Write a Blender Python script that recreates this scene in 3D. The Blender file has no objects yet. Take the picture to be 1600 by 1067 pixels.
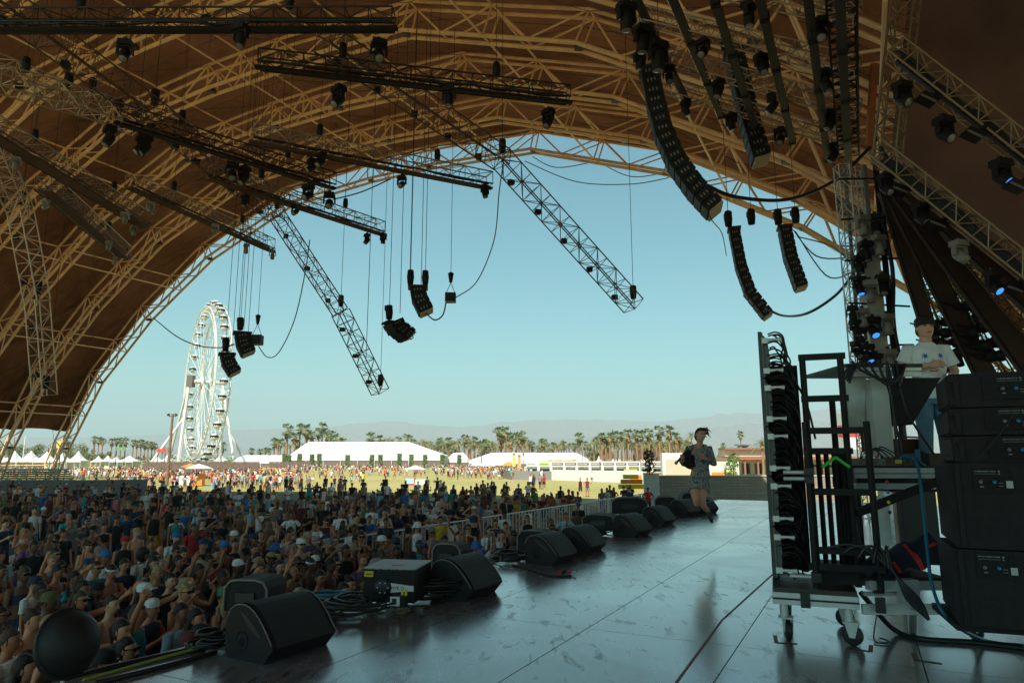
import bpy, bmesh, math, random
from mathutils import Vector, Matrix, Quaternion
R = random.Random(7)
rad = math.radians
SC = bpy.context.scene
COL = SC.collection

# ------------------------------------------------------------ camera
FPX, HOR, CAMZ, STZ = 1067.0, 717.0, 3.5, 2.1
PITCH = math.atan((HOR - 533.5) / FPX)
cam_d = bpy.data.cameras.new('camera'); cam = bpy.data.objects.new('camera', cam_d); COL.objects.link(cam)
cam_d.sensor_width = 36; cam_d.lens = 36 * FPX / 1600; cam_d.clip_end = 40000; cam_d.clip_start = 0.05
cam.location = (0, 0, CAMZ); cam.rotation_euler = (math.pi / 2 + PITCH, 0, 0)
SC.camera = cam

# ------------------------------------------------------------ axes of the tent: U runs along the stage edge, V towards the crowd
BEAR = rad(26.9)
U = Vector((math.sin(BEAR), math.cos(BEAR), 0)); V = Vector((-math.cos(BEAR), math.sin(BEAR), 0)); Z = Vector((0, 0, 1))
def W(s, t, z): return U * s + V * t + Z * z
def ray(px, py):
    x = px - 800; y = 533.5 - py; c, s = math.cos(PITCH), math.sin(PITCH)
    return Vector((x, FPX * c - y * s, FPX * s + y * c))
C0 = Vector((0, 0, CAMZ))
def at(px, py, Y):
    d = ray(px, py); return C0 + d * (Y / d.y)
def atz(px, py, z):
    d = ray(px, py); return C0 + d * ((z - CAMZ) / d.z)
def ats(px, py, s):
    d = ray(px, py); return C0 + d * (s / d.dot(U))
def pix(p):
    q = p - C0; c, s = math.cos(PITCH), math.sin(PITCH)
    f = q.y * c + q.z * s; up = -q.y * s + q.z * c
    return (800 + FPX * q.x / f, 533.5 - FPX * up / f, f)

# ------------------------------------------------------------ sky, sun, exposure
SUN = (-0.75 * U - 0.25 * V + Z * 1.0).normalized()
w = bpy.data.worlds.new('World'); SC.world = w; w.use_nodes = True
nt = w.node_tree; nt.nodes.clear()
sky = nt.nodes.new('ShaderNodeTexSky'); sky.sky_type = 'NISHITA'; sky.sun_disc = False
sky.sun_elevation = math.asin(SUN.z); sky.sun_rotation = math.atan2(SUN.x, SUN.y)
sky.air_density = 1.0; sky.dust_density = 1.2; sky.ozone_density = 1.0
tint = nt.nodes.new('ShaderNodeMix'); tint.data_type = 'RGBA'; tint.blend_type = 'MULTIPLY'; tint.inputs[0].default_value = 1.0
tint.inputs[7].default_value = (0.225, 0.452, 0.385, 1)
bg = nt.nodes.new('ShaderNodeBackground'); bg.inputs[1].default_value = 0.15
wo = nt.nodes.new('ShaderNodeOutputWorld')
nt.links.new(sky.outputs[0], tint.inputs[6]); nt.links.new(tint.outputs[2], bg.inputs[0]); nt.links.new(bg.outputs[0], wo.inputs[0])
sl = bpy.data.lights.new('sun', 'SUN'); sl.energy = 4.0; sl.angle = rad(0.5); sl.color = (1.0, 0.91, 0.78)
so = bpy.data.objects.new('sun', sl); COL.objects.link(so); so.rotation_euler = SUN.to_track_quat('Z', 'Y').to_euler(); so.location = (0, 0, 60)
SC.view_settings.view_transform = 'Standard'; SC.view_settings.look = 'None'; SC.view_settings.gamma = 1; SC.view_settings.exposure = 1.22
SC.view_settings.use_curve_mapping = False
SC.render.engine = 'CYCLES'
SC.cycles.use_denoising = True; SC.cycles.max_bounces = 7; SC.cycles.diffuse_bounces = 5; SC.cycles.glossy_bounces = 3; SC.cycles.transmission_bounces = 4
SC.cycles.use_adaptive_sampling = True; SC.cycles.sample_clamp_indirect = 6

# ------------------------------------------------------------ materials
MATS = {}
def mat(name, col, rough=0.6, metal=0.0, var=0.12, scale=6.0, bump=0.0, bscale=40.0, spec=0.5, emit=None, es=0.0, objcol=False, attr=None):
    if name in MATS: return MATS[name]
    m = bpy.data.materials.new(name); m.use_nodes = True; t = m.node_tree; b = t.nodes['Principled BSDF']
    b.inputs['Roughness'].default_value = rough; b.inputs['Metallic'].default_value = metal
    b.inputs['Specular IOR Level'].default_value = spec
    tc = t.nodes.new('ShaderNodeTexCoord')
    src = None
    if objcol:
        oi = t.nodes.new('ShaderNodeObjectInfo'); src = oi.outputs['Color']
    elif attr:
        a = t.nodes.new('ShaderNodeAttribute'); a.attribute_name = attr; src = a.outputs['Color']
    if var > 0:
        n = t.nodes.new('ShaderNodeTexNoise'); n.inputs['Scale'].default_value = scale; n.inputs['Detail'].default_value = 5
        t.links.new(tc.outputs['Object'], n.inputs['Vector'])
        mr = t.nodes.new('ShaderNodeMapRange'); mr.inputs[1].default_value = 0.3; mr.inputs[2].default_value = 0.7
        mr.inputs[3].default_value = 1 - var; mr.inputs[4].default_value = 1 + var
        t.links.new(n.outputs[0], mr.inputs[0])
        mx = t.nodes.new('ShaderNodeMix'); mx.data_type = 'RGBA'; mx.blend_type = 'MULTIPLY'; mx.inputs[0].default_value = 1
        mx.inputs[6].default_value = (*col, 1)
        if src: t.links.new(src, mx.inputs[6])
        t.links.new(mr.outputs[0], mx.inputs[7]); t.links.new(mx.outputs[2], b.inputs['Base Color'])
    elif src: t.links.new(src, b.inputs['Base Color'])
    else: b.inputs['Base Color'].default_value = (*col, 1)
    if bump > 0:
        n2 = t.nodes.new('ShaderNodeTexNoise'); n2.inputs['Scale'].default_value = bscale; n2.inputs['Detail'].default_value = 4
        t.links.new(tc.outputs['Object'], n2.inputs['Vector'])
        bp = t.nodes.new('ShaderNodeBump'); bp.inputs['Strength'].default_value = bump; bp.inputs['Distance'].default_value = 0.02
        t.links.new(n2.outputs[0], bp.inputs['Height']); t.links.new(bp.outputs[0], b.inputs['Normal'])
    if emit: b.inputs['Emission Color'].default_value = (*emit, 1); b.inputs['Emission Strength'].default_value = es
    MATS[name] = m; return m
M_PIPE = mat('tent_pipe', (0.93, 0.60, 0.35), 0.45, 0.0, 0.18, 1.2)
M_DRK = mat('dark_steel', (0.035, 0.032, 0.032), 0.5, 0.3, 0.2, 4)
M_ALU = mat('aluminium', (0.42, 0.33, 0.25), 0.42, 0.5, 0.15, 5)
M_ALU2 = mat('bright_aluminium', (0.62, 0.62, 0.62), 0.42, 0.35, 0.12, 9)
M_BLK = mat('black_paint', (0.016, 0.014, 0.015), 0.6, 0, 0.25, 8, 0.25, 120, spec=0.28)
M_BLK2 = mat('black_grille', (0.012, 0.011, 0.012), 0.6, 0, 0.2, 30, 0.6, 300)
M_BOX = mat('speaker_coat', (0.026, 0.022, 0.024), 0.65, 0, 0.18, 12, 0.5, 260, spec=0.3)
M_RUB = mat('rubber', (0.02, 0.02, 0.02), 0.5, 0, 0.15, 10)
M_CAB = mat('cable_black', (0.016, 0.016, 0.018), 0.42, 0, 0.1, 5)
M_CABB = mat('cable_blue', (0.02, 0.16, 0.26), 0.45, 0, 0.1, 5)
M_BRD = mat('brown_cladding', (0.10, 0.052, 0.032), 0.7, 0, 0.2, 2)
M_WHT = mat('white_paint', (0.64, 0.65, 0.63), 0.5, 0, 0.06, 4)
M_WFAB = mat('white_tent_fabric', (0.62, 0.64, 0.62), 0.8, 0, 0.06, 0.3)
M_SKIN = mat('skin', (0.5, 0.3, 0.2), 0.55, 0, 0.08, 9, objcol=True)
M_CLOTH = mat('cloth', (0.5, 0.3, 0.2), 0.85, 0, 0.30, 11, 0.5, 22, objcol=True)
M_HAIR = mat('hair', (0.03, 0.02, 0.015), 0.5, 0, 0.35, 40, 0.6, 90, objcol=True)
M_CROWD = mat('crowd_tint', (0.5, 0.5, 0.5), 0.8, 0, 0.1, 12, attr='Col')
M_GLS = mat('dark_glass', (0.01, 0.01, 0.012), 0.12, 0, 0.0)
M_RED = mat('red_paint', (0.65, 0.04, 0.03), 0.5, 0, 0.08)
M_YEL = mat('yellow_paint', (0.75, 0.55, 0.03), 0.5, 0, 0.08)
M_ORG = mat('orange_paint', (0.75, 0.23, 0.03), 0.6, 0, 0.12, 1)
M_GRN = mat('green_paint', (0.05, 0.55, 0.06), 0.5, 0, 0.08)
M_BLU = mat('blue_paint', (0.02, 0.22, 0.5), 0.5, 0, 0.08)
M_LENS = mat('lens', (0.25, 0.24, 0.22), 0.15, 0, 0.0)
M_LIT = mat('lit_lens_blue', (0.1, 0.3, 0.6), 0.2, 0, 0.0, emit=(0.04, 0.25, 0.75), es=0.6)
M_TAPE = mat('brown_tape', (0.16, 0.10, 0.05), 0.6, 0, 0.15)
M_GREY = mat('grey_plastic', (0.20, 0.19, 0.18), 0.5, 0, 0.15)

# ------------------------------------------------------------ mesh building
def frame_of(d):
    d = d.normalized(); a = Vector((0, 0, 1)) if abs(d.z) < 0.95 else Vector((1, 0, 0))
    x = a.cross(d).normalized(); return x, d.cross(x), d
class MB:
    def __init__(s): s.v = []; s.f = []; s.m = []; s.sm = []
    def add(s, vs, fs, mi=0, smooth=False):
        o = len(s.v); s.v += [tuple(p) for p in vs]
        for f in fs: s.f.append(tuple(i + o for i in f)); s.m.append(mi); s.sm.append(smooth)
        return s
    def box(s, c, size, rot=None, mi=0, taper=1.0):
        c = Vector(c); hx, hy, hz = size[0] / 2, size[1] / 2, size[2] / 2; vs = []
        for z in (-1, 1):
            k = taper if z > 0 else 1
            for x, y in ((-1, -1), (1, -1), (1, 1), (-1, 1)):
                p = Vector((x * hx * k, y * hy * k, z * hz)); vs.append(c + (rot @ p if rot else p))
        return s.add(vs, [(3, 2, 1, 0), (4, 5, 6, 7), (0, 1, 5, 4), (1, 2, 6, 5), (2, 3, 7, 6), (3, 0, 4, 7)], mi)
    def tube(s, p0, p1, r0, r1=None, n=6, mi=0, caps=True):
        p0 = Vector(p0); p1 = Vector(p1); r1 = r0 if r1 is None else r1
        if (p1 - p0).length < 1e-6: return s
        x, y, d = frame_of(p1 - p0); vs = []
        for p, r in ((p0, r0), (p1, r1)):
            for k in range(n):
                a = 2 * math.pi * k / n; vs.append(p + x * (r * math.cos(a)) + y * (r * math.sin(a)))
        fs = [(k, (k + 1) % n, n + (k + 1) % n, n + k) for k in range(n)]
        s.add(vs, fs, mi, n > 4)
        if caps: s.add(vs, [tuple(range(n - 1, -1, -1)), tuple(range(n, 2 * n))], mi)
        return s
    def bar(s, p0, p1, w, h, up=Z, mi=0):
        p0 = Vector(p0); p1 = Vector(p1); d = (p1 - p0).normalized(); x = d.cross(up)
        x = x.normalized() if x.length > 1e-4 else Vector((1, 0, 0)); y = x.cross(d)
        vs = [p + x * (a * w / 2) + y * (b * h / 2) for p in (p0, p1) for a, b in ((-1, -1), (1, -1), (1, 1), (-1, 1))]
        return s.add(vs, [(3, 2, 1, 0), (4, 5, 6, 7), (0, 1, 5, 4), (1, 2, 6, 5), (2, 3, 7, 6), (3, 0, 4, 7)], mi)
    def loft(s, pts, radii, n=8, mi=0, xdir=None, closed=True):
        """tube through pts; radii are (rx, ry); xdir is the direction of rx"""
        pts = [Vector(p) for p in pts]; rings = []; X = Vector(xdir) if xdir else None
        for i, p in enumerate(pts):
            d = (pts[min(i + 1, len(pts) - 1)] - pts[max(i - 1, 0)])
            if d.length < 1e-7: d = Vector((0, 0, 1))
            d.normalize()
            if X is None: X = frame_of(d)[0]
            x = X - d * X.dot(d)
            x = x.normalized() if x.length > 1e-4 else frame_of(d)[0]
            y = d.cross(x); r = radii[i]; rx, ry = r if isinstance(r, tuple) else (r, r)
            rings.append([p + x * (rx * math.cos(2 * math.pi * k / n)) + y * (ry * math.sin(2 * math.pi * k / n)) for k in range(n)])
            if xdir is None: X = x
        vs = [q for r_ in rings for q in r_]; fs = []
        for i in range(len(rings) - 1):
            for k in range(n): fs.append((i * n + k, i * n + (k + 1) % n, (i + 1) * n + (k + 1) % n, (i + 1) * n + k))
        s.add(vs, fs, mi, True)
        if closed: s.add(vs, [tuple(range(n - 1, -1, -1)), tuple(range(len(vs) - n, len(vs)))], mi, True)
        return s
    def ball(s, c, r, nu=8, nv=6, mi=0, fn=None, rot=None):
        c = Vector(c); r = (r, r, r) if not isinstance(r, tuple) else r; vs = []; fs = []
        def P(i, j):
            a = math.pi * i / nv; b = 2 * math.pi * j / nu
            d = Vector((math.sin(a) * math.cos(b), math.sin(a) * math.sin(b), math.cos(a)))
            q = Vector((d.x * r[0], d.y * r[1], d.z * r[2]))
            if fn: q = fn(d, q)
            return c + (rot @ q if rot else q)
        vs.append(P(0, 0))
        for i in range(1, nv):
            for j in range(nu): vs.append(P(i, j))
        vs.append(P(nv, 0)); L = len(vs) - 1
        for j in range(nu):
            k = (j + 1) % nu; fs.append((0, 1 + j, 1 + k)); fs.append((L, L - nu + k, L - nu + j))
            for i in range(nv - 2): a = 1 + i * nu; fs.append((a + j, a + nu + j, a + nu + k, a + k))
        return s.add(vs, fs, mi, True)
    def prism(s, poly, o, x, y, d, mi=0, smooth=False):
        """polygon in the plane (o, x, y) pushed along d"""
        n = len(poly); vs = [o + x * a + y * b for a, b in poly] + [o + x * a + y * b + d for a, b in poly]
        s.add(vs, [tuple(range(n - 1, -1, -1)), tuple(range(n, 2 * n))], mi)
        return s.add(vs, [(k, (k + 1) % n, n + (k + 1) % n, n + k) for k in range(n)], mi, smooth)
    def lathe(s, prof, c, axis=Z, n=12, mi=0):
        x, y, d = frame_of(Vector(axis)); c = Vector(c); vs = []; fs = []
        for r, h in prof:
            for k in range(n):
                a = 2 * math.pi * k / n; vs.append(c + d * h + x * (r * math.cos(a)) + y * (r * math.sin(a)))
        for i in range(len(prof) - 1):
            for k in range(n): fs.append((i * n + k, i * n + (k + 1) % n, (i + 1) * n + (k + 1) % n, (i + 1) * n + k))
        return s.add(vs, fs, mi, True)
    def swire(s, pts, r, n=5, mi=0, k_=5):
        P = [Vector(p) for p in pts]; out = []
        for i in range(len(P) - 1):
            p0 = P[max(i - 1, 0)]; p1 = P[i]; p2 = P[i + 1]; p3 = P[min(i + 2, len(P) - 1)]
            for j in range(k_):
                a = j / k_; out.append(0.5 * ((2 * p1) + (p2 - p0) * a + (2 * p0 - 5 * p1 + 4 * p2 - p3) * a * a + (3 * p1 - p0 - 3 * p2 + p3) * a ** 3))
        out.append(P[-1]); return s.loft(out, [r] * len(out), n, mi)
    def wire(s, pts, r, n=5, mi=0):
        return s.loft(pts, [r] * len(pts), n, mi)
    def mesh(s, name, mats):
        me = bpy.data.meshes.new(name); me.from_pydata(s.v, [], s.f)
        for m in (mats if isinstance(mats, (list, tuple)) else [mats]): me.materials.append(m)
        me.polygons.foreach_set('material_index', s.m); me.polygons.foreach_set('use_smooth', s.sm); me.update()
        return me
    def build(s, name, mats, parent=None, world=False, **tags):
        return put(name, s.mesh(name, mats), parent, world, **tags)
def put(name, me, parent=None, world=False, **tags):
    o = bpy.data.objects.new(name, me); COL.objects.link(o)
    if parent:
        o.parent = parent
        if world: o.matrix_parent_inverse = (Matrix.Translation(parent.location) @ parent.rotation_euler.to_matrix().to_4x4()).inverted()
    for k, v in tags.items(): o[k] = v
    return o
def thing(name, loc, label, cat, group=None, rz=0.0, parent=None):
    o = bpy.data.objects.new(name, None); COL.objects.link(o); o.location = loc; o.rotation_euler = (0, 0, rz); o.empty_display_size = 0.2
    o['label'] = label; o['category'] = cat
    if group: o['group'] = group
    return o
def struct(name, mb, m, **k): return mb.build(name, m, kind='structure', **k)
def copy_tree(o, parent=None):
    c = o.copy(); COL.objects.link(c)
    if parent: c.parent = parent
    for ch in list(o.children): copy_tree(ch, c)
    return c
ORD = ['first', 'second', 'third', 'fourth', 'fifth', 'sixth', 'seventh', 'eighth', 'ninth', 'tenth', 'eleventh', 'twelfth', 'thirteenth', 'fourteenth', 'fifteenth',
       'sixteenth', 'seventeenth', 'eighteenth', 'nineteenth', 'twentieth', 'twenty-first', 'twenty-second', 'twenty-third', 'twenty-fourth', 'twenty-fifth', 'twenty-sixth',
       'twenty-seventh', 'twenty-eighth', 'twenty-ninth', 'thirtieth', 'thirty-first', 'thirty-second', 'thirty-third', 'thirty-fourth', 'thirty-fifth', 'thirty-sixth']
_ucyl = {}
def unit_tube(m, n=6):
    k = (m.name, n)
    if k not in _ucyl: _ucyl[k] = MB().tube((0, 0, 0), (0, 0, 1), 1, 1, n).mesh('tube', m)
    return _ucyl[k]
def rod(name, p0, p1, r, m, parent, n=6):
    """a straight tube as an object of its own on shared mesh data"""
    o = bpy.data.objects.new(name, unit_tube(m, n)); COL.objects.link(o)
    d = Vector(p1) - Vector(p0); q = d.to_track_quat('Z', 'Y')
    mw = Matrix.LocRotScale(Vector(p0), q, Vector((r, r, d.length)))
    o.parent = parent; o.matrix_basis = Matrix.Translation(-parent.location) @ mw
    return o
def text_obj(txt, name, loc, rot, size, m, parent, world=True):
    cu = bpy.data.curves.new(name, 'FONT'); cu.body = txt; cu.size = size; cu.align_x = 'CENTER'; cu.align_y = 'CENTER'; cu.extrude = 0.0008
    t = bpy.data.objects.new('tmp', cu); COL.objects.link(t)
    dg = bpy.context.evaluated_depsgraph_get(); me = bpy.data.meshes.new_from_object(t.evaluated_get(dg)); bpy.data.objects.remove(t)
    me.materials.clear(); me.materials.append(m)
    me.transform(Matrix.Translation(Vector(loc)) @ rot.to_4x4())
    return put(name, me, parent, world)
def truss(p0, p1, w=0.5, h=0.5, panel=0.5, rc=0.025, rl=0.012, up=Z, faces='tblr'):
    """returns the corner lines and a mesh of lacing for a box truss"""
    p0 = Vector(p0); p1 = Vector(p1); d = p1 - p0; L = d.length; d.normalize()
    x = d.cross(up); x = x.normalized() if x.length > 1e-3 else Vector((1, 0, 0)); y = x.cross(d)
    cor = [x * (a * w / 2) + y * (b * h / 2) for a, b in ((-1, -1), (1, -1), (1, 1), (-1, 1))]
    n = max(2, round(L / panel)); lac = MB(); q = [p0 + d * (L * i / n) for i in range(n + 1)]
    for fi, (a, b) in enumerate(((0, 1), (1, 2), (2, 3), (3, 0))):
        for i in range(n):
            k = (a, b) if (i + fi) % 2 else (b, a)
            lac.tube(q[i] + cor[k[0]], q[i + 1] + cor[k[1]], rl, n=4, caps=False)
            lac.tube(q[i] + cor[a], q[i] + cor[b], rl, n=4, caps=False)
        lac.tube(q[n] + cor[a], q[n] + cor[b], rl, n=4, caps=False)
    return cor, lac
# ============================================================ ground, hills, haze
def ground_mat():
    m = bpy.data.materials.new('polo_field_grass'); m.use_nodes = True; t = m.node_tree; b = t.nodes['Principled BSDF']; b.inputs['Roughness'].default_value = 0.95
    b.inputs['Specular IOR Level'].default_value = 0.1
    tc = t.nodes.new('ShaderNodeTexCoord')
    def noise(sc, det=5):
        n = t.nodes.new('ShaderNodeTexNoise'); n.inputs['Scale'].default_value = sc; n.inputs['Detail'].default_value = det; t.links.new(tc.outputs['Object'], n.inputs['Vector']); return n
    a = noise(0.035); r = t.nodes.new('ShaderNodeValToRGB'); r.color_ramp.elements[0].position = 0.38; r.color_ramp.elements[1].position = 0.66
    r.color_ramp.elements[0].color = (0.345, 0.295, 0.13, 1); r.color_ramp.elements[1].color = (0.26, 0.255, 0.09, 1)
    t.links.new(a.outputs[0], r.inputs[0])
    c = noise(1.6, 8); mr = t.nodes.new('ShaderNodeMapRange'); mr.inputs[3].default_value = 0.72; mr.inputs[4].default_value = 1.28; t.links.new(c.outputs[0], mr.inputs[0])
    mx = t.nodes.new('ShaderNodeMix'); mx.data_type = 'RGBA'; mx.blend_type = 'MULTIPLY'; mx.inputs[0].default_value = 1
    t.links.new(r.outputs[0], mx.inputs[6]); t.links.new(mr.outputs[0], mx.inputs[7]); t.links.new(mx.outputs[2], b.inputs['Base Color'])
    return m
g = MB(); N = 24
xs = [-16000, -3000, -1000, -400, -150, -60, -20, 0, 20, 60, 150, 400, 1000, 3000, 16000]; ys = [-3000, -500, -100, -30, 0, 30, 70, 120, 200, 350, 700, 1500, 3000, 6000, 16000]
vs = [(x, y, 0) for y in ys for x in xs]; nx = len(xs)
g.add(vs, [(j * nx + i, j * nx + i + 1, (j + 1) * nx + i + 1, (j + 1) * nx + i) for j in range(len(ys) - 1) for i in range(nx - 1)])
struct('ground', g, ground_mat())
# trampled dirt inside the tent
dm = mat('trampled_dirt', (0.20, 0.15, 0.095), 0.95, 0, 0.3, 0.8, 0.4, 8, spec=0.1)
d_ = MB(); d_.add([W(-14, 2, .004), W(41, 2, .004), W(56, 30, .004), W(54, 74, .004), W(-14, 74, .004)], [(0, 1, 2, 3, 4)]); struct('dirt_floor', d_, dm)

def hills(name, dist, prof, depth, m, seed):
    r = random.Random(seed); mb = MB(); cols = []; rows = 9
    X0, X1 = prof[0][0], prof[-1][0]; n = 150
    def ph(px):
        for (a, ya), (b, yb) in zip(prof, prof[1:]):
            if a <= px <= b: k = (px - a) / (b - a); k = k * k * (3 - 2 * k); return ya + (yb - ya) * k
        return prof[-1][1]
    from mathutils import noise as NZ
    for i in range(n + 1):
        px = X0 + (X1 - X0) * i / n
        top = max(0, (HOR - ph(px)) / FPX * dist)
        for j in range(rows):
            k = j / (rows - 1); x = (px - 800) / FPX * dist
            hgt = top * (1 - (1 - k) ** 1.5) if k < 1 else top
            nz = NZ.fractal(Vector((x * .0023, k * 5 + seed, 0.3)), 0.8, 2.1, 5)
            hgt = max(-2, hgt * (1 + 0.30 * nz * (1 - k) * 2) + top * 0.04 * NZ.fractal(Vector((x * .006, seed, k * 3)), 1, 2, 4))
            if j == 0: hgt = -3
            mb.v.append((x * (1 - (1 - k) * 0.12), dist - (1 - k) * depth + 200 * nz * (1 - k), hgt))
        mb.v.append((x * 1.1, dist + depth, -3))
    R_ = rows + 1
    for i in range(n):
        for j in range(R_ - 1): mb.f.append((i * R_ + j, (i + 1) * R_ + j, (i + 1) * R_ + j + 1, i * R_ + j + 1)); mb.m.append(0); mb.sm.append(True)
    struct(name, mb, m)
M_HILL = mat('desert_rock', (0.17, 0.155, 0.14), 0.95, 0, 0.25, 0.01, spec=0.1)
hills('mountains', 12500, [(-500, 690), (-200, 682), (0, 683), (120, 684), (250, 680), (400, 672), (500, 668), (560, 664), (610, 659), (660, 664), (720, 668), (790, 662), (840, 657),
      (900, 656), (960, 657), (1030, 660), (1090, 654), (1130, 649), (1170, 646), (1220, 648), (1300, 640), (1400, 650), (1600, 660), (2000, 680)], 2600, M_HILL, 3)
hills('foothills', 9000, [(-500, 706), (-100, 700), (100, 699), (200, 703), (300, 704), (420, 700), (520, 694), (600, 690), (680, 688), (780, 690), (860, 684), (960, 688), (1050, 680),
      (1120, 668), (1180, 662), (1240, 660), (1400, 668), (1700, 690), (2000, 700)], 1800, M_HILL, 8)
hz = MB().box((0, 7900, 600), (33000, 21800, 1202)); hzm = bpy.data.materials.new('haze_air'); hzm.use_nodes = True
ht = hzm.node_tree; ht.nodes.clear(); pv = ht.nodes.new('ShaderNodeVolumePrincipled'); ho = ht.nodes.new('ShaderNodeOutputMaterial')
pv.inputs['Color'].default_value = (0.66, 0.84, 0.88, 1); pv.inputs['Density'].default_value = 0.00012; pv.inputs['Anisotropy'].default_value = 0.0
ht.links.new(pv.outputs[0], ho.inputs['Volume'])
for i, p in enumerate(hz.v):
    pass
HZ = hz.build('haze', hzm, kind='stuff')

# ============================================================ the great arched tent
AN = [(0, 28.4), (0, 28.4)]
D = [(-41.0, -0.2), (-38.6, 4.5), (-34.4, 10.7), (-28.0, 16.2), (-20.4, 21.0), (-11.3, 24.4), (-2.7, 24.95), (2.7, 24.95), (11.3, 24.4), (20.4, 21.0), (28.0, 16.2), (34.4, 10.7), (38.6, 4.5), (41.0, -0.2)]
TC = 30.0
def arch_pts(off=0.0, sub=1):
    pts = [Vector((TC + a, b)) for a, b in D]; out = []
    nrm = []
    for i in range(len(pts)):
        d = pts[min(i + 1, len(pts) - 1)] - pts[max(i - 1, 0)]; nv = Vector((-d.y, d.x)).normalized(); nrm.append(nv)
    pts = [p + n_ * off for p, n_ in zip(pts, nrm)]
    for a, b in zip(pts, pts[1:]):
        for k in range(sub): out.append(a.lerp(b, k / sub))
    out.append(pts[-1]); return out
SARCH = [40.0, 35.1, 30.2, 25.25, 20.35, 15.4]
DEPTH = 1.5
inn = arch_pts(0, 4); outr = arch_pts(DEPTH, 4)
names_arch = ['outermost roof arch of cream tube lattice framing the open sky', 'second roof arch of cream tubes behind the open front one', 'third roof arch of cream tubes back from the open front',
              'fourth roof arch of cream tubes back from the open front', 'fifth roof arch of cream tubes back from the open front', 'roof arch of cream tubes nearest above the stage, sixth from front']
def PP(q, s): return W(s, q.x, q.y)
def seen(p, mg=120):
    x, y, f = pix(p); return f > 1 and -mg < x < 1600 + mg and -mg < y < 1067 + mg
for ai, s in enumerate(SARCH):
    T = thing('roof_arch', W(s, TC + 41, 0), names_arch[ai], 'arch truss', 'arched trusses carrying the tent roof')
    for ds in (-0.35, 0.35):
        for line, r in ((inn, 0.105), (outr, 0.085)):
            mb = MB(); P = [PP(q, s + ds) for q in line[::4] if ai < 5 or q.x > 9]
            for a, b in zip(P, P[1:]): mb.tube(a, b, r, n=8)
            mb.build('chord', M_PIPE, T, True)
    n = len(inn)
    for i in range(n):
        if not seen(PP(inn[i], s)) or (ai == 5 and inn[i].x < 9.5): continue
        for ds in (-0.35, 0.35):
            if i % 2 == 0: rod('brace', PP(inn[i], s + ds), PP(outr[i], s + ds), 0.055, M_PIPE, T)
            if i + 1 < n:
                a, b = (inn, outr) if i % 2 else (outr, inn)
                rod('brace', PP(a[i], s + ds), PP(b[i + 1], s + ds), 0.05, M_PIPE, T)
        if i % 2 == 0:
            rod('cross_tube', PP(inn[i], s - .35), PP(inn[i], s + .35), 0.045, M_PIPE, T)
        if i % 4 == 0 and ai < 6:
            mb = MB().box(PP(inn[i], s), (0.32, 0.32, 0.2)); mb.build('node_plate', M_DRK, T, True)
    # purlins to the next arch towards the stage
    s2 = s - 4.9
    if ai < 5:
        for i in range(2, n - 2, 4):
            for k in (0, ):
                a, b = PP(outr[i], s - .35), PP(outr[i], s2 + .35)
                if seen(a): rod('purlin', a, b, 0.065, M_PIPE, T)
                a, b = PP(inn[i], s - .35), PP(inn[i], s2 + .35)
                if seen(a): rod('purlin', a, b, 0.06, M_PIPE, T)
        for i in range(0, n - 4, 4):
            a, b, c, d = PP(outr[i], s - .4), PP(outr[i + 4], s2 + .4), PP(outr[i], s2 + .4), PP(outr[i + 4], s - .4)
            if seen(a) or seen(b):
                o_ = Vector((0, 0, -.12)); rod('bracing_cable', a + o_, b + o_, 0.014, M_DRK, T, 4); rod('bracing_cable', c + o_, d + o_, 0.014, M_DRK, T, 4)
# fabric
fm = bpy.data.materials.new('tent_roof_fabric'); fm.use_nodes = True; t = fm.node_tree; t.nodes.clear()
out = t.nodes.new('ShaderNodeOutputMaterial'); mixs = t.nodes.new('ShaderNodeMixShader'); mixs.inputs[0].default_value = 0.26
df = t.nodes.new('ShaderNodeBsdfDiffuse'); tr = t.nodes.new('ShaderNodeBsdfTranslucent')
tc = t.nodes.new('ShaderNodeTexCoord'); nz = t.nodes.new('ShaderNodeTexNoise'); nz.inputs['Scale'].default_value = 0.16; nz.inputs['Detail'].default_value = 4; nz.inputs['Distortion'].default_value = 0.3
t.links.new(tc.outputs['Object'], nz.inputs['Vector'])
rp = t.nodes.new('ShaderNodeValToRGB'); rp.color_ramp.elements[0].position = .35; rp.color_ramp.elements[1].position = .65
rp.color_ramp.elements[0].color = (0.078, 0.036, 0.017, 1); rp.color_ramp.elements[1].color = (0.135, 0.066, 0.031, 1); t.links.new(nz.outputs[0], rp.inputs[0])
t.links.new(rp.outputs[0], df.inputs[0])
hs = t.nodes.new('ShaderNodeMix'); hs.data_type = 'RGBA'; hs.blend_type = 'MULTIPLY'; hs.inputs[0].default_value = 1; hs.inputs[7].default_value = (0.62, 0.52, 0.42, 1)
t.links.new(rp.outputs[0], hs.inputs[6]); t.links.new(hs.outputs[2], tr.inputs[0])
n2 = t.nodes.new('ShaderNodeTexNoise'); n2.inputs['Scale'].default_value = 0.9; n2.inputs['Detail'].default_value = 3; n2.inputs['Distortion'].default_value = 0.8
t.links.new(tc.outputs['Object'], n2.inputs['Vector']); bp = t.nodes.new('ShaderNodeBump'); bp.inputs['Strength'].default_value = 0.6; bp.inputs['Distance'].default_value = 0.3
t.links.new(n2.outputs[0], bp.inputs['Height']); t.links.new(bp.outputs[0], df.inputs['Normal']); t.links.new(bp.outputs[0], tr.inputs['Normal'])
t.links.new(df.outputs[0], mixs.inputs[1]); t.links.new(tr.outputs[0], mixs.inputs[2]); t.links.new(mixs.outputs[0], out.inputs[0])
ROOF = bpy.data.objects.new('tent_roof', None); COL.objects.link(ROOF); ROOF['kind'] = 'structure'
edges = [40.5] + [s - 4.9 * k for s in (40.0,) for k in range(1, 12)] + [-15.6]  # rear bays are out of view; their end is set by the sunlight let in
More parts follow.
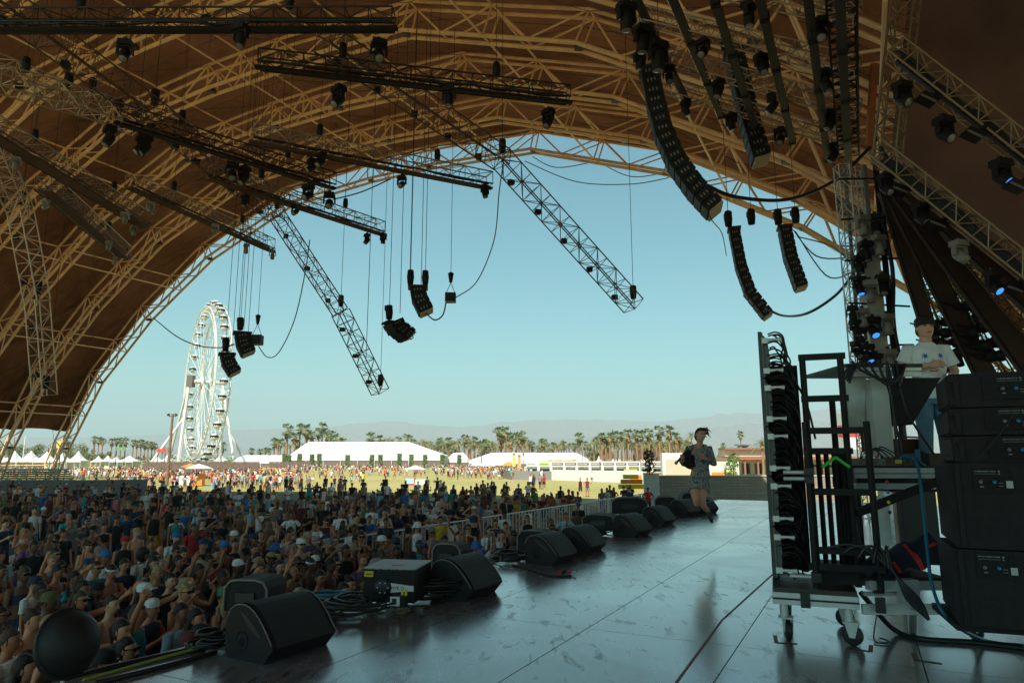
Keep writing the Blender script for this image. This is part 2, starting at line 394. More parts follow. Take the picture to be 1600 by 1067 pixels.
skin = arch_pts(DEPTH + 0.12, 16); NODES = [q for q in arch_pts(DEPTH + 0.12, 2)]
skin = [q for q in skin if q.y > 6.0]
def fabric(s0, s1, zmin=None):
    mb = MB(); ns = 26; m_ = len(skin)
    C = []
    for q_i, q in enumerate(skin):
        a = skin[max(q_i - 1, 0)]; b = skin[min(q_i + 1, m_ - 1)]; d = b - a; C.append(Vector((-d.y, d.x)).normalized())
    for j in range(ns + 1):
        k = j / ns; s = s0 + (s1 - s0) * k
        for q, nv in zip(skin, C):
            ph = q.x * 0.714 ; node = abs(math.sin(ph))
            pil = math.sin(math.pi * k); o = 0.42 * pil - 0.10 * math.exp(-((k - .5) * 2.4) ** 2) * node
            wr = 0.07 * math.sin(q.x * 3.1 + 4 * math.sin(k * 6)) * (1 - pil) * (1 if 0 < j < ns else 0)
            fold = 0.0
            for nd in NODES:
                dx_ = (q - nd).length
                if dx_ > 4.0: continue
                for e_ in (0.0, 1.0):
                    ds_ = abs(k - e_) * abs(s0 - s1); r_ = math.hypot(dx_, ds_)
                    if r_ < 4.0: fold += 0.16 * math.cos(11 * math.atan2(ds_, dx_)) * math.exp(-r_ / 1.5) * min(1, r_ / .35)
            p = q + nv * (o + wr + fold); mb.v.append(tuple(W(s, p.x, p.y)))
    for j in range(ns):
        for i in range(m_ - 1):
            a = j * m_ + i; mb.f.append((a, a + 1, a + m_ + 1, a + m_)); mb.m.append(0); mb.sm.append(True)
    return mb
for a, b in zip(edges, edges[1:]):
    fabric(a, b).build('fabric_panel', fm, ROOF)
    if b > 12:
        for f_ in (.33, .67):
            k_ = a + (b - a) * f_; po = .42 * math.sin(math.pi * f_) - .08
            MB().wire([W(k_, q.x + (TC - q.x) * 0, q.y + po * .8) for q in skin[::4]], .022, 4).build('seam', M_TAPE, ROOF)
# fabric hem rope at the open front
mb = MB(); mb.wire([W(40.5, q.x, q.y) for q in skin], 0.05, 5); mb.build('hem', M_DRK, ROOF)

# light wires strung below the open arch
def catenary(a, b, sag, n=14):
    a = Vector(a); b = Vector(b); return [a.lerp(b, i / n) - Z * (sag * 4 * (i / n) * (1 - i / n)) for i in range(n + 1)]
# ============================================================ stage
M_DECK = bpy.data.materials.new('stage_deck_laminate'); M_DECK.use_nodes = True
t = M_DECK.node_tree; b = t.nodes['Principled BSDF']; tc = t.nodes.new('ShaderNodeTexCoord'); b.inputs['Coat Weight'].default_value = 0.7; b.inputs['Coat Roughness'].default_value = 0.16; b.inputs['Coat IOR'].default_value = 1.6
def _n(sc, det=6, dist=0.0, vec=None):
    n = t.nodes.new('ShaderNodeTexNoise'); n.inputs['Scale'].default_value = sc; n.inputs['Detail'].default_value = det; n.inputs['Distortion'].default_value = dist
    t.links.new(vec if vec else geo.outputs['Position'], n.inputs['Vector']); return n
geo = t.nodes.new('ShaderNodeNewGeometry')
mp = t.nodes.new('ShaderNodeMapping'); mp.inputs['Rotation'].default_value = (0, 0, -BEAR); mp.inputs['Scale'].default_value = (1.0, 0.35, 1); t.links.new(geo.outputs['Position'], mp.inputs[0])
a1 = _n(0.7, 9, 0.8); a2 = _n(9, 8, 0.4, mp.outputs[0]); a3 = _n(9.0, 15, 0.5, mp.outputs[0])
rp = t.nodes.new('ShaderNodeValToRGB'); rp.color_ramp.elements[0].position = .34; rp.color_ramp.elements[1].position = .7
rp.color_ramp.elements[0].color = (0.15, 0.145, 0.15, 1); rp.color_ramp.elements[1].color = (0.28, 0.275, 0.275, 1); t.links.new(a2.outputs[0], rp.inputs[0])
t.links.new(rp.outputs[0], b.inputs['Base Color'])
rr = t.nodes.new('ShaderNodeMapRange'); rr.inputs[1].default_value = .35; rr.inputs[2].default_value = .68; rr.inputs[3].default_value = 0.13; rr.inputs[4].default_value = 0.30; t.links.new(a1.outputs[0], rr.inputs[0])
# scuffs: rough dark streaks
sr = t.nodes.new('ShaderNodeValToRGB'); sr.color_ramp.elements[0].position = .57; sr.color_ramp.elements[1].position = .66; t.links.new(a3.outputs[0], sr.inputs[0])
mk = t.nodes.new('ShaderNodeMapRange'); mk.inputs[1].default_value = .40; mk.inputs[2].default_value = .58; mn_ = _n(0.55, 4, 0.3); t.links.new(mn_.outputs[0], mk.inputs[0])
mm = t.nodes.new('ShaderNodeMath'); mm.operation = 'MULTIPLY'; t.links.new(sr.outputs[0], mm.inputs[0]); t.links.new(mk.outputs[0], mm.inputs[1])
dk_ = t.nodes.new('ShaderNodeMix'); dk_.data_type = 'RGBA'; dk_.inputs[7].default_value = (.03, .02, .018, 1); t.links.new(mm.outputs[0], dk_.inputs[0]); t.links.new(rp.outputs[0], dk_.inputs[6]); t.links.new(dk_.outputs[2], b.inputs['Base Color'])
ad = t.nodes.new('ShaderNodeMath'); ad.operation = 'MULTIPLY_ADD'; ad.inputs[1].default_value = 0.22; t.links.new(mm.outputs[0], ad.inputs[0]); t.links.new(rr.outputs[0], ad.inputs[2]); t.links.new(ad.outputs[0], b.inputs['Roughness'])
sp = t.nodes.new('ShaderNodeMapRange'); sp.inputs[3].default_value = 1.0; sp.inputs[4].default_value = 0.55; t.links.new(mm.outputs[0], sp.inputs[0]); t.links.new(sp.outputs[0], b.inputs['Specular IOR Level'])
bp = t.nodes.new('ShaderNodeBump'); bp.inputs['Strength'].default_value = 0.3; bp.inputs['Distance'].default_value = 0.003; t.links.new(a2.outputs[0], bp.inputs['Height']); t.links.new(bp.outputs[0], b.inputs['Normal'])
EDGE = 4.62
STG = bpy.data.objects.new('stage_floor', None); COL.objects.link(STG); STG['kind'] = 'structure'
pw, pl_ = 1.22, 2.44; cnt = 0
pm = MB().box((0, 0, -0.02), (pw - .008, pl_ - .008, 0.04)).mesh('deck_panel', M_DECK)
t0 = EDGE - pw / 2
for i in range(15):
    for j in range(12):
        s = 25.2 - pl_ / 2 - j * pl_; tt = t0 - i * pw; p = W(s, tt, STZ)
        if p.y < -3: continue
        o = put('deck_panel', pm, STG); o.location = p; o.rotation_euler = (0, 0, -BEAR)
u_ = MB(); c = W(10.2, EDGE - 9.2, STZ - 0.1); u_.box(c, (18.3, 30, 0.11), Matrix.Rotation(-BEAR, 3, 'Z')); u_.build('substructure', M_BLK, STG)
fa = MB().box(W(10.2, EDGE + .02, STZ / 2 - .03), (0.04, 30, STZ - 0.06), Matrix.Rotation(-BEAR, 3, 'Z')); fa.build('front_skirt', M_BLK, STG)
fa = MB().box(W(25.24, EDGE - 9, STZ / 2 - .03), (18.2, 0.04, STZ - 0.06), Matrix.Rotation(-BEAR, 3, 'Z')); fa.build('side_skirt', M_BLK, STG)
ed = MB().bar(W(-4.5, EDGE + 0.03, STZ - .03), W(25.2, EDGE + 0.03, STZ - .03), 0.05, 0.08); ed.build('edge_rail', M_ALU, STG)
# floor tape marks
def tape(pts, wd, m, label, nm='tape_strip'):
    mb = MB()
    for a, b in zip(pts, pts[1:]):
        a = atz(*a, STZ + .003); b = atz(*b, STZ + .003); x = (b - a).cross(Z).normalized() * wd / 2
        mb.add([a - x, a + x, b + x, b - x], [(3, 2, 1, 0)])
    o = mb.build(nm, m); o['label'] = label; o['category'] = 'floor tape'; return o
tape([(1056, 1066), (1128, 968), (1211, 893)], 0.018, mat('dull_red_tape', (0.22, 0.03, 0.02), .6), 'dull red tape line running up the stage floor toward the bottom edge')
tape([(1211, 992), (1213, 1003), (1246, 1005)], 0.03, M_TAPE, 'brown tape corner mark under the outer caster of the wheeled screen cart')
tape([(1322, 1011), (1360, 1017), (1361, 1007)], 0.03, M_TAPE, 'brown tape corner mark beside the inner caster of the wheeled screen cart')
tape([(1427, 1020), (1432, 1030), (1472, 1036)], 0.03, M_TAPE, 'brown tape corner mark alone on dark floor below the speaker stack')
tape([(612, 956), (628, 959), (642, 952)], 0.02, M_YEL, 'small yellow tape corner on the stage before the power box')
ef = [(60, 1066), (120, 1048), (180, 1034)]

# ------------------------------------------------------------ wedge monitors
def wedge_profile():
    pts = [(0.03, 0), (0.0, 0.05), (0.0, 0.30), (0.045, 0.39)]
    for k in range(9):
        a = k / 8; pts.append((0.10 + 0.47 * a, 0.425 + 0.03 * math.sin(a * math.pi) * 2.2 - 0.275 * a ** 1.55))
    pts += [(0.585, 0.125), (0.475, 0)]
    return pts
def make_wedge(label):
    T = thing('floor_monitor', (0, 0, 0), label, 'stage monitor', 'wedge monitors along the stage edge')
    P = wedge_profile(); L = 0.72; x = Vector((1, 0, 0))
    b = MB().prism(P, Vector((0, -L / 2 + .03, 0)), x, Z, Vector((0, L - .06, 0))); b.build('cabinet', M_BOX, T)
    # curved grille over the top
    g_ = P[3:14]; mb = MB()
    for (a, c), (d, e) in zip(g_, g_[1:]):
        nv = Vector((-(e - c), 0, d - a)).normalized() * 0.012
        mb.add([Vector((a, -L / 2 + .045, c)) + nv, Vector((d, -L / 2 + .045, e)) + nv, Vector((d, L / 2 - .045, e)) + nv, Vector((a, L / 2 - .045, c)) + nv], [(0, 1, 2, 3)], 0, True)
    mb.build('grille', M_BLK2, T)
    for sgn in (-1, 1):
        y0 = sgn * (L / 2 - .03); sd = MB().prism([(a * 1.0, c) for a, c in P], Vector((0, y0, 0)), x, Z, Vector((0, sgn * .03, 0)))
        o = sd.build('side_panel', M_BOX, T)
        # rim trim, handle slot, pole socket
        rim = MB(); rim.wire([Vector((a, y0 + sgn * .03, c + .004)) for a, c in P[2:13]], 0.007, 4); rim.build('edge_trim', M_GREY, o)
        sl_ = MB(); yy = y0 + sgn * .031; cpts = []
        for k in range(14):
            a = 2 * math.pi * k / 14; lx = 0.165 * math.cos(a); ly = 0.022 * math.sin(a) * (1.2 + math.cos(a)*.3); q = rad(-36)
            cpts.append((0.30 + lx * math.cos(q) - ly * math.sin(q), 0.295 + lx * math.sin(q) + ly * math.cos(q)))
        sl_.prism(cpts, Vector((0, yy, 0)), x, Z, Vector((0, sgn * .002, 0))); sl_.build('handle_slot', M_RUB, o)
        so_ = MB(); ax = Vector((0, sgn, 0)); cc = Vector((0.21, yy, 0.16))
        so_.lathe([(0.078, 0), (0.078, .004), (0.070, .004), (0.070, .001), (0.052, .001), (0.050, .003), (0.025, .003), (0.024, .006), (0.014, .006), (0.014, -.01), (0.0, -.01)], cc, ax, 20)
        so_.build('pole_socket', M_BLK, o)
    bd = MB().box((0.50, 0.12, 0.225), (0.05, 0.05, 0.006), Matrix.Rotation(rad(42), 3, 'Y')); bd.build('badge', M_GREY, T)
    return T
W0 = make_wedge('x')
wl = [((410, 1038), 'large black wedge monitor nearest the bottom left corner of the stage', -3), ((725, 940), 'black wedge monitor just beyond the power box and cable coils', -1),
      ((862, 884), 'black wedge monitor beside the cable with red plugs on the floor', -3), ((914, 866), 'black wedge monitor overlapped by the one with red plugs beside it', -3),
      ((990, 840), 'black wedge monitor in front of a flat black box with yellow sticker', -8), ((1033, 822), 'smaller-looking wedge monitor before the paired dark boxes, third from far end', -8),
      ((1072, 807), 'distant wedge monitor just left of the jumping singer', -14), ((1096, 803), 'farthest wedge monitor half hidden behind the jumping singer', -24)]
sizes = [.84, .87, .86, .86, .88, .88, .88, .88]
for i, ((px, py), lab, rot) in enumerate(wl):
    o = W0 if i == 0 else copy_tree(W0)
    q = atz(px, py, STZ)      # near lower corner facing the stage
    rz = -BEAR + rad(rot); k = sizes[i]
    off = Matrix.Rotation(rz, 3, 'Z') @ Vector((0.475 * k, -0.36 * k, 0))
    o.location = q - off; o.rotation_euler = (0, 0, rz); o.scale = (k, k, k); o['label'] = lab
# boxes on the far lip of the stage, behind the monitors
def round_box(px, py, Y, wd, ht, dp, label, nm='stage_box', rz=-BEAR, m=None, label_m=None):
    q = at(px, py, Y); T = thing(nm, q, label, 'equipment box', None, rz)
    mb = MB(); prof = [(-wd / 2, 0), (-wd / 2, ht * .72), (-wd * .38, ht * .95), (-wd * .2, ht), (wd * .22, ht), (wd * .40, ht * .93), (wd / 2, ht * .70), (wd / 2, 0)]
    mb.prism(prof, Vector((0, -dp / 2, 0)), Vector((1, 0, 0)), Z, Vector((0, dp, 0))); mb.build('body', m or M_BOX, T)
    e = MB().wire([Vector((a, -dp / 2 - .004, b)) for a, b in prof], .012, 4); e.build('edge_trim', M_GREY, T)
    h = MB().box((0, -dp / 2 - .01, ht * .45), (wd * .45, .02, ht * .3)); h.build('recess', M_RUB, T); return T
round_box(399, 948, 5.9, .36, .24, .34, 'hooded grey box with faceted rim behind the nearest wedge monitor', rz=rad(-8))
round_box(706, 884, 8.1, .34, .26, .3, 'rounded brown-black box behind the second wedge monitor', rz=rad(-20))
round_box(840, 860, 10.4, .50, .30, .35, 'low black flat box behind the pair of wedge monitors', rz=rad(-20))
round_box(940, 826, 13.4, .62, .28, .5, 'flat black box on the stage lip with yellow sticker case beside it', rz=rad(-20))
round_box(984, 801, 16.3, .8, .36, .6, 'black box with round end and small blue mark near distant wedges', rz=rad(-10))
round_box(1040, 796, 18.3, .55, .34, .6, 'low black box before the brick wall left of the singer', rz=rad(-10))
round_box(1080, 792, 20.5, .62, .42, .6, 'far black box with bright corner behind the singer', rz=rad(-5))
# ------------------------------------------------------------ power distribution box on stage edge
T = thing('power_box', at(607, 941, 6.75), 'black dimmer box with grey lid and white handle-shaped logo plate by cable coils', 'power box', None, rad(-9))
MB().box((0.0, .28, .15), (.50, .56, .30)).build('case', M_BLK, T)
MB().box((0.0, .28, .305), (.52, .58, .012)).build('lid', mat('lid_grey', (.32, .32, .33), .5, .3), T)
bl = MB()
for k in range(7):
    bl.box((-.24 + k * .08, -.012, .298), (.02, .012, .012))
bl.build('corner_bolts', M_DRK, T)
MB().box((-.20, -.006, .255), (.085, .01, .05)).build('yellow_sticker', M_YEL, T)
dk = MB().lathe([(0, .0), (.085, 0), (.085, .02), (.02, .022), (0, .022)], (-.055, 0, .135), Vector((0, -1, 0)), 20); d1 = dk.build('connector_disc', M_RUB, T)
pn = MB()
for k in range(6):
    a = k * math.pi / 3; pn.ball((-.055 + .05 * math.cos(a), -.024, .135 + .05 * math.sin(a)), .008, 6, 4)
pn.build('pin', M_ALU2, d1)
lp = MB().prism([(.02, -.052), (.20, -.036), (.245, -.036), (.245, .014), (.2, .014), (.02, .034)], Vector((0, -.004, .145)), Vector((1, 0, 0)), Z, Vector((0, -.012, 0))); lo = lp.build('logo_plate', M_WHT, T)
text_obj('JNVK D', 'lettering', (.085, -.018, .135), Matrix.Rotation(rad(90), 3, 'X'), .04, M_RUB, lo, False)
sb = MB()
for k in range(5): sb.box((-.226 + k * .013, -.012, .253), (.008, .003, .014 + .005 * (k % 2)))
sb.build('sticker_print', M_RUB, T, kind='stuff')
MB().box((.02, .2, .313), (.12, .03, .003), Matrix.Rotation(.3, 3, 'Z')).build('red_mark', M_RED, T)
T = thing('cable_junction', at(622, 949, 6.5), 'small white and black junction box with yellow plugs on the stage', 'junction box', None, rad(-10))
MB().box((0, .05, .05), (.12, .10, .10)).build('case', M_BLK, T); MB().box((-.03, -.004, .055), (.09, .008, .08)).build('face_plate', M_WHT, T)
MB().box((-.035, -.012, .055), (.04, .01, .05)).build('socket', M_RUB, T)
for k in range(2): MB().tube((.02 + k * .035, .05, .10), (.02 + k * .035, .05, .15), .013, n=8).build('yellow_plug', M_YEL, T)

def coil(px, py, Y, r, turns, label, m=None, seed=0, h=.12):
    rr_ = random.Random(seed); q = atz(px, py, STZ) if Y is None else at(px, py, Y); pts = []
    for i in range(turns * 14):
        a = i / 14 * 2 * math.pi; rr2 = r * (0.72 + .28 * math.sin(i * .37) + rr_.uniform(-.04, .04)); ex = 1.0 + .35 * math.sin(i * .11)
        pts.append(Vector((rr2 * math.cos(a) * ex, rr2 * math.sin(a), .02 + h * i / (turns * 14) + rr_.uniform(-.006, .006))))
    T = thing('cable_coil', q, label, 'cable coil'); MB().wire(pts, .011, 5).build('cable', m or M_CAB, T)
    MB().tube(pts[0], pts[0] + Vector((.07, .01, 0)), .016, n=6).build('plug', M_ALU2, T); return T
coil(548, 958, None, .36, 11, 'loose coil of black cables left of the power box', seed=1)
coil(672, 936, None, .30, 11, 'heaped black cables and plugs between power box and second wedge monitor', seed=2, h=.2)
coil(512, 950, None, .2, 6, 'coil of blue-grey cable at the stage edge behind the nearest wedge', M_CABB, seed=3)
coil(332, 1014, None, .16, 8, 'small cable coil at the stage edge left of the nearest wedge', seed=4)
coil(800, 878, None, .26, 7, 'black cable coil on stage edge beside the third wedge monitor', seed=5)
coil(936, 838, None, .24, 6, 'distant black cable coil at foot of the flat box with yellow sticker', seed=6)
def cable(pts, r, label, m=None, nm='cable', n=6, plugs=None):
    # smooth through the points
    P = [Vector(p) for p in pts]; out = []
    for i in range(len(P) - 1):
        p0 = P[max(i - 1, 0)]; p1 = P[i]; p2 = P[i + 1]; p3 = P[min(i + 2, len(P) - 1)]
        for k in range(6):
            a = k / 6; out.append(0.5 * ((2 * p1) + (p2 - p0) * a + (2 * p0 - 5 * p1 + 4 * p2 - p3) * a * a + (3 * p1 - p0 - 3 * p2 + p3) * a ** 3))
    out.append(P[-1]); o = MB().wire(out, r, n).build(nm, m or M_CAB); o['label'] = label; o['category'] = 'cable'; return o
F = lambda px, py, dz=.015: atz(px, py, STZ + dz)
cable([F(90, 1064), F(200, 1036), F(320, 1010)], .022, 'thick black cable running along the bottom left stage lip', nm='cable')
cable([F(150, 1066), F(230, 1047), F(338, 1018)], .016, 'thinner black cable beside the thick one on bottom left stage lip')
cable([F(130, 1062, .03), F(250, 1028, .03), F(318, 1010, .03)], .010, 'yellow-green striped cable along the bottom left stage lip', mat('yellow_green', (.3, .35, .05), .5))
cable([F(800, 882), F(832, 890), F(860, 899), F(893, 899)], .014, 'black cable snaking out from third wedge monitor to red plugs')
cable([F(1345, 925, .35), F(1370, 955, .2), F(1400, 985, .03), F(1440, 998), F(1520, 1003), F(1600, 1012)], .022, 'thick black cable bundle falling from screen cart toward bottom right')
cable([F(1370, 960, .1), F(1366, 1000), F(1390, 1002), F(1375, 996)], .006, 'thin looped black wire lying on the floor below the cart')
Tp = thing('plug_cluster', F(884, 899, 0), 'small cluster of red and black plugs at a cable end on stage', 'cable plugs')
for k, m in enumerate((M_RED, M_BLK, M_RED, M_ALU2)):
    MB().tube((-.1 + k * .06, 0, .03), (-.06 + k * .06, .02, .045), .018, n=7).build('plug', m, Tp)
# ============================================================ lighting rig hung from the tent
RIGZ = 13.5
def moving_head(name_label, k=1.0, m=M_BLK, lens=M_LENS):
    """origin at the clamp; base box, yoke arms, barrel head hanging down"""
    T = thing('moving_head_light', (0, 0, 0), name_label, 'stage light', 'moving head stage lights')
    MB().box((0, 0, -.05 * k), (.10 * k, .06 * k, .10 * k)).build('clamp', M_DRK, T)
    MB().box((0, 0, -.17 * k), (.38 * k, .30 * k, .15 * k), taper=.92).build('base', m, T)
    y = MB()
    for sx in (-1, 1): y.bar((sx * .19 * k, 0, -.24 * k), (sx * .20 * k, 0, -.50 * k), .045 * k, .12 * k, Vector((0, 1, 0)))
    y.bar((-.2 * k, 0, -.26 * k), (.2 * k, 0, -.26 * k), .10 * k, .05 * k); y.build('yoke', m, T)
    h = MB().lathe([(0, -.20 * k), (.10 * k, -.19 * k), (.135 * k, -.12 * k), (.14 * k, .05 * k), (.125 * k, .16 * k), (.13 * k, .20 * k), (.105 * k, .21 * k)], (0, 0, 0), Vector((0, -.45, -1)), 12)
    ho = h.build('head', m, T); ho.location = (0, 0, -.50 * k)
    l = MB(); ax = Vector((0, -.45, -1)).normalized(); l.lathe([(0.105 * k, .205 * k), (.07 * k, .222 * k), (0, .228 * k)], (0, 0, 0), ax, 12); l.build('lens', lens, ho)
    return T
_mh = {}
def head_at(p, label, rz=0.0, k=1.0, kind='dark', tilt=0.0, group=None):
    key = (round(k, 2), kind)
    if key not in _mh:
        m = {'dark': M_BLK, 'grey': mat('grey_housing', (.24, .22, .20), .5), 'lit': M_BLK}[kind]
        o = moving_head('x', k, m, M_LIT if kind == 'lit' else M_LENS); _mh[key] = o
    else: o = copy_tree(_mh[key])
    o.location = p; o.rotation_euler = (0, 0, rz); o['label'] = label
    for c in o.children:
        if c.name.startswith('head'): c.rotation_euler = (tilt, 0, 0)
    if group: o['group'] = group
    return o
def rig_truss(p0, p1, label, bw=.2, w=.55, h=.45, board=True, panel=.55, m=M_ALU, bm=None, hangers=2, name='lighting_truss', group='straight lighting trusses hung under the roof', top=24, rc=.026, rl=.014):
    p0 = Vector(p0); p1 = Vector(p1); T = thing(name, p0, label, 'truss', group)
    cor, lac = truss(p0, p1, w, h, panel, rc, rl)
    for c in cor: rod('chord', p0 + c, p1 + c, rc, m, T)
    lac.build('lacing', m, T, True, kind='stuff')
    d = (p1 - p0).normalized()
    if board:
        mb = MB().bar(p0 - Z * (h / 2 + .07) - d * .1, p1 - Z * (h / 2 + .07) + d * .1, bw, .07); mb.build('underside_board', bm or M_BRD, T, True)
        for sx in (-1, 1):
            x = d.cross(Z).normalized() * (w / 2 + .03) * sx; rod('edge_pipe', p0 - Z * (h / 2 + .02) + x, p1 - Z * (h / 2 + .02) + x, .024, M_DRK, T)
        # cable bundle lying in the truss
        pts = [p0.lerp(p1, k / 12) + Vector((R.uniform(-.06, .06), R.uniform(-.06, .06), -h / 2 + .06 + R.uniform(0, .05))) for k in range(13)]
        MB().swire(pts, .035, 5).build('cable_bundle', M_CAB, T, True)
    for k in range(hangers):
        q = p0.lerp(p1, (k + .5) / hangers)
        rod('hanging_cable', q + Z * h / 2, Vector((q.x, q.y, min(top, 24))), .008, M_DRK, T, 4)
        MB().lathe([(.0, .0), (.09, .02), (.11, .2), (.09, .42), (0, .44)], q + Z * (h / 2 + .1), Z, 8).build('chain_hoist', M_BLK, T, True)
    return T
G = lambda px, py: atz(px, py, RIGZ)
beams = [((-40, 32), (615, 30), 'dark flat lighting truss running level across the top left of the roof', [(190, 1), (388, 1), (590, 1.1)]),
         ((405, 92), (888, 148), 'dark lighting truss below the topmost one, sloping gently down to two lamps', [(530, 1.15), (700, 1), (860, 1.05)]),
         ((395, 208), (765, 282), 'lighting truss ending over the open sky between the two bent lattice arms', [(490, 1), (500, 1), (632, .95), (752, .95)]),
         ((330, 268), (595, 356), 'brown-bottomed truss with end lamp against the sky, above the bent arm', [(390, .9), (455, .9), (580, .95), (592, .9)]),
         ((205, 282), (422, 382), 'brown-bottomed truss whose tip just reaches the sky over the ferris wheel', [(245, .85), (328, .85), (393, .9), (418, .9)]),
         ((-30, 186), (225, 343), 'wide brown-bottomed truss crossing the left edge of the roof', [(40, .9), (185, .9), (220, .9)]),
         ((72, 286), (193, 393), 'short steep brown-bottomed truss lowest on the left of the roof', [(86, .85), (160, .85), (190, .85)])]
# the fan of beams is one sunburst: its hub hangs at this point
for bi, (a, b, lab, heads) in enumerate(beams):
    a3, b3 = G(*a), G(*b); thick = .55 if bi not in (5, 6) else .75
    rig_truss(a3, b3, lab, bw=(.12, .14, .16, .30, .30, .48, .44)[bi], w=thick if bi > 1 else .42, h=.45 if bi > 1 else .34, m=M_DRK if bi < 2 else M_ALU, bm=M_BLK if bi < 2 else M_BRD)
    for hi, (px, k) in enumerate(heads):
        f = (px - a[0]) / (b[0] - a[0])
        # walk along the truss until the pixel column matches
        lo, hi2 = 0.0, 1.02
        for _ in range(20):
            mid = (lo + hi2) / 2
            if pix(a3.lerp(b3, mid))[0] < px: lo = mid
            else: hi2 = mid
        q = a3.lerp(b3, lo) + (b3 - a3).normalized().cross(Z) * (.32 if hi % 2 else -.25) - Z * .3
        place = ['topmost level truss', 'dark truss below the topmost', 'truss ending between bent arms', 'brown truss over the bent arm', 'brown truss above the ferris wheel', 'wide brown truss at left edge', 'short steep brown truss'][bi]
        head_at(q, f'moving head light on {place}, {ORD[hi]} from its left end', R.uniform(-1, 1), k * (.84 if bi < 2 else .8), 'grey' if bi in (4, 5, 6) else 'dark', R.uniform(-.5, .5))
# long dark truss that crosses the roof from the left edge
rig_truss(G(-20, 118), G(190, 178), 'lattice truss at the left edge of the roof, above the wide brown one', w=.6, h=.6, board=False, name='lighting_truss')
rig_truss(G(185, 178), G(520, 282), 'long dark truss with a row of lamps crossing the left half of the roof', w=.5, m=M_DRK, bm=M_BLK)
for k, px in enumerate((182, 232, 243, 370, 384, 492, 512)):
    head_at(G(px, 178 + (px - 185) * .31) - Z * .4 + U * R.uniform(-.3, .3), f'moving head light on the long dark crossing truss, {ORD[k]} from left', R.uniform(-1, 1), 1.0, 'dark', R.uniform(-.5, .5))
# bent lattice arms
M_ARM = mat('backlit_arm_metal', (.16, .10, .07), .5, .4, .15, 5)  # dark colour carries the backlit look of arms seen against the sky
def arm(pts, label, w=.72, h=.55, M_ARM=M_ARM):
    T = thing('bent_truss_arm', pts[0], label, 'truss arm', 'bent lattice arms hanging from the roof')
    for a, b in zip(pts, pts[1:]):
        cor, lac = truss(a, b, w, h, .5, .026, .013)
        for c in cor: rod('chord', a + c, b + c, .026, M_ARM, T)
        lac.build('lacing', M_ARM, T, True, kind='stuff')
        L = (b - a).length; n = int(L / 1.3)
        for k in range(n):
            q = a.lerp(b, (k + .5) / n); x = (b - a).normalized().cross(Z).normalized()
            mb = MB().box(q - x * (w / 2 + .09) - Z * .1, (.2, .2, .16), Matrix.Rotation(R.uniform(0, 2), 3, 'Z')); mb.build('lamp_pod', M_BLK, T, True)
    for p in pts[1:]:
        rod('hanging_cable', p, Vector((p.x, p.y, 24)), .010, M_DRK, T, 4)
        MB().lathe([(0, 0), (.10, .02), (.13, .25), (.12, .5), (0, .55)], p + Z * .25, Z, 8).build('chain_hoist', M_BLK, T, True)
    return T
arm([at(-30, -20, 14.5), G(240, 178), at(432, 335, 28), at(532, 488, 29.2), at(594, 612, 30.5)], 'long bent lattice arm from top left whose tip dangles beside the ferris wheel')
arm([at(505, 60, 17), at(785, 250, 22.5), at(990, 478, 24.6)], 'bent lattice arm pointing down right, its tip alone against the sky')
arm([at(-25, 200, 21.5), at(32, 330, 25), at(58, 470, 26), at(70, 618, 26.6)], 'bent lattice arm hanging nearly straight down at the left edge of the roof', M_ARM=mat('pale_arm', (.62, .5, .38), .4, .3))  # same metal as the dark arms, coloured paler where not backlit by sky
arm([at(-20, 100, 17.5), at(105, 150, 19.5), at(215, 195, 21)], 'short lattice arm in the dark upper left corner of the roof', M_ARM=MATS['pale_arm'])

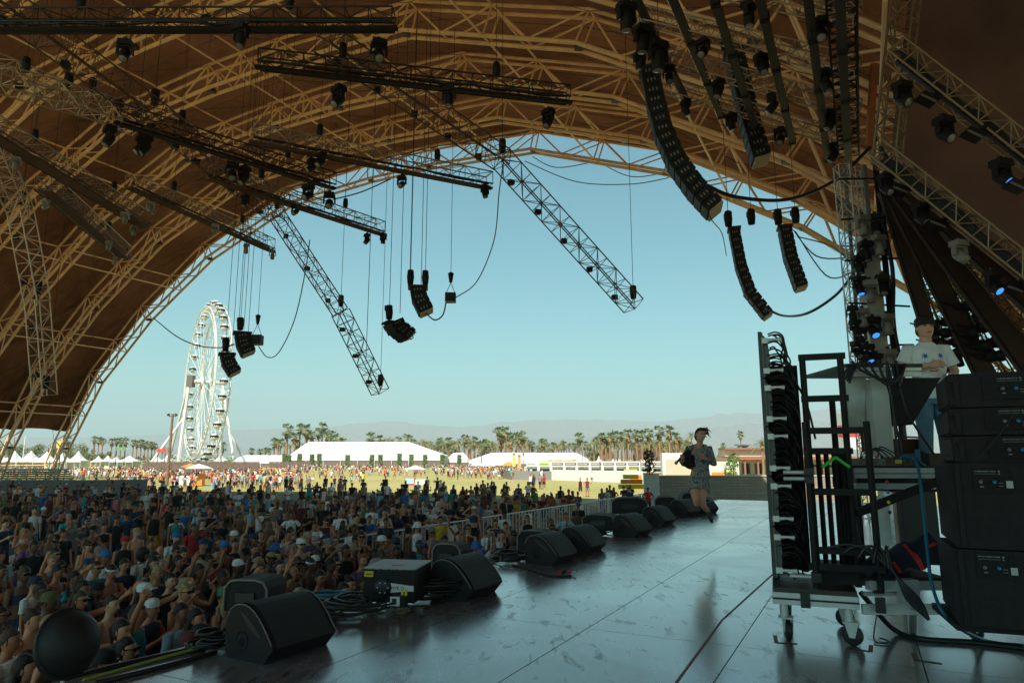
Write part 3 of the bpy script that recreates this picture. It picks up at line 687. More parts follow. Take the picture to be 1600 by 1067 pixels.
# ============================================================ loudspeakers in the air
def line_array(pts, n, cw, ch, cd, label, Y, yaw, hoists=(0,), name='line_array', m=M_BLK, bottom=True):
    """pts: front edge curve in 3D (top to bottom). cabinets strung along it"""
    P = [Vector(p) for p in pts]; seg = [(b - a).length for a, b in zip(P, P[1:])]; tot = sum(seg)
    def along(d):
        for a, b, l in zip(P, P[1:], seg):
            if d <= l: return a.lerp(b, d / l), (b - a).normalized()
            d -= l
        return P[-1], (P[-1] - P[-2]).normalized()
    T = thing(name, P[0], label, 'line array speaker'); fx = Vector((math.cos(yaw), math.sin(yaw), 0)); wx = fx.cross(Z)
    for i in range(n):
        q, d = along(tot * (i + .5) / n); h = tot / n * .985
        d2 = (d - wx * d.dot(wx)).normalized(); f = d2.cross(wx).normalized()
        if f.dot(fx) < 0: f = -f
        rot = Matrix((f, wx, -d2)).transposed()
        poly = [(-cd, -h * .40), (-cd, h * .40), (-cd * .3, h * .5), (0, h * .47), (0, -h * .47), (-cd * .3, -h * .5)]
        o_ = MB().prism(poly, q - wx * cw / 2, f, -d2, wx * cw).build('cabinet', m, T, True)
        MB().box(q + f * .008, (.012, cw * .92, h * .84), rot).build('grille', M_BLK2, o_, True)
        sd = MB()
        for k in range(3): sd.box(q - f * cd * (.25 + .2 * k) - wx * (cw / 2 + .004), (cd * .08, .01, h * .3), rot)
        for k in range(3): sd.box(q - f * cd * (.25 + .2 * k) + wx * (cw / 2 + .004), (cd * .08, .01, h * .3), rot)
        sd.build('rigging_pins', M_GREY, o_, True, kind='stuff')
    q, d = P[0], (P[1] - P[0]).normalized(); 
    MB().box(q - fx * cd / 2 + Z * .08, (cd * 1.3, cw * .8, .08), Matrix((fx, wx, Z)).transposed()).build('fly_frame', M_DRK, T, True)
    if bottom:
        q2, d2 = P[-1], (P[-1] - P[-2]).normalized(); f = d2.cross(wx); f = f if f.dot(fx) > 0 else -f
        MB().box(q2 - f * cd / 2 + d2 * .03, (cd * .9, cw * .95, .06), Matrix((f, wx, d2)).transposed()).build('end_panel', mat('tan_panel', (.42, .33, .22), .6), T, True)
    for k in hoists:
        hp = q - fx * k + Z * .2; MB().lathe([(0, 0), (.12, .03), (.15, .3), (.12, .6), (0, .62)], hp, Z, 10).build('chain_hoist', M_BLK, T, True)
        MB().box(hp + Z * .5 + wx * .18, (.22, .3, .2)).build('hoist_motor', M_BLK, T, True)
        rod('hanging_cable', hp + Z * .6, Vector((hp.x, hp.y, 23)), .012, M_DRK, T, 4)
    return T
yw = math.atan2(V.y, V.x)
line_array([at(1002, 118, 17), at(1012, 170, 17), at(1024, 215, 17), at(1045, 262, 17), at(1074, 303, 17), at(1106, 338, 17)], 16, .8, .3, .46, 'largest curved line array, hanging from the roof into the sky', 17, yw + .25, (0, .5))
line_array([at(1134, 90, 19.5), at(1146, 140, 19.5), at(1158, 195, 19.5), at(1176, 255, 19.5)], 12, .8, .3, .5, 'line array half hidden behind black tubes with pale bottom panel', 19.5, yw + .25, (0,))
line_array([at(1139, 363, 24), at(1150, 420, 24), at(1165, 462, 24), at(1193, 498, 24)], 12, .8, .25, .36, 'slim curved black line array against the sky, left one of the slim pair', 24, yw + .2, (0, .8))
line_array([at(1217, 360, 24), at(1226, 405, 24), at(1243, 453, 24)], 9, .8, .25, .40, 'slim nearly straight line array with tan bottom, right one of the pair', 24, yw + .2, (0, .6))
line_array([at(641, 452, 27), at(644, 470, 27), at(655, 493, 27)], 4, .9, .3, .62, 'small hanging speaker cluster of four cabinets upper one of two in mid sky', 27, yw + .6, (0, .6))
line_array([at(604, 507, 27), at(612, 519, 27), at(630, 533, 27)], 4, 1.0, .3, .55, 'small tilted hanging speaker cluster just below the upper one in mid sky', 27, yw + 1.0, (0.1,))
line_array([at(367, 523, 30), at(370, 541, 30), at(378, 557, 30)], 4, 1.1, .3, .6, 'hanging speaker cluster right of the ferris wheel rim', 30, yw + .9, (0.2,))
line_array([at(344, 556, 30), at(348, 572, 30), at(358, 588, 30)], 4, 1.1, .3, .55, 'hanging speaker cluster overlapping the ferris wheel rim', 30, yw + .9, (0.2,))
def hung_box(px, py, Y, k, label):
    p = at(px, py, Y); T = thing('hanging_speaker_box', p, label, 'hanging speaker')
    MB().box((0, 0, 0), (.42 * k, .36 * k, .36 * k)).build('case', M_BLK, T)
    for sy in (-1, 1): MB().box((0, sy * .19 * k, 0), (.36 * k, .02, .28 * k)).build('grille', M_BLK2, T)
    MB().box((0, 0, -.19 * k), (.4 * k, .34 * k, .02)).build('bottom_panel', mat('tan_panel', (.42, .33, .22)), T)
    for sx in (-1, 1): rod('strap', p + Vector((sx * .18 * k, 0, .18 * k)), p + Vector((0, 0, .62 * k)), .012, M_DRK, T, 4)
    MB().lathe([(0, 0), (.06, .03), (.09, .2), (.12, .42), (0, .48)], (0, 0, .6 * k), Z, 8).build('chain_hoist', M_BLK, T)
    rod('hanging_cable', p + Z * 1.0, p + Z * (22 - p.z), .010, M_DRK, T, 4); T.rotation_euler = (0, 0, 0)
hung_box(704, 465, 27, 1.0, 'single small speaker box hanging at the cable loop end in mid sky')
hung_box(401, 531, 30, 1.15, 'single speaker box hanging at the cable loop near the ferris wheel')
# cable loops
cable([at(712, 465, 27), at(745, 440, 27), at(772, 375, 26), at(780, 300, 25), at(788, 245, 23)], .022, 'cable curving from bent arm down to the single box in mid sky')
cable([at(404, 541, 30), at(418, 558, 30), at(436, 550, 30), at(460, 500, 29), at(476, 430, 28.5), at(484, 375, 28)], .022, 'cable looping from single box near the wheel up to the bent arm')
cable([at(655, 480, 27), at(668, 492, 27), at(680, 500, 27), at(692, 492, 27), at(697, 472, 27)], .03, 'short cable loop between the small cluster and the single box', nm='cable')
cable([at(240, 497, 44), at(275, 525, 38), at(310, 540, 34), at(345, 543, 31), at(366, 538, 30)], .03, 'cable sagging from the arch in front of the ferris wheel top')
cable([at(520, 312, 26), at(565, 300, 26), at(610, 280, 25)], .025, 'cable hanging between two truss ends above the sky')
cable([at(630, 512, 27), at(645, 525, 27), at(642, 530, 27), at(636, 526, 27)], .02, 'small cable hoop at the tilted speaker cluster')
cable([at(832, 245, 44), at(870, 262, 43), at(933, 252, 43)], .03, 'thin cable sagging below the arch left of centre')
cable([at(933, 252, 43), at(985, 276, 42), at(1040, 270, 42)], .03, 'thin cable sagging below the arch right of centre')
cable([at(820, 252, 43), at(900, 284, 42.5), at(985, 288, 42), at(1045, 278, 41)], .03, 'lowest thin cable sagging below the arch apex')
cable([at(1105, 290, 17), at(1150, 308, 17.5), at(1230, 312, 18), at(1300, 285, 18), at(1350, 240, 18), at(1372, 215, 18)], .05, 'thick cable bundle sagging from the largest line array to the right corner')
cable([at(1195, 480, 23), at(1222, 493, 22), at(1260, 490, 20), at(1305, 462, 18.5), at(1335, 425, 17)], .04, 'cable bundle sagging from the slim array to the light tower')
for k, (c0, c1, c2) in enumerate([((1240, 360), (1275, 400), (1335, 402)), ((1243, 362), (1290, 430), (1335, 424)), ((1246, 370), (1300, 385), (1334, 418))]):
    cable([at(*c0, 24), at(*c1, 20), at(*c2, 17)], .022, ['upper thin cable between the slim arrays and the light tower', 'lowest thin cable between the slim arrays and the light tower', 'middle thin cable between the slim arrays and the light tower'][k])
cable([at(1100, 300, 17), at(1110, 340, 17), at(1128, 365, 20), at(1135, 400, 23.7)], .015, 'thin cable trailing from big array foot to the slim array')
for k in range(8):
    px = [362, 372, 381, 388, 572, 625, 640, 658][k]; Yk = 30 if k < 4 else 27
    b = at(px, [555, 520, 515, 520, 560, 490, 450, 448][k], Yk); o = MB().tube(b, Vector((b.x, b.y, 22)), .012, n=4).build('suspension_wire', M_DRK)
    o['label'] = ['thin wire over the speaker overlapping the wheel rim', 'thin wire left of the speaker beside the wheel', 'thin wire over the speaker beside the wheel', 'thin wire right of the speaker beside the wheel',
                  'lone long thin wire ending near bent arm tip', 'thin wire above the tilted speaker cluster', 'left thin wire above the small upper cluster', 'right thin wire above the small upper cluster'][k]; o['category'] = 'wire'

# ============================================================ overhead grid at the stage side
M_TUBE = mat('led_tube', (0.05, 0.045, 0.045), 0.5, 0.2)
SE = 20.0
tub = [((1000, 0), (1075, 162)), ((1062, 0), (1127, 182)), ((1130, 0), (1181, 200)), ((1210, 0), (1238, 222)), ((1296, 0), (1293, 250)), ((1334, 0), (1326, 265))]
tl = ['leftmost black tube batten of the overhead grid by the big line array', 'second black tube batten from the left in the overhead grid', 'third black tube batten from the left in the overhead grid', 'fourth black tube batten from the left in the overhead grid',
      'fifth black tube batten, nearly upright, in the overhead grid', 'sixth and rightmost black tube batten in the overhead grid']
tube3 = []
for k, (a, b) in enumerate(tub):
    pb = ats(*b, SE); pa = ats(a[0] - (b[0] - a[0]) * .35, -70, SE - 11.5) if k < 5 else ats(1336, -70, SE - 11.5)
    dirn = -U; pa = pb - U * 12.5 + Z * 0.0
    tube3.append(pb)
    T = thing('tube_batten', pb, tl[k], 'light batten', 'black tube battens of the overhead grid')
    for j in range(6):
        c0 = pb - U * (j * 2.08); c1 = c0 - U * 2.02; MB().bar(c0, c1, .17, .15).build('tube_section', M_TUBE, T, True)
        MB().bar(c0 - U * .0, c0 - U * .07, .2, .19).build('joint_collar', M_BLK, T, True)
cc = 0
for j in range(6):
    s = SE - .6 - j * 2.0
    a = tube3[0] + V * .6 - U * (20 - s) + Z * .45; b = tube3[5] - V * .3 - U * (20 - s) + Z * .45
    T = rig_truss(a, b, f'light lattice cross truss of the overhead grid, {ORD[j]} from its far end', w=.35, h=.35, board=False, panel=.38, m=M_ALU, hangers=0, name='cross_truss', group='cross trusses of the overhead grid', rc=.022, rl=.011)
    for k in range(4):
        q = a.lerp(b, (k + .5) / 4) - Z * .2; cc += 1
        if seen(q, 10): head_at(q, f'dark lamp on overhead grid cross truss {ORD[j]} from far end, {ORD[k]} from left', R.uniform(-2, 2), .8, 'dark', R.uniform(-.6, .6))
# lattice spine of the grid
rig_truss(tube3[4] + Vector((.1, 0, .25)) - V * .45, tube3[4] - U * 13 + Vector((.1, 0, .25)) - V * .45, 'dense black lattice spine between the two rightmost tube battens', w=.5, h=.5, board=False, panel=.3, m=M_BLK, hangers=0, group='overhead grid spine')
for k, (px, py, Y, kk) in enumerate([(978, 25, 12.5, 1.35), (1003, 62, 13.5, 1.35), (1027, 85, 13.5, 1.5), (998, 105, 16, 1.0)]):
    T = head_at(at(px, py - 25, Y), ['large tilted lamp at the very top beside the leftmost tube batten', 'large tilted lamp above the top of the big line array', 'largest lamp hanging in front of the big line array top', 'small lamp at left of the big line array frame'][k], .5, kk * .72, 'dark', .5)

# ============================================================ light tower
TB = at(1376, 560, 16.5); TX, TY = TB.x, TB.y
TT = at(1376, 262, 16.8); 
T = thing('light_tower', Vector((TX, TY, STZ)), 'upright grey tower of trusses at stage right covered in small lamps', 'tower')
for k, (dx, dy, m, w_) in enumerate([(-.10, -.05, M_ALU2, .42), (.13, .15, M_GREY, .10), (-.38, .25, M_GREY, .08), (.30, -.1, M_BLK, .12)]):
    MB().bar((dx, dy, 0), (dx * .9, dy, (at(1376, 372, 16.6).z if k == 0 else TT.z) - STZ), w_, w_ * .6, Vector((0, 1, 0))).build('mast', m, T)
for (dx, dy) in ((-.45, .2), (.05, .35)):
    cor, lac = truss(Vector((dx, dy, 0)), Vector((dx, dy, TT.z - STZ)), .28, .28, .35, .02, .012)
    for c in cor: MB().tube(Vector((dx, dy, 0)) + c, Vector((dx, dy, TT.z - STZ)) + c, .02, n=5).build('chord', M_ALU2, T)
    lac.build('lacing', M_ALU2, T, kind='stuff')
for k in range(8):
    z = .9 + k * (TT.z - STZ - 1.2) / 7.2; MB().bar((-.75, -.15, z), (.75, -.15, z + R.uniform(-.1, .1)), .04, .04).build('outrigger_bar', M_BLK, T)
pts = [Vector((.38 + .05 * math.sin(k * 1.3), -.12, k * .55)) for k in range(15)]; MB().swire(pts, .05, 6).build('cable_bundle', M_CAB, T)
tpx = [(1346, 345, 1), (1366, 343, 1), (1351, 385, 1), (1371, 375, 1), (1341, 408, .9), (1341, 440, .9), (1357, 445, 1.1), (1377, 437, 1), (1331, 486, .8), (1346, 490, .9), (1336, 508, .8), (1362, 503, 1), (1384, 498, 1),
       (1343, 522, .8), (1338, 542, .8), (1354, 545, .9), (1348, 562, .8), (1368, 560, .9), (1387, 553, 1)]
for k, (px, py, kk) in enumerate(tpx):
    q = at(px, py - 12, 16.0); head_at(q, f'small lamp on the grey light tower, {ORD[k]} counting from the top', R.uniform(-.5, .5), .82 * kk, 'lit' if k in (5, 11, 15) else ('dark' if k % 3 else 'grey'), R.uniform(-.3, .3), 'small lamps on the light tower')
# right fan: cladding panels and lattice radiating from the tower head
FC = at(1384, 285, 16.2)
fan = [((1452, 520), 16.2, 13), ((1545, 600), 14.5, 16), ((1620, 590), 13.0, 20), ((1665, 525), 12.0, 22)]
fl = ['leftmost dark cladding beam of the fan, ending behind the DJ head', 'second dark cladding beam of the fan at right', 'third dark cladding beam of the fan at right', 'fourth, topmost dark cladding beam of the fan at right']
mat('fan_metal', (.17, .12, .08), .5, .4)
for k, (e, Y, _) in enumerate(fan):
    b = at(*e, Y); b = FC + (b - FC) * 1.12; st = at(1384 + 6 * k, 300 - 6 * k, 16.0); T = thing('fan_beam', st, fl[k], 'fan beam', 'dark beams fanning out from the light tower')
    wd = [.30, .40, .46, .50][k]
    MB().bar(st, b, wd, .16, Vector((0, -1, .3))).build('cladding', mat('fan_brown', (.055, .032, .026), .6), T, True)
    for sx in (-1, 1):
        x = (b - st).normalized().cross(Vector((0, -1, .3))).normalized() * (wd / 2 + .02) * sx; rod('edge_strip', st + x - Vector((0, .06, 0)), b + x - Vector((0, .06, 0)), .022, M_BLK, T)
    for off in (Vector((.42, .35, .32)), Vector((.80, .7, .6))):
     cor, lac = truss(st + off * .3, b + off, .36, .3, .36, .02, .011)
     for c in cor: rod('chord', st + off * .3 + c, b + off + c, .018, MATS['fan_metal'], T, 5)
     lac.build('lacing', MATS['fan_metal'], T, True, kind='stuff')
for k, (px, py, Y) in enumerate([(1459, 510, 16), (1478, 503, 16), (1475, 521, 15.5), (1487, 518, 15.5), (1470, 536, 15.5), (1493, 535, 15.4), (1495, 552, 15.4), (1478, 575, 15), (1497, 565, 15), (1505, 487, 15), (1522, 500, 15),
                                (1520, 520, 14.6), (1535, 512, 14.6), (1540, 540, 14.5), (1553, 535, 14.5), (1548, 557, 14.5), (1562, 556, 14.4), (1513, 478, 14.8)]):
    p = at(px, py, Y); T = thing('round_lamp', p, f'small round black lamp among the fan beams, {ORD[k]} from the DJ head rightward', 'stage light', 'small round lamps on the fan beams')
    MB().lathe([(0, -.10), (.10, -.08), (.13, 0), (.13, .07), (.11, .1), (0, .09)], (0, 0, 0), Vector((.8, -.6, .2)), 10).build('housing', M_BLK, T)
    MB().box((-.16, .05, 0), (.2, .12, .12)).build('yoke', M_BLK, T); rod('arm', p + Vector((-.22, .05, 0)), p + Vector((-.5, .1, .1)), .02, M_BLK, T, 5)
# two big diagonal lattice trusses in front of the dark drape
DT = [((1398, 78), (1640, 268), 11.8, 11.0, 'upper diagonal lattice truss with large lamps before the dark drape'), ((1372, 236), (1640, 448), 12.6, 11.2, 'lower diagonal lattice truss along the drape edge above the fan')]
for k, (a, b, Ya, Yb, lab) in enumerate(DT):
    pa, pb = at(*a, Ya), at(*b, Yb); T = rig_truss(pa, pb, lab, w=.42, h=.34, board=False, panel=.36, m=mat('brass_alu', (.30, .205, .12), .45, .4), hangers=0, name='diagonal_truss', group='diagonal trusses by the drape', rc=.024, rl=.014)
    MB().bar(pa - Z * .25 + Vector((0, -.1, 0)), pb - Z * .25 + Vector((0, -.1, 0)), .1, .16).build('cable_tray', M_BLK, T, True)
    MB().swire([pa.lerp(pb, i / 14) + Vector((R.uniform(-.06, .06), 0, R.uniform(-.05, .08))) for i in range(15)], .04, 5).build('cable_bundle', M_CAB, T, True)
for k, (px, py, Y, kk, kind, lab) in enumerate([(1408, 118, 11.6, 1.15, 'dark', 'large dark lamp at the top of the upper diagonal truss, against the drape edge'), (1473, 172, 11.2, 1.15, 'dark', 'large dark lamp in the middle of the upper diagonal truss'),
        (1562, 238, 11, 1.15, 'lit', 'large lamp with blue lit lens on the upper diagonal truss'), (1382, 262, 12.4, 1.0, 'dark', 'lamp under the head of the lower diagonal truss at the tower top'), (1437, 308, 12.2, 1.0, 'dark', 'lamp on the lower diagonal truss, second from its top'),
        (1497, 365, 11.8, 1.0, 'grey', 'grey fronted lamp with cream lens on the lower diagonal truss'), (1549, 412, 11.6, 1.0, 'lit', 'lamp with blue lit lens on the lower diagonal truss')]):
    head_at(at(px, py + 6, Y), lab, .3, kk * .70, kind, -.35)
for k, (px, py, Y, lab) in enumerate([(1456, 150, 11.4, 'flat strobe panel between the two upper dark lamps'), (1528, 205, 11.1, 'flat strobe panel just left of the upper blue lit lamp'), (1595, 285, 10.9, 'flat strobe panel cut by the right picture edge'),
        (1412, 292, 12.3, 'flat strobe panel near the head of the lower diagonal truss'), (1470, 345, 12, 'flat strobe panel midway down the lower diagonal truss'), (1590, 445, 11.5, 'flat strobe panel at the low end of the lower diagonal truss')]):
    p = at(px, py, Y); T = thing('strobe_panel', p, lab, 'stage light', 'flat strobe panels'); rt = Matrix.Rotation(rad(-25), 3, 'X') @ Matrix.Rotation(.4, 3, 'Z')
    MB().box((-.1, 0, -.05), (.42, .26, .07), rt, taper=.7).build('housing', M_BLK, T); MB().box((-.12, -.1, -.1), (.36, .03, .03), rt).build('led_row', M_GREY, T); MB().bar((.05, 0, 0), (.18, .05, .14), .08, .06).build('bracket', M_BLK, T)
# vertical truss at the drape's left edge, orange hoist arm
vt = [at(1418, -20, 12.5), at(1385, 260, 13.0)]
rig_truss(vt[0], vt[1], 'steep lattice truss along the left edge of the dark drape', w=.42, h=.42, board=False, panel=.36, m=mat('brass_alu', (.55, .42, .26)), hangers=0, name='edge_truss', group='drape edge truss')
o = MB().bar(at(1366, 100, 14), at(1358, 228, 14.3), .14, .1, Vector((0, -1, 0))).build('rusty_hoist_arm', mat('rust_paint', (.32, .10, .03), .6)); o['label'] = 'rust coloured upright arm beside the steep edge truss'; o['category'] = 'hoist arm'
# dark drape: a thick fabric sheet behind the diagonal trusses
dp = [at(1428, -70, 13.3), at(1390, 250, 14.2), at(1480, 335, 13.7), at(1640, 500, 12.6), at(1720, 560, 12.2), at(1760, -70, 12.0)]
md = bpy.data.materials.new('drape'); 
M_DRAPE = mat('dark_drape_fabric', (.15, .075, .055), .9, 0, .35, .5, .5, 25)
mb = MB(); n = 26
def bil(a, b, c, d, x, y): return a.lerp(b, x).lerp(d.lerp(c, x), y)
nv = (dp[1] - dp[0]).cross(dp[4] - dp[0]).normalized()
for i in range(n + 1):
    for j in range(n + 1):
        x, y = i / n, j / n; lo = dp[1].lerp(dp[4], x); q = dp[0].lerp(dp[5], x).lerp(lo, y); mb.v.append(tuple(q + nv * .10 * math.sin(x * 9 + y * 3) * (1 if 0 < i < n else 0)))
for i in range(n):
    for j in range(n): a = i * (n + 1) + j; mb.f.append((a, a + 1, a + n + 2, a + n + 1)); mb.m.append(0); mb.sm.append(True)
o = mb.build('drape', M_DRAPE); so_ = o.modifiers.new('thickness', 'SOLIDIFY'); so_.thickness = .03
o['label'] = 'large dark brown drape filling the upper right corner behind diagonal trusses'; o['category'] = 'drape'
# ============================================================ the field beyond: tents, stalls, wheel, palms
def shell_tent(px0, px1, Y, base_h, ridge_h, hipL, hipR, label, depth, bays, name='marquee_tent', m=None):
    """long clear-span tent seen on its side"""
    x0 = (px0 - 800) / FPX * Y * 1.015; x1 = (px1 - 800) / FPX * Y * 1.015; T = thing(name, (x0, Y, 0), label, 'marquee tent')
    L = x1 - x0; mat_ = m or M_WFAB
    for k in range(bays):
        a, b = L * k / bays, L * (k + 1) / bays - .12; 
        def rh(x):
            if hipL and x < hipL: return base_h + (ridge_h - base_h) * x / hipL
            if hipR and x > L - hipR: return base_h + (ridge_h - base_h) * (L - x) / hipR
            return ridge_h
        def rd(x): return depth / 2 * (rh(x) - base_h) / (ridge_h - base_h)
        mb = MB(); n = 4; vs = []
        for i in range(n + 1):
            x = a + (b - a) * i / n; 
            vs += [(x, 0, base_h), (x, rd(x) * .5, base_h + (rh(x) - base_h) * .48), (x, rd(x), rh(x)), (x, depth - rd(x), rh(x)), (x, depth, base_h)]
        fs = []
        for i in range(n):
            for j in range(4): q = i * 5 + j; fs.append((q, q + 5, q + 6, q + 1))
        mb.add(vs, fs, 0, False); mb.build('roof_panel', mat_, T)
        MB().box(((a + b) / 2, .05, base_h * .78), (b - a, .1, base_h * .42)).build('side_wall_panel', mat_, T)
        MB().box(((a + b) / 2, .3, base_h * .30), (b - a - .6, .1, base_h * .55)).build('window_band', mat('tent_window', (.16, .12, .10), .4), T)
        MB().box((a, -.05, base_h / 2), (.22, .22, base_h)).build('post', M_WHT, T)
    MB().box((L / 2, depth / 2, base_h / 2), (L - .6, depth - 1.5, base_h * .98)).build('inner_volume', mat('tent_inner', (.35, .34, .33)), T)
    return T
shell_tent(462, 695, 300, 5.0, 11.2, 3.0, 17, 'large white clear-span tent with sloped right end, on the field behind hedge columns', 30, 9)
shell_tent(700, 735, 330, 3.2, 6.5, 3, 3, 'small white tent partly behind the palms right of the large tent', 10, 2)
shell_tent(735, 918, 260, 3.0, 5.9, 8, 4, 'low white tent behind the food stalls with a hipped left end', 18, 7)
shell_tent(915, 1012, 290, 2.2, 3.4, 2, 2, 'very low white tent roof below the row of tall palms', 10, 4)
shell_tent(376, 462, 310, 2.6, 5.2, 2, 2, 'low white tent between the ferris wheel and the large tent', 12, 4)
# hedge columns
M_HEDGE = mat('hedge_leaf', (.14, .19, .06), .8, 0, .5, 3)
def leaf_cloud(mb, c, r, n, sz, seed, mi=0, shell=.55):
    rr_ = random.Random(seed); c = Vector(c)
    for _ in range(n):
        d = Vector((rr_.gauss(0, 1), rr_.gauss(0, 1), rr_.gauss(0, 1))).normalized(); k = shell + (1 - shell) * rr_.random()
        p = c + Vector((d.x * r[0], d.y * r[1], d.z * r[2])) * k
        a = Vector((rr_.gauss(0, 1), rr_.gauss(0, 1), rr_.gauss(0, .6))).normalized() * sz * rr_.uniform(.6, 1.3); b = d.cross(a).normalized() * sz * rr_.uniform(.35, .8)
        mb.add([p - a, p + b, p + a, p - b], [(0, 1, 2, 3)], mi)
hx = [454, 461, 477, 496, 507, 550, 587, 600, 629, 647, 668, 694, 720]
for k, px in enumerate(hx):
    Y = 284; x = (px - 800) / FPX * Y * 1.013; T = thing('hedge_column', (x, Y, 0), f'square green hedge column before the large white tent, {ORD[k]} from the left', 'hedge', 'hedge columns along the large tent')
    hh = R.uniform(5.0, 5.7); mb = MB(); rr_ = random.Random(k)
    for _ in range(420):
        f = rr_.randrange(4); u1, v1 = rr_.uniform(-.75, .75), rr_.uniform(0, hh); c = [(u1, -.75), (u1, .75), (-.75, u1), (.75, u1)][f]
        p = Vector((c[0] * rr_.uniform(.9, 1.1), c[1] * rr_.uniform(.9, 1.1), v1)); a = Vector((rr_.gauss(0, 1), rr_.gauss(0, 1), rr_.gauss(0, 1))).normalized() * .22; b = a.cross(Vector((rr_.gauss(0, 1), 1, 0))).normalized() * .16
        mb.add([p - a, p + b, p + a, p - b], [(0, 1, 2, 3)])
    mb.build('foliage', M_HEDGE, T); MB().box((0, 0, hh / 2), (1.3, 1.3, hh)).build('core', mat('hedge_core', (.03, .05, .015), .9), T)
# ---- palms
M_TRUNK = mat('palm_trunk', (.26, .15, .085), .9, 0, .3, 6, .6, 14)
M_FROND = mat('palm_frond', (.13, .17, .06), .6, 0, .35, 2.5)
M_FRONDY = mat('date_palm_frond', (.20, .21, .08), .6, 0, .35, 2.5)
M_SKIRT = mat('dry_frond_skirt', (.26, .15, .055), .9, 0, .3, 5)
_palm = {}
def palm_mesh(kind, v):
    if (kind, v) in _palm: return _palm[(kind, v)]
    rr_ = random.Random(v * 7 + (0 if kind == 'fan' else 99)); cr = MB(); sk = MB()
    if kind == 'fan':
        for k in range(34):
            az = rr_.uniform(0, 6.283); el = rr_.uniform(-.75, 1.25); d = Vector((math.cos(az) * math.cos(el), math.sin(az) * math.cos(el), math.sin(el))); L = rr_.uniform(.9, 1.35)
            b0 = Vector((0, 0, rr_.uniform(-.2, .3))); c = b0 + d * L; c.z -= .15 * L; x = d.cross(Z).normalized(); y = x.cross(d)
            cr.tube(b0, c, .03, .02, 3, caps=False)
            for j in range(9):
                a = (j - 4) / 4 * 1.25; dd = d * math.cos(a) + x * math.sin(a); tip = c + dd * rr_.uniform(.75, 1.1) - Z * rr_.uniform(.1, .45); sd = dd.cross(y).normalized() * .085
                cr.add([c, c + dd * .5 + sd, tip, c + dd * .5 - sd], [(0, 1, 2, 3)])
        for k in range(36):
            az = rr_.uniform(0, 6.283); z0 = -rr_.uniform(.1, 1.3); r0 = .32; p = Vector((math.cos(az) * r0, math.sin(az) * r0, z0)); q = p + Vector((math.cos(az) * .38, math.sin(az) * .38, -rr_.uniform(.8, 1.3))); s_ = Vector((-math.sin(az), math.cos(az), 0)) * .2
            sk.add([p - s_ * .5, q - s_, q + s_, p + s_ * .5], [(0, 1, 2, 3)])
    else:
        for k in range(34):
            az = rr_.uniform(0, 6.283); el = rr_.uniform(-.15, 1.3); L = rr_.uniform(2.2, 3.1); pts = []; 
            for j in range(7):
                t_ = j / 6; r_ = L * t_ * math.cos(el) ; z_ = L * t_ * math.sin(el) - 1.25 * t_ * t_ * L * .5 * (1.1 - .3 * el); pts.append(Vector((math.cos(az) * r_, math.sin(az) * r_, z_)))
            side = Vector((-math.sin(az), math.cos(az), 0))
            for j in range(6):
                a, b = pts[j], pts[j + 1]; dd = (b - a); ll = .55 * math.sin(math.pi * (j + 1) / 8.0) + .1
                for sgn in (-1, 1):
                    for h_ in (0.0, .5):
                        p = a + dd * h_; tip = p + side * sgn * ll + dd.normalized() * ll * .7 - Z * .12
                        cr.add([p, p + dd * .22, tip], [(0, 1, 2)])
        for k in range(14):
            az = rr_.uniform(0, 6.283); p = Vector((math.cos(az) * .25, math.sin(az) * .25, -.1)); q = p + Vector((math.cos(az) * .5, math.sin(az) * .5, -.7)); s_ = Vector((-math.sin(az), math.cos(az), 0)) * .12
            sk.add([p - s_, q - s_ * .4, q + s_ * .4, p + s_], [(0, 1, 2, 3)])
    tk = MB(); n = 7; wob = [rr_.uniform(-.06, .06) for _ in range(n)]
    tk.loft([Vector((wob[j] * (1 - j / n), wob[j] * .5, j / (n - 1))) for j in range(n)], [.34 - .11 * j / (n - 1) for j in range(n)], 7)
    m = M_FROND if kind == 'fan' else M_FRONDY
    _palm[(kind, v)] = (cr.mesh('crown', m), sk.mesh('dry_skirt', M_SKIRT), tk.mesh('trunk', M_TRUNK)); return _palm[(kind, v)]
def palm(px, ytop, Y, kind, label, group, k=1.0, v=None):
    x = (px - 800) / FPX * Y * 1.014; top = CAMZ + (HOR - ytop) / FPX * Y * 1.0; T = thing('palm_tree', (x, Y, 0), label, 'palm tree', group, R.uniform(0, 6))
    c, s_, t_ = palm_mesh(kind, R.randrange(4) if v is None else v); hgt = top - (1.2 if kind == 'fan' else 1.6) * k
    o = put('trunk', t_, T); o.scale = (k, k, max(1, hgt)); o = put('crown', c, T); o.location = (0, 0, hgt); o.scale = (k, k, k); o.rotation_euler = (R.uniform(-.08, .08), R.uniform(-.08, .08), 0)
    o = put('dry_skirt', s_, T); o.location = (0, 0, hgt); o.scale = (k, k, k)
def row(items, Y0, Y1, what, group, kscale=1.0):
    items = sorted(items); 
    for i, it in enumerate(items):
        px, y, kind = it[:3]; Y = R.uniform(Y0, Y1); kd = 'slim fan palm with dry skirt' if kind == 'fan' else 'arching date palm'
        palm(px, y, Y, kind, f'{kd} {what}, {ORD[i % len(ORD)]} from left', group, kscale * (it[3] if len(it) > 3 else 1) * Y / 235)
f, d = 'fan', 'date'
row([(438, 686, f), (447, 686, f), (457, 665, f, 1.35), (469, 676, f, 1.2), (476, 664, f), (485, 665, f, 1.1), (487, 673, f), (494, 674, f, 1.1), (505, 671, f), (510, 662, f, 1.1), (518, 676, f), (523, 673, f), (532, 680, f), (542, 685, f)], 330, 360, 'behind the left end of large tent', 'palms behind the large tent')
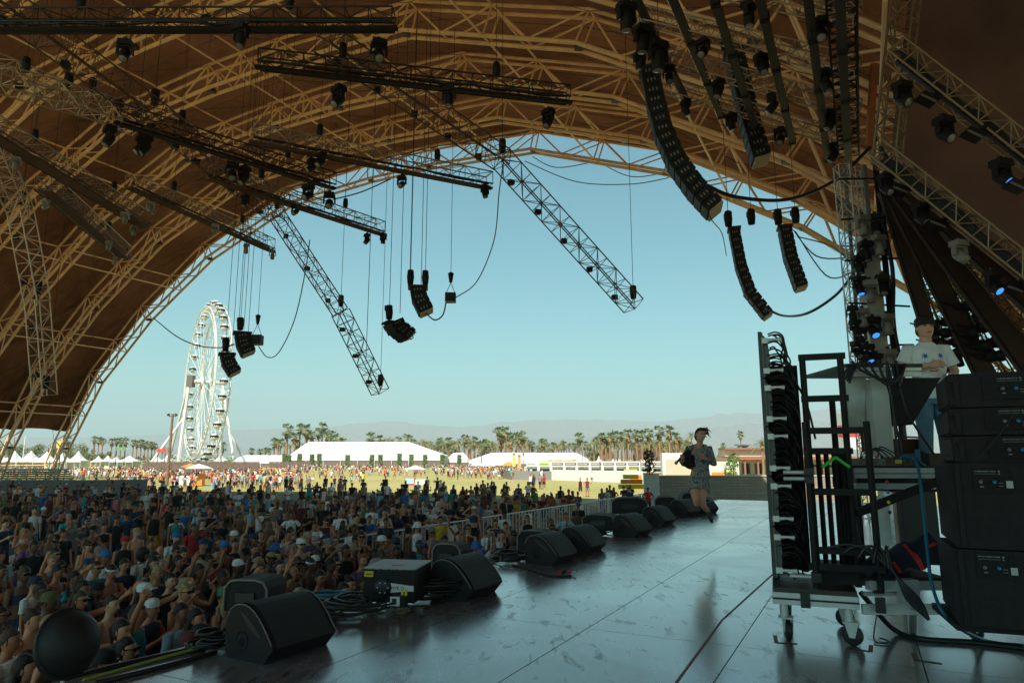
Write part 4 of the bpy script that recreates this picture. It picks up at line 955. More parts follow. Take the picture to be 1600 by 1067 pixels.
row([(584, 677, f, 1.15), (599, 681, f), (611, 682, d, .9), (617, 684, d, .8), (627, 684, f, .8), (640, 679, f, 1.15), (650, 687, f, .8), (664, 684, d, .9), (677, 687, d, .9), (690, 686, f, .9), (696, 688, d, .9), (703, 685, f), (711, 687, d), (719, 684, d), (728, 680, f), (737, 688, d), (743, 684, f), (750, 690, f, .8)],
    330, 370, 'behind the right end of large tent', 'palms behind the large tent')
row([(760, 688, f), (770, 686, d), (779, 668, f, 1.15), (784, 681, f), (789, 669, f, 1.2), (795, 676, f), (798, 682, f), (806, 677, f), (811, 678, f, 1.1), (816, 676, f, 1.1), (820, 681, d), (826, 687, d), (847, 686, f), (868, 691, d, .7), (875, 688, d, .9), (883, 694, d, .6), (896, 695, d, .6), (902, 678, f, 1.1)],
    300, 340, 'behind the low white tent', 'palms behind the low tent')
row([(925, 683, d, 1.1), (937, 677, f), (943, 683, f), (949, 677, f), (956, 675, f, 1.1), (967, 675, f), (977, 672, f, 1.25), (990, 674, f), (998, 674, f), (1009, 672, f, 1.1), (1025, 668, f, 1.2), (1040, 667, f, 1.3), (1050, 677, f)], 250, 270, 'in tall row behind the stalls', 'tall palm row behind the stalls')
row([(933, 693, d, .9), (960, 691, d, .9), (975, 688, d), (985, 690, d), (993, 692, d), (1003, 687, d), (1012, 690, d), (1020, 686, d), (1030, 688, d), (1037, 692, d), (1046, 686, d), (1056, 683, d, 1.2), (1062, 689, d, 1.2)], 255, 275, 'in the lower green row behind the stalls', 'lower palms behind the stalls')
row([(444 + 9.3 * i, 688 + (i * 7) % 5, d if i % 3 else f, .85) for i in range(16)], 362, 400, 'in back belt behind large tent', 'back belt palms')
row([(600 + 7.5 * i, 689 + (i * 5) % 4, d if i % 3 else f, .9) for i in range(24)], 372, 400, 'in back belt between tents', 'back belt palms')
row([(783 + 8 * i, 690 + (i * 5) % 4, d if i % 2 else f, .85) for i in range(18)], 342, 370, 'in back belt over low tent', 'back belt palms')
row([(930 + 5.2 * i, 684 + (i * 5) % 8, d if i % 3 else f, .9) for i in range(28)], 276, 300, 'in back belt over stalls', 'back belt palms')
palm(1074, 674, 250, d, 'broad yellow-green date palm just left of the singer head', 'single palms', 1.1)
palm(1149, 675, 330, f, 'lone slim fan palm right of the singer against the mountain', 'single palms', 1.1)
palm(1122, 693, 360, f, 'tiny distant fan palm just right of the singer shoulder', 'single palms', .9)
palm(1196, 676, 250, f, 'slim fan palm behind the beige building, close to the screen edge', 'single palms', 1.0)
palm(1181, 684, 110, d, 'big bushy date palm in front of the beige building', 'single palms', .72, 1)
palm(754, 695, 200, d, 'small young palm among umbrellas left of the food stalls', 'single palms', .6)
palm(817, 706, 190, d, 'small dark palm at the corner of the food stall row', 'single palms', .45)
row([(122, 683, f), (163, 683, f, .7), (170, 684, f, .7), (176, 686, f, .7), (190, 686, f, .8), (197, 685, f, .8), (204, 686, f, .8), (211, 686, f, .8), (223, 688, f, .7), (229, 690, f, .7), (235, 688, f, .8), (241, 691, f, .8), (246, 690, f, .8), (252, 692, f, .7), (256, 693, f, .7), (268, 698, f, .6), (280, 699, f, .6)],
    400, 440, 'on the far left skyline', 'small palms on the left skyline')
row([(352, 694, d, .9), (359, 692, f), (404, 701, f, .7), (417, 702, f, .7), (425, 700, f, .6), (431, 701, f, .7)], 400, 430, 'beside the ferris wheel foot', 'small palms by the wheel')
row([(1330, 660, d), (1338, 668, d), (1346, 664, d)], 180, 200, 'glimpsed through the gear table gap', 'palms seen past the gear table', .8)
# broad trees
M_LEAF = mat('tree_leaf', (.15, .17, .065), .75, 0, .5, 1.2)
def broad_tree(px, ytop, Y, wpx, label, seed):
    x = (px - 800) / FPX * Y * 1.014; H = CAMZ + (HOR - ytop) / FPX * Y; Wd = wpx / FPX * Y / 2; T = thing('broad_tree', (x, Y, 0), label, 'tree', 'leafy trees beyond the field'); rr_ = random.Random(seed)
    MB().loft([(0, 0, 0), (.1, 0, H * .25), (0, .1, H * .5)], [.4, .28, .15], 6).build('trunk', M_TRUNK, T)
    lm = MB()
    for k in range(4):
        a = rr_.uniform(0, 6.28); lm.tube((0, 0, H * .3), (math.cos(a) * Wd * .5, math.sin(a) * Wd * .4, H * .65), .16, .06, 5)
    lm.build('limb', M_TRUNK, T, kind='stuff'); cr = MB()
    for k in range(11):
        a = rr_.uniform(0, 6.28); r_ = rr_.random() ** .5 * Wd * .72; hh = rr_.uniform(.35, .82) * H; q = rr_.uniform(.22, .38); leaf_cloud(cr, (math.cos(a) * r_, math.sin(a) * r_ * .6, hh), (Wd * q * 1.1, Wd * q, H * .16), 150, max(.3, Wd * .05), seed * 31 + k)
    cr.build('crown', M_LEAF, T)
for k, (px, y, Y, wd) in enumerate([(8, 690, 330, 40), (35, 689, 330, 30), (52, 692, 340, 34), (75, 690, 330, 36), (98, 694, 335, 26), (118, 697, 340, 30), (142, 688, 320, 40), (158, 700, 350, 24), (180, 703, 350, 30)]):
    broad_tree(px, y, Y, wd, f'bushy green tree behind the peaked white tents, {ORD[k]} from left', k + 1)
for k, (px, y, Y, wd) in enumerate([(640, 692, 380, 60), (700, 694, 380, 50), (760, 694, 350, 50), (845, 696, 380, 50), (925, 692, 290, 30), (945, 695, 300, 30), (1085, 700, 300, 40), (1130, 698, 300, 40), (1000, 697, 300, 40), (1040, 698, 300, 40)]):
    broad_tree(px, y, Y, wd, f'low green tree in the belt under the palms, {ORD[k]} from left', k + 50)
hg = MB()
for k in range(90):
    px = -60 + k * 15; Y = 420; x = (px - 800) / FPX * Y; leaf_cloud(hg, (x, Y + R.uniform(-8, 8), 2.2), (5.5, 4, R.uniform(2.5, 4.8)), 46, .9, 500 + k)
hg.build('treeline', M_LEAF, kind='stuff')
bt = []
T = thing('climbing_bush', at(1143, 740, 60), 'bright green leafy bush behind the block wall right of the singer', 'bush'); mb = MB()
for k in range(5): leaf_cloud(mb, (R.uniform(-.3, .3), 0, -.9 + k * .55), (.62, .5, .45), 150, .11, 900 + k)
mb.build('foliage', mat('bush_leaf', (.08, .2, .03), .7, 0, .4, 3), T); MB().tube((0, 0, -3), (0, 0, 0), .06, n=6).build('stem', M_TRUNK, T)
T = thing('potted_bush', at(1015, 741, 49.8), 'dark upright bush standing on the pale end of the block wall', 'bush'); mb = MB()
for k in range(4): leaf_cloud(mb, (R.uniform(-.1, .1), 0, .3 + k * .38), (.42 + .05 * (k % 2), .4, .3), 120, .09, 950 + k)
mb.build('foliage', mat('dark_bush_leaf', (.035, .05, .02), .8, 0, .4, 3), T); MB().tube((0, 0, 0), (0, 0, .6), .05, n=6).build('stem', M_TRUNK, T)
# ---- ferris wheel
FWY = 190.0; hub = at(322, 597, FWY); RW = 120 / FPX * FWY * 0.985
T = thing('ferris_wheel', (hub.x, FWY, 0), 'tall white ferris wheel with round cabins standing at the left of the field', 'ferris wheel')
T.rotation_euler = (0, 0, 0)
# wheel axis in plan: nearly across the view
ya = rad(35); AX = Vector((math.cos(ya), math.sin(ya), 0)); PL = AX.cross(Z)
hz_ = hub.z; cen = Vector((0, 0, hz_)); 
def wp(a, r, off): return cen + AX * off + PL * (r * math.cos(a)) + Z * (r * math.sin(a))
M_WW = mat('wheel_white', (.60, .60, .57), .5, 0, .05)
NC = 36; hw = 1.9
for off in (-hw, hw):
    for rr2, th in ((RW, .18), (RW * .93, .10)):
        MB().wire([wp(2 * math.pi * k / 72, rr2, off) for k in range(73)], th, 5).build('rim', M_WW, T)
    lt = MB()
    for k in range(72):
        a = 2 * math.pi * k / 72; b = 2 * math.pi * (k + 1) / 72; lt.tube(wp(a, RW, off), wp(b, RW * .93, off), .06, n=3, caps=False); lt.tube(wp(a, RW, off), wp(a, RW * .93, off), .06, n=3, caps=False)
    lt.build('rim_lattice', M_WW, T, kind='stuff')
    for k in range(24):
        a = 2 * math.pi * k / 24; MB().tube(wp(a, 1.0, off * .5), wp(a, RW * .93, off), .07, n=4, caps=False).build('spoke', M_WW, T)
    MB().lathe([(0, -.3), (1.6, -.3), (1.6, .3), (0, .3)], cen + AX * off * .55, AX, 16).build('hub_disc', M_WW, T)
ct = MB()
for k in range(36):
    a = 2 * math.pi * k / 36; ct.tube(wp(a, RW, -hw), wp(a, RW, hw), .07, n=4, caps=False); ct.tube(wp(a, RW * .93, -hw), wp(a + .17, RW * .93, hw), .05, n=3, caps=False)
ct.build('rim_crossbar', M_WW, T, kind='stuff')
MB().tube(cen - AX * 4.6, cen + AX * 4.6, .55, n=10).build('axle', M_WW, T)
MB().box(cen - AX * 3.9, (1.6, 1.9, 3.2)).build('motor_cabin', mat('cabin_dark', (.12, .10, .09)), T)
cabm = MB(); cabm.ball((0, 0, 0), (.95, 1.05, 1.0), 10, 8); cm = cabm.mesh('cabin', M_WW)
cw = MB().lathe([(1.0, -.26), (1.10, 0), (1.0, .34)], (0, 0, 0.12), Z, 12); cwm = cw.mesh('cabin_window', M_GLS)
for k in range(NC):
    a = 2 * math.pi * (k + .5) / NC; p = wp(a, RW + 1.0, 0); c = put('cabin', cm, T); c.location = p
    q = put('window_band', cwm, c); 
    fr = put('hanger', unit_tube(M_WW), c); fr.scale = (.09, .09, 2.2 * hw); fr.rotation_euler = AX.to_track_quat('Z', 'Y').to_euler(); fr.location = -AX * hw
for sgn in (-1, 1):
    topp = cen + AX * 4.3 * sgn
    for dy in (-1, 1):
        ft = Vector((AX.x * sgn * 9.5, 0, 0)) + PL * dy * 8.5; ft.z = 0; MB().tube(topp, ft, .38, .32, 7).build('support_leg', M_WW, T)
    MB().tube(topp, AX * 5.2 * sgn, .32, n=7).build('support_leg', M_WW, T)
    ft = AX * sgn * 13.5; MB().tube(cen * .62 + AX * 4.5 * sgn, ft, .34, n=6).build('support_leg', M_WW, T)
MB().box((0, 0, .6), (16, 14, 1.2)).build('boarding_platform', M_GREY, T)
pf = MB()
for k in range(40):
    pf.tube((R.uniform(-9, 9), R.uniform(-9, 4), 0), (R.uniform(-9, 9), R.uniform(-9, 4), R.uniform(1, 5)), .07, n=3)
pf.build('platform_scaffold', M_WW, T, kind='stuff')
# brown fence around the wheel
T = thing('screen_fence', at(300, 736, 150), 'long dark brown screen fence at the foot of the ferris wheel', 'fence', None)
x0 = (232 - 800) / FPX * 150; x1 = (412 - 800) / FPX * 150; n = 12
for k in range(n):
    a = x0 + (x1 - x0) * k / n; b = x0 + (x1 - x0) * (k + 1) / n - .06; MB().box(((a + b) / 2, 150, 1.55), (b - a, .08, 2.7)).build('screen_panel', mat('brown_screen', (.13, .09, .075), .9, 0, .2, 1), T, True)
    MB().tube((a, 150.1, 0), (a, 150.1, 3.0), .06, n=5).build('post', M_GREY, T, True)
T = thing('screen_fence', at(448, 730, 270), 'short dark brown fence left of the large tent below hedge columns', 'fence')
for k in range(8):
    a = (430 + k * 8 - 800) / FPX * 270; MB().box((a, 270, 1.3), (1.9, .1, 2.3)).build('screen_panel', MATS['brown_screen'], T, True)
# wooden pole + light poles
def pole(px, ytop, Y, label, m, r=.16, arms=True):
    x = (px - 800) / FPX * Y * 1.01; h = CAMZ + (HOR - ytop) / FPX * Y; T = thing('light_pole', (x, Y, 0), label, 'pole')
    MB().tube((0, 0, 0), (0, 0, h), r, r * .7, 8).build('shaft', m, T)
    if arms:
        MB().box((0, 0, h - .3), (1.0, .1, .1)).build('crossarm', M_DRK, T)
        for sx in (-1, 1): MB().box((sx * .5, -.1, h - .1), (.3, .3, .22), Matrix.Rotation(sx * .5, 3, 'Y')).build('floodlight', M_DRK, T)
M_WOOD = mat('pole_wood', (.18, .11, .07), .8, 0, .25, 3)
pole(277, 648, 92, 'tall wooden pole with floodlights in front of the ferris wheel', M_WOOD, .22)
pole(733, 682, 200, 'slim dark pole right of the large tent', M_WOOD, .14); pole(907, 699, 150, 'thin brown pole at the left of the food stalls', M_WOOD, .11, False); pole(934, 699, 130, 'thin brown pole in the middle of the food stalls', M_WOOD, .11, False)
pole(996, 700, 130, 'thin brown pole near the yellow sign', M_WOOD, .09, False); pole(162, 684, 300, 'tall dark pole left of the green board', M_WOOD, .22); pole(54, 682, 250, 'pale pole behind the left tent leg', M_WHT, .2, False); pole(38, 684, 220, 'brown pole beside the left tent leg', M_WOOD, .2, False)
# peaked white tents on the left
def peak_tent(px, ypk, Y, wpx, label, grp='peaked white tents at left', opn=True):
    x = (px - 800) / FPX * Y * 1.014; H = CAMZ + (HOR - ypk) / FPX * Y; w_ = wpx / FPX * Y; T = thing('peaked_tent', (x, Y, 0), label, 'canopy tent', grp); e = H * .58; h2 = w_ / 2
    for k in range(4):
        a = k * math.pi / 2; c, s_ = math.cos(a), math.sin(a); rot = lambda p: (p[0] * c - p[1] * s_, p[0] * s_ + p[1] * c, p[2])
        mb = MB(); rows_ = []; 
        for j in range(6):
            t_ = j / 5; rr2 = h2 * (1 - t_); zz = e + (H - e) * (t_ ** 1.7); rows_.append([(-rr2, -rr2, zz), (rr2, -rr2, zz)])
        vs = [rot(p) for r_ in rows_ for p in r_]; mb.add(vs, [(2 * j, 2 * j + 1, 2 * j + 3, 2 * j + 2) for j in range(5)], 0, False)
        mb.build('roof_panel', M_WFAB, T)
        mb = MB(); mb.add([rot((-h2, -h2, e)), rot((h2, -h2, e)), rot((h2, -h2, e - .35)), rot((-h2, -h2, e - .35))], [(0, 1, 2, 3)]); mb.build('valance', M_WFAB, T)
        p = rot((-h2, -h2, 0)); MB().tube(p, (p[0], p[1], e), .06, n=5).build('post', M_WHT, T)
    MB().box((0, h2 * .9, e / 2), (w_ * .95, .06, e * .95)).build('back_wall', M_WFAB, T)
    MB().box((0, 0, .5), (w_ * .5, .7, 1.0)).build('counter', mat('pale_counter', (.6, .55, .42)), T)
for k, (px, y, Y, wd) in enumerate([(-6, 708, 165, 30), (20, 706, 165, 26), (44, 704, 160, 24), (69, 704, 160, 25), (93, 705, 160, 24), (118, 706, 160, 22), (141, 704, 160, 21), (172, 712, 260, 14), (186, 711, 260, 13), (199, 712, 260, 13), (219, 711, 240, 24), (262, 712, 260, 14), (276, 711, 260, 14), (358, 709, 240, 16), (932, 712, 240, 10)]):
    peak_tent(px, y, Y, wd, f'white peaked canopy tent on the far field, {ORD[k]} from the left')
def board(px0, y0, px1, y1, Y, m, label, legs=True, txt=None, name='sign_board', cat='sign', tm=None, th=.12):
    a = at(px0, y0, Y); b = at(px1, y1, Y); T = thing(name, (a.x / 2 + b.x / 2, Y, 0), label, cat); w_ = b.x - a.x; h_ = a.z - b.z; zc_ = (a.z + b.z) / 2
    p_ = MB().box((0, 0, zc_), (w_, th, h_)).build('panel', m, T)
    if legs:
        for sx in (-1, 1): MB().tube((sx * w_ * .42, .15, 0), (sx * w_ * .42, .15, a.z), .06 * max(1, Y / 100), n=5).build('post', M_DRK, T)
    if txt: text_obj(txt, 'lettering', (0, -th / 2 - .01, zc_), Matrix.Rotation(rad(90), 3, 'X'), h_ * .62, tm or M_WHT, T, False)
    return T
board(181, 698, 196, 704, 170, mat('board_green', (.12, .25, .13), .6), 'dark green board on posts left of the ferris wheel', txt='- -')
board(246, 701, 259, 706.5, 170, M_RED, 'red board on posts left of the ferris wheel', txt='- - -')
board(90, 689, 94, 700, 75, M_YEL, 'small yellow banner behind the left tent leg')
# kiosk with orange counter and parasol by the wooden pole
T = thing('kiosk', at(298, 757, 92), 'small kiosk with orange wood counter and white parasol before the wheel', 'kiosk')
MB().box((-.6, 0, .55), (1.8, .9, 1.2)).build('white_counter', M_WHT, T); MB().box((.9, 0, .65), (1.5, .9, 1.5)).build('orange_counter', M_ORG, T); MB().tube((.6, 0, 0), (.6, 0, 2.4), .04, n=6).build('parasol_pole', M_WOOD, T)
MB().lathe([(1.7, 2.1), (1.0, 2.4), (.05, 2.7)], (.9, 0, 0), Z, 10).build('parasol', M_WFAB, T); MB().lathe([(1.2, 2.3), (.7, 2.5), (.05, 2.75)], (-.6, .8, 0), Z, 10).build('orange_parasol', M_ORG, T)
# small booth with blue screen on the field
T = thing('info_booth', at(648, 758, 78), 'small booth with white umbrella and blue screen alone on the field', 'booth')
MB().box((-.55, 0, .42), (1.1, .5, .85)).build('cabinet', M_RED, T); MB().box((-.55, -.27, .48), (.95, .05, .62)).build('screen', mat('pale_blue_screen', (.35, .6, .75), .4), T)
MB().box((.7, .05, .35), (1.35, .5, .6)).build('white_counter', M_WHT, T); MB().tube((0, .4, 0), (0, .4, 1.9), .03, n=6).build('umbrella_pole', M_WHT, T); MB().lathe([(1.25, 1.75), (.6, 2.0), (.03, 2.2)], (0, .4, 0), Z, 10).build('umbrella', M_WFAB, T)
# food stalls row
SY = 150.0
T = thing('stall_row', at(925, 742, SY), 'long white row of food stalls with dark sign boards above the counters', 'stall row')
X = lambda px: (px - 800) / FPX * SY * 1.013
ZZ = lambda py: at(925, py, SY).z
MB().box(((X(822) + X(1052)) / 2, SY + 2.2, ZZ(731)), (X(1052) - X(822), 3.6, .4)).build('roof_slab', M_WHT, T, True)
MB().box(((X(822) + X(1052)) / 2, SY + 4.1, ZZ(731) / 2), (X(1052) - X(822), .1, ZZ(731))).build('back_wall', mat('stall_back', (.30, .24, .20)), T, True)
MB().box(((X(822) + X(1052)) / 2, SY, ZZ(724.5)), (X(1052) - X(822), .2, ZZ(720.5) - ZZ(728.5))).build('fascia', M_WHT, T, True)
signs = [(822, 838, 'pale', 'TACOS'), (841, 857, 'green', 'LEMONADE'), (860, 878, 'dark', 'BARBECUE'), (880, 898, 'dark', 'NOODLES'), (899, 917, 'dark', 'SANDWICHES'), (919, 936, 'dark', 'ICE CREAM'), (938, 955, 'dark', 'BURRITOS'), (957, 974, 'dark', 'BURGERS'), (976, 993, 'dark', 'CHICKEN'), (995, 1011, 'dark', 'COFFEE'), (1013, 1031, 'dark', 'PIZZA'), (1033, 1050, 'dark', 'DRINKS')]
M_SGN = mat('sign_dark', (.13, .08, .075), .6)
for k, (a, b, c, tx) in enumerate(signs):
    m = {'pale': mat('sign_pale', (.55, .6, .55)), 'green': mat('sign_lime', (.35, .5, .07)), 'dark': M_SGN}[c]
    p_ = MB().box(((X(a) + X(b)) / 2, SY - .13, ZZ(724.7)), (X(b) - X(a) - .1, .06, ZZ(722.8) - ZZ(726.6))).build('sign_panel', m, T, True)
    # unreadable strip of pale lettering on each sign
    st = MB(); r2 = random.Random(k)
    for j in range(9): st.box((X(a) + (X(b) - X(a)) * (.12 + .085 * j), SY - .17, ZZ(724.7)), ((X(b) - X(a)) * .05, .02, (ZZ(722.8) - ZZ(726.6)) * r2.uniform(.3, .5)))
    st.build('lettering', M_WHT if c == 'dark' else M_SGN, T, True, kind='stuff')
    MB().box((X(a) - .12, SY, ZZ(733)), (.55, .5, ZZ(728.5) - ZZ(737))).build('pier', M_WHT, T, True)
    MB().box(((X(a) + X(b)) / 2, SY - .05, ZZ(737.2)), (X(b) - X(a) - .3, .5, .12)).build('counter', M_WHT, T, True)
MB().box(((X(822) + X(1052)) / 2, SY + .2, ZZ(737.4) / 2), (X(1052) - X(822), .15, ZZ(737.4))).build('front_wall', M_WHT, T, True)
# plain white fence in front of stalls
T = thing('white_fence', at(935, 752, 108), 'long plain white fence on the field in front of the food stalls', 'fence')
def hedge_fence(T, P, h, m, nm='fence_panel', step=3.0):
    for a, b in zip(P, P[1:]):
        a = Vector(a); b = Vector(b); n = max(1, round((b - a).length / step))
        for k in range(n):
            p, q = a.lerp(b, k / n), a.lerp(b, (k + .985) / n); MB().bar(p + Z * h / 2, q + Z * h / 2, .06, h).build(nm, m, T, True)
hedge_fence(T, [at(862, 750, 118).xy.to_3d(), at(1005, 752, 103).xy.to_3d()], 1.75, M_WHT)
T = thing('mesh_fence', at(800, 752, 118), 'grey mesh fence continuing left from the white fence on the field', 'fence')
hedge_fence(T, [at(862, 750, 118).xy.to_3d(), at(800, 749, 119).xy.to_3d(), at(784, 747, 128).xy.to_3d()], 1.5, M_GREY)
for k, (a, b, y, Y, lab) in enumerate([(893, 915, 738.5, 120, 'leftmost orange awning strip above the white fence'), (905, 938, 740.5, 118, 'longest orange awning strip above the white fence'), (940, 976, 739.5, 116, 'orange awning strip left of the yellow sign'), (976, 1004, 742.5, 110, 'orange awning strip under the yellow sign'), (834, 850, 738.5, 128, 'short orange awning strip at the left end of stalls'), (1010, 1042, 738.8, 116, 'orange awning strip above the block wall')]):
    p, q = at(a, y, Y), at(b, y, Y); T = thing('awning', Vector((p.x, Y, 0)), lab, 'awning'); MB().box(((p.x + q.x) / 2, Y, p.z - .1), (q.x - p.x, 1.2, .16)).build('canopy', M_ORG, T, True)
    for x in (p.x + .2, q.x - .2): MB().tube((x, Y, 0), (x, Y, p.z - .1), .05, n=5).build('post', M_WHT, T, True)
board(975, 733, 996, 741, 108, M_YEL, 'yellow sign with orange strokes above the white fence', txt='ROLIX', tm=M_ORG)
board(985, 742, 1003, 764, 66, M_ORG, 'tall orange and yellow panel beside the pale wall end', False)
T = thing('yellow_stand', at(988, 764, 56), 'yellow stepped stand behind the security guards in orange vests', 'stand')
for k in range(3): MB().box((0, k * .3, .2 + k * .38), (2.2 - k * .5, .5, .34)).build('crate', M_YEL if k != 1 else M_ORG, T)
# orange roof strip on the low tent
for k, (a, b) in enumerate(((853, 864), (865, 878), (879, 901))):
    p, q = at(a, 720, 240), at(b, 720, 240); MB_ = MB().box(((p.x + q.x) / 2, 240, p.z), (q.x - p.x, .3, .7), Matrix.Rotation(-.06, 3, 'Y')); o = MB_.build('banner', M_ORG); o['label'] = ['left', 'middle', 'right'][k] + ' orange banner strip above the stall sign boards'; o['category'] = 'banner'
# feather flags and umbrellas
for k, (px, yt, Y, m, lab) in enumerate([(801, 706, 150, M_YEL, 'yellow feather flag left of the stalls'), (809, 709, 140, mat('flag_mix', (.6, .3, .12)), 'orange and blue feather flag at the stall corner')]):
    x = (px - 800) / FPX * Y; T = thing('feather_flag', (x, Y, 0), lab, 'flag'); h = CAMZ + (HOR - yt) / FPX * Y; MB().tube((0, 0, 0), (0, 0, h), .04, n=5).build('pole', M_WHT, T); MB().box((.3, 0, h * .68), (.6, .04, h * .6)).build('banner', m, T); MB().box((.3, -.03, h * .9), (.55, .02, h * .08)).build('blue_tip', M_BLU, T)
for k, (px, Y) in enumerate([(747, 170), (763, 165), (795, 175), (778, 190)]):
    x = (px - 800) / FPX * Y; T = thing('parasol', (x, Y, 0), f'{["white", "cream", "orange spotted", "pale"][k]} parasol left of the food stalls among visitors', 'parasol'); MB().tube((0, 0, 0), (0, 0, 2.6), .04, n=5).build('pole', M_WOOD, T); MB().lathe([(1.9, 1.9), (1.1, 2.4), (.05, 2.8)], (0, 0, 0), Z, 10).build('canopy', M_ORG if k == 2 else M_WFAB, T)
# block wall behind stage
M_BLOCK = bpy.data.materials.new('concrete_block'); M_BLOCK.use_nodes = True; t = M_BLOCK.node_tree; b = t.nodes['Principled BSDF']; b.inputs['Roughness'].default_value = .9
tc = t.nodes.new('ShaderNodeTexCoord'); br = t.nodes.new('ShaderNodeTexBrick'); br.inputs['Scale'].default_value = 1.0; br.inputs['Brick Width'].default_value = .8; br.inputs['Row Height'].default_value = .2; br.inputs['Mortar Size'].default_value = .014
br.inputs['Color1'].default_value = (.30, .25, .22, 1); br.inputs['Color2'].default_value = (.24, .20, .18, 1); br.inputs['Mortar'].default_value = (.17, .14, .12, 1)
mp = t.nodes.new('ShaderNodeMapping'); mp.inputs['Rotation'].default_value = (rad(90), 0, 0); t.links.new(tc.outputs['Object'], mp.inputs[0]); t.links.new(mp.outputs[0], br.inputs['Vector']); t.links.new(br.outputs[0], b.inputs['Base Color'])
WY = 50.0; xa = at(1031, 760, WY).x; xb = at(1320, 760, WY).x; hb = at(1100, 744, WY).z
T = thing('block_wall', (xa, WY, 0), 'long concrete block wall beyond the far end of the stage', 'wall')
MB().box(((xa + xb) / 2 - xa, .15, hb / 2), (xb - xa, .3, hb)).build('blockwork', M_BLOCK, T); MB().box(((xb - xa) / 2, .15, hb + .04), (xb - xa + .1, .4, .08)).build('coping', mat('coping', (.5, .47, .42)), T)
T = thing('wall_end', (at(1007, 760, WY).x, WY + .1, 0), 'pale banded end pier of the block wall behind the red shirted man', 'wall')
wq = at(1030, 760, WY).x - at(1007, 760, WY).x
for k in range(11): MB().box((wq / 2, 0, .12 + k * .225), (wq - .02 * (k % 2), .5, .215)).build('block_course', mat('pale_block', (.55, .54, .52), .8, 0, .12, 2), T)
# beige building on the right
T = thing('low_building', at(1180, 745, 150), 'low beige building with brown roof edges behind the big date palm', 'building')
bx = lambda px: at(px, 700, 150).x - at(1180, 745, 150).x
bz = lambda py: at(1180, py, 150).z - at(1180, 745, 150).z
for (a, b_, y0, y1, dy, m, nm) in [(1140, 1340, 702, 722, 6, mat('beige_render', (.55, .42, .30)), 'upper_wall'), (1138, 1340, 699, 702, 5, mat('brown_eave', (.25, .11, .07)), 'eave'), (1130, 1340, 713, 718, -1, MATS['brown_eave'], 'porch_roof'), (1120, 1340, 718, 745, 3, mat('beige_render', (.5, .4, .3)), 'lower_wall')]:
    MB().box(((bx(a) + bx(b_)) / 2, dy, (bz(y0) + bz(y1)) / 2), (bx(b_) - bx(a), 5, bz(y0) - bz(y1))).build(nm, m, T)
for k in range(9): MB().box((bx(1135 + k * 20), -3, bz(731)), (.35, .35, bz(718) - bz(745))).build('column', MATS['brown_eave'], T); MB().box((bx(1145 + k * 20), .4, bz(732)), (1.7, .1, 2.2)).build('window', M_GLS, T)
T = thing('hut', at(1161, 700, 170), 'small dark-framed hut on the roof terrace beside a lone palm', 'hut'); MB().box((0, 0, -.2), (2.2, 2, 1.6)).build('body', M_GREY, T); MB().box((0, 0, .8), (3.4, 2.6, .25)).build('roof', mat('slate', (.12, .14, .17)), T); MB().box((0, -1.05, 0), (1.2, .05, .8)).build('window', M_GLS, T)
T = thing('shed', at(1125, 742, 100), 'small white walled shed with brown roof behind the wall right of the singer', 'shed'); MB().box((-.4, 0, 1.0), (5.4, 3, 2.4)).build('body', mat('shed_wall', (.6, .56, .5)), T); MB().box((-.4, 0, 2.3), (6, 3.4, .25)).build('roof', MATS['brown_eave'], T); MB().box((0, -1.55, .2), (3.2, .3, .5)).build('orange_bench', M_ORG, T)
T = thing('gate_block', at(1065, 740, 112), 'pale double door container behind the singer elbow', 'container'); 
for sx in (-1, 1): MB().box((sx * 1.25, 0, 0.8), (2.4, .2, 3.0)).build('door', mat('tan_door', (.5, .42, .32)), T)
MB().box((0, .8, 1.3), (6, 1.4, 4.0)).build('body', M_WHT, T)
T = thing('dark_container', at(1035, 705, 300), 'dark brown block glimpsed between the palm trunks', 'building'); MB().box((0, 0, 0), (24, 4, 8)).build('body', mat('dark_block', (.12, .08, .075)), T)
# red and white tower far right seen past gear
T = thing('striped_tower', at(1325, 655, 260), 'distant red and white block seen through the gap by the gear table', 'tower'); 
for k in range(3): MB().box((0, 0, -9 + k * 4.5), (6, 5, 4.4)).build('band', M_RED if k % 2 else M_WHT, T)

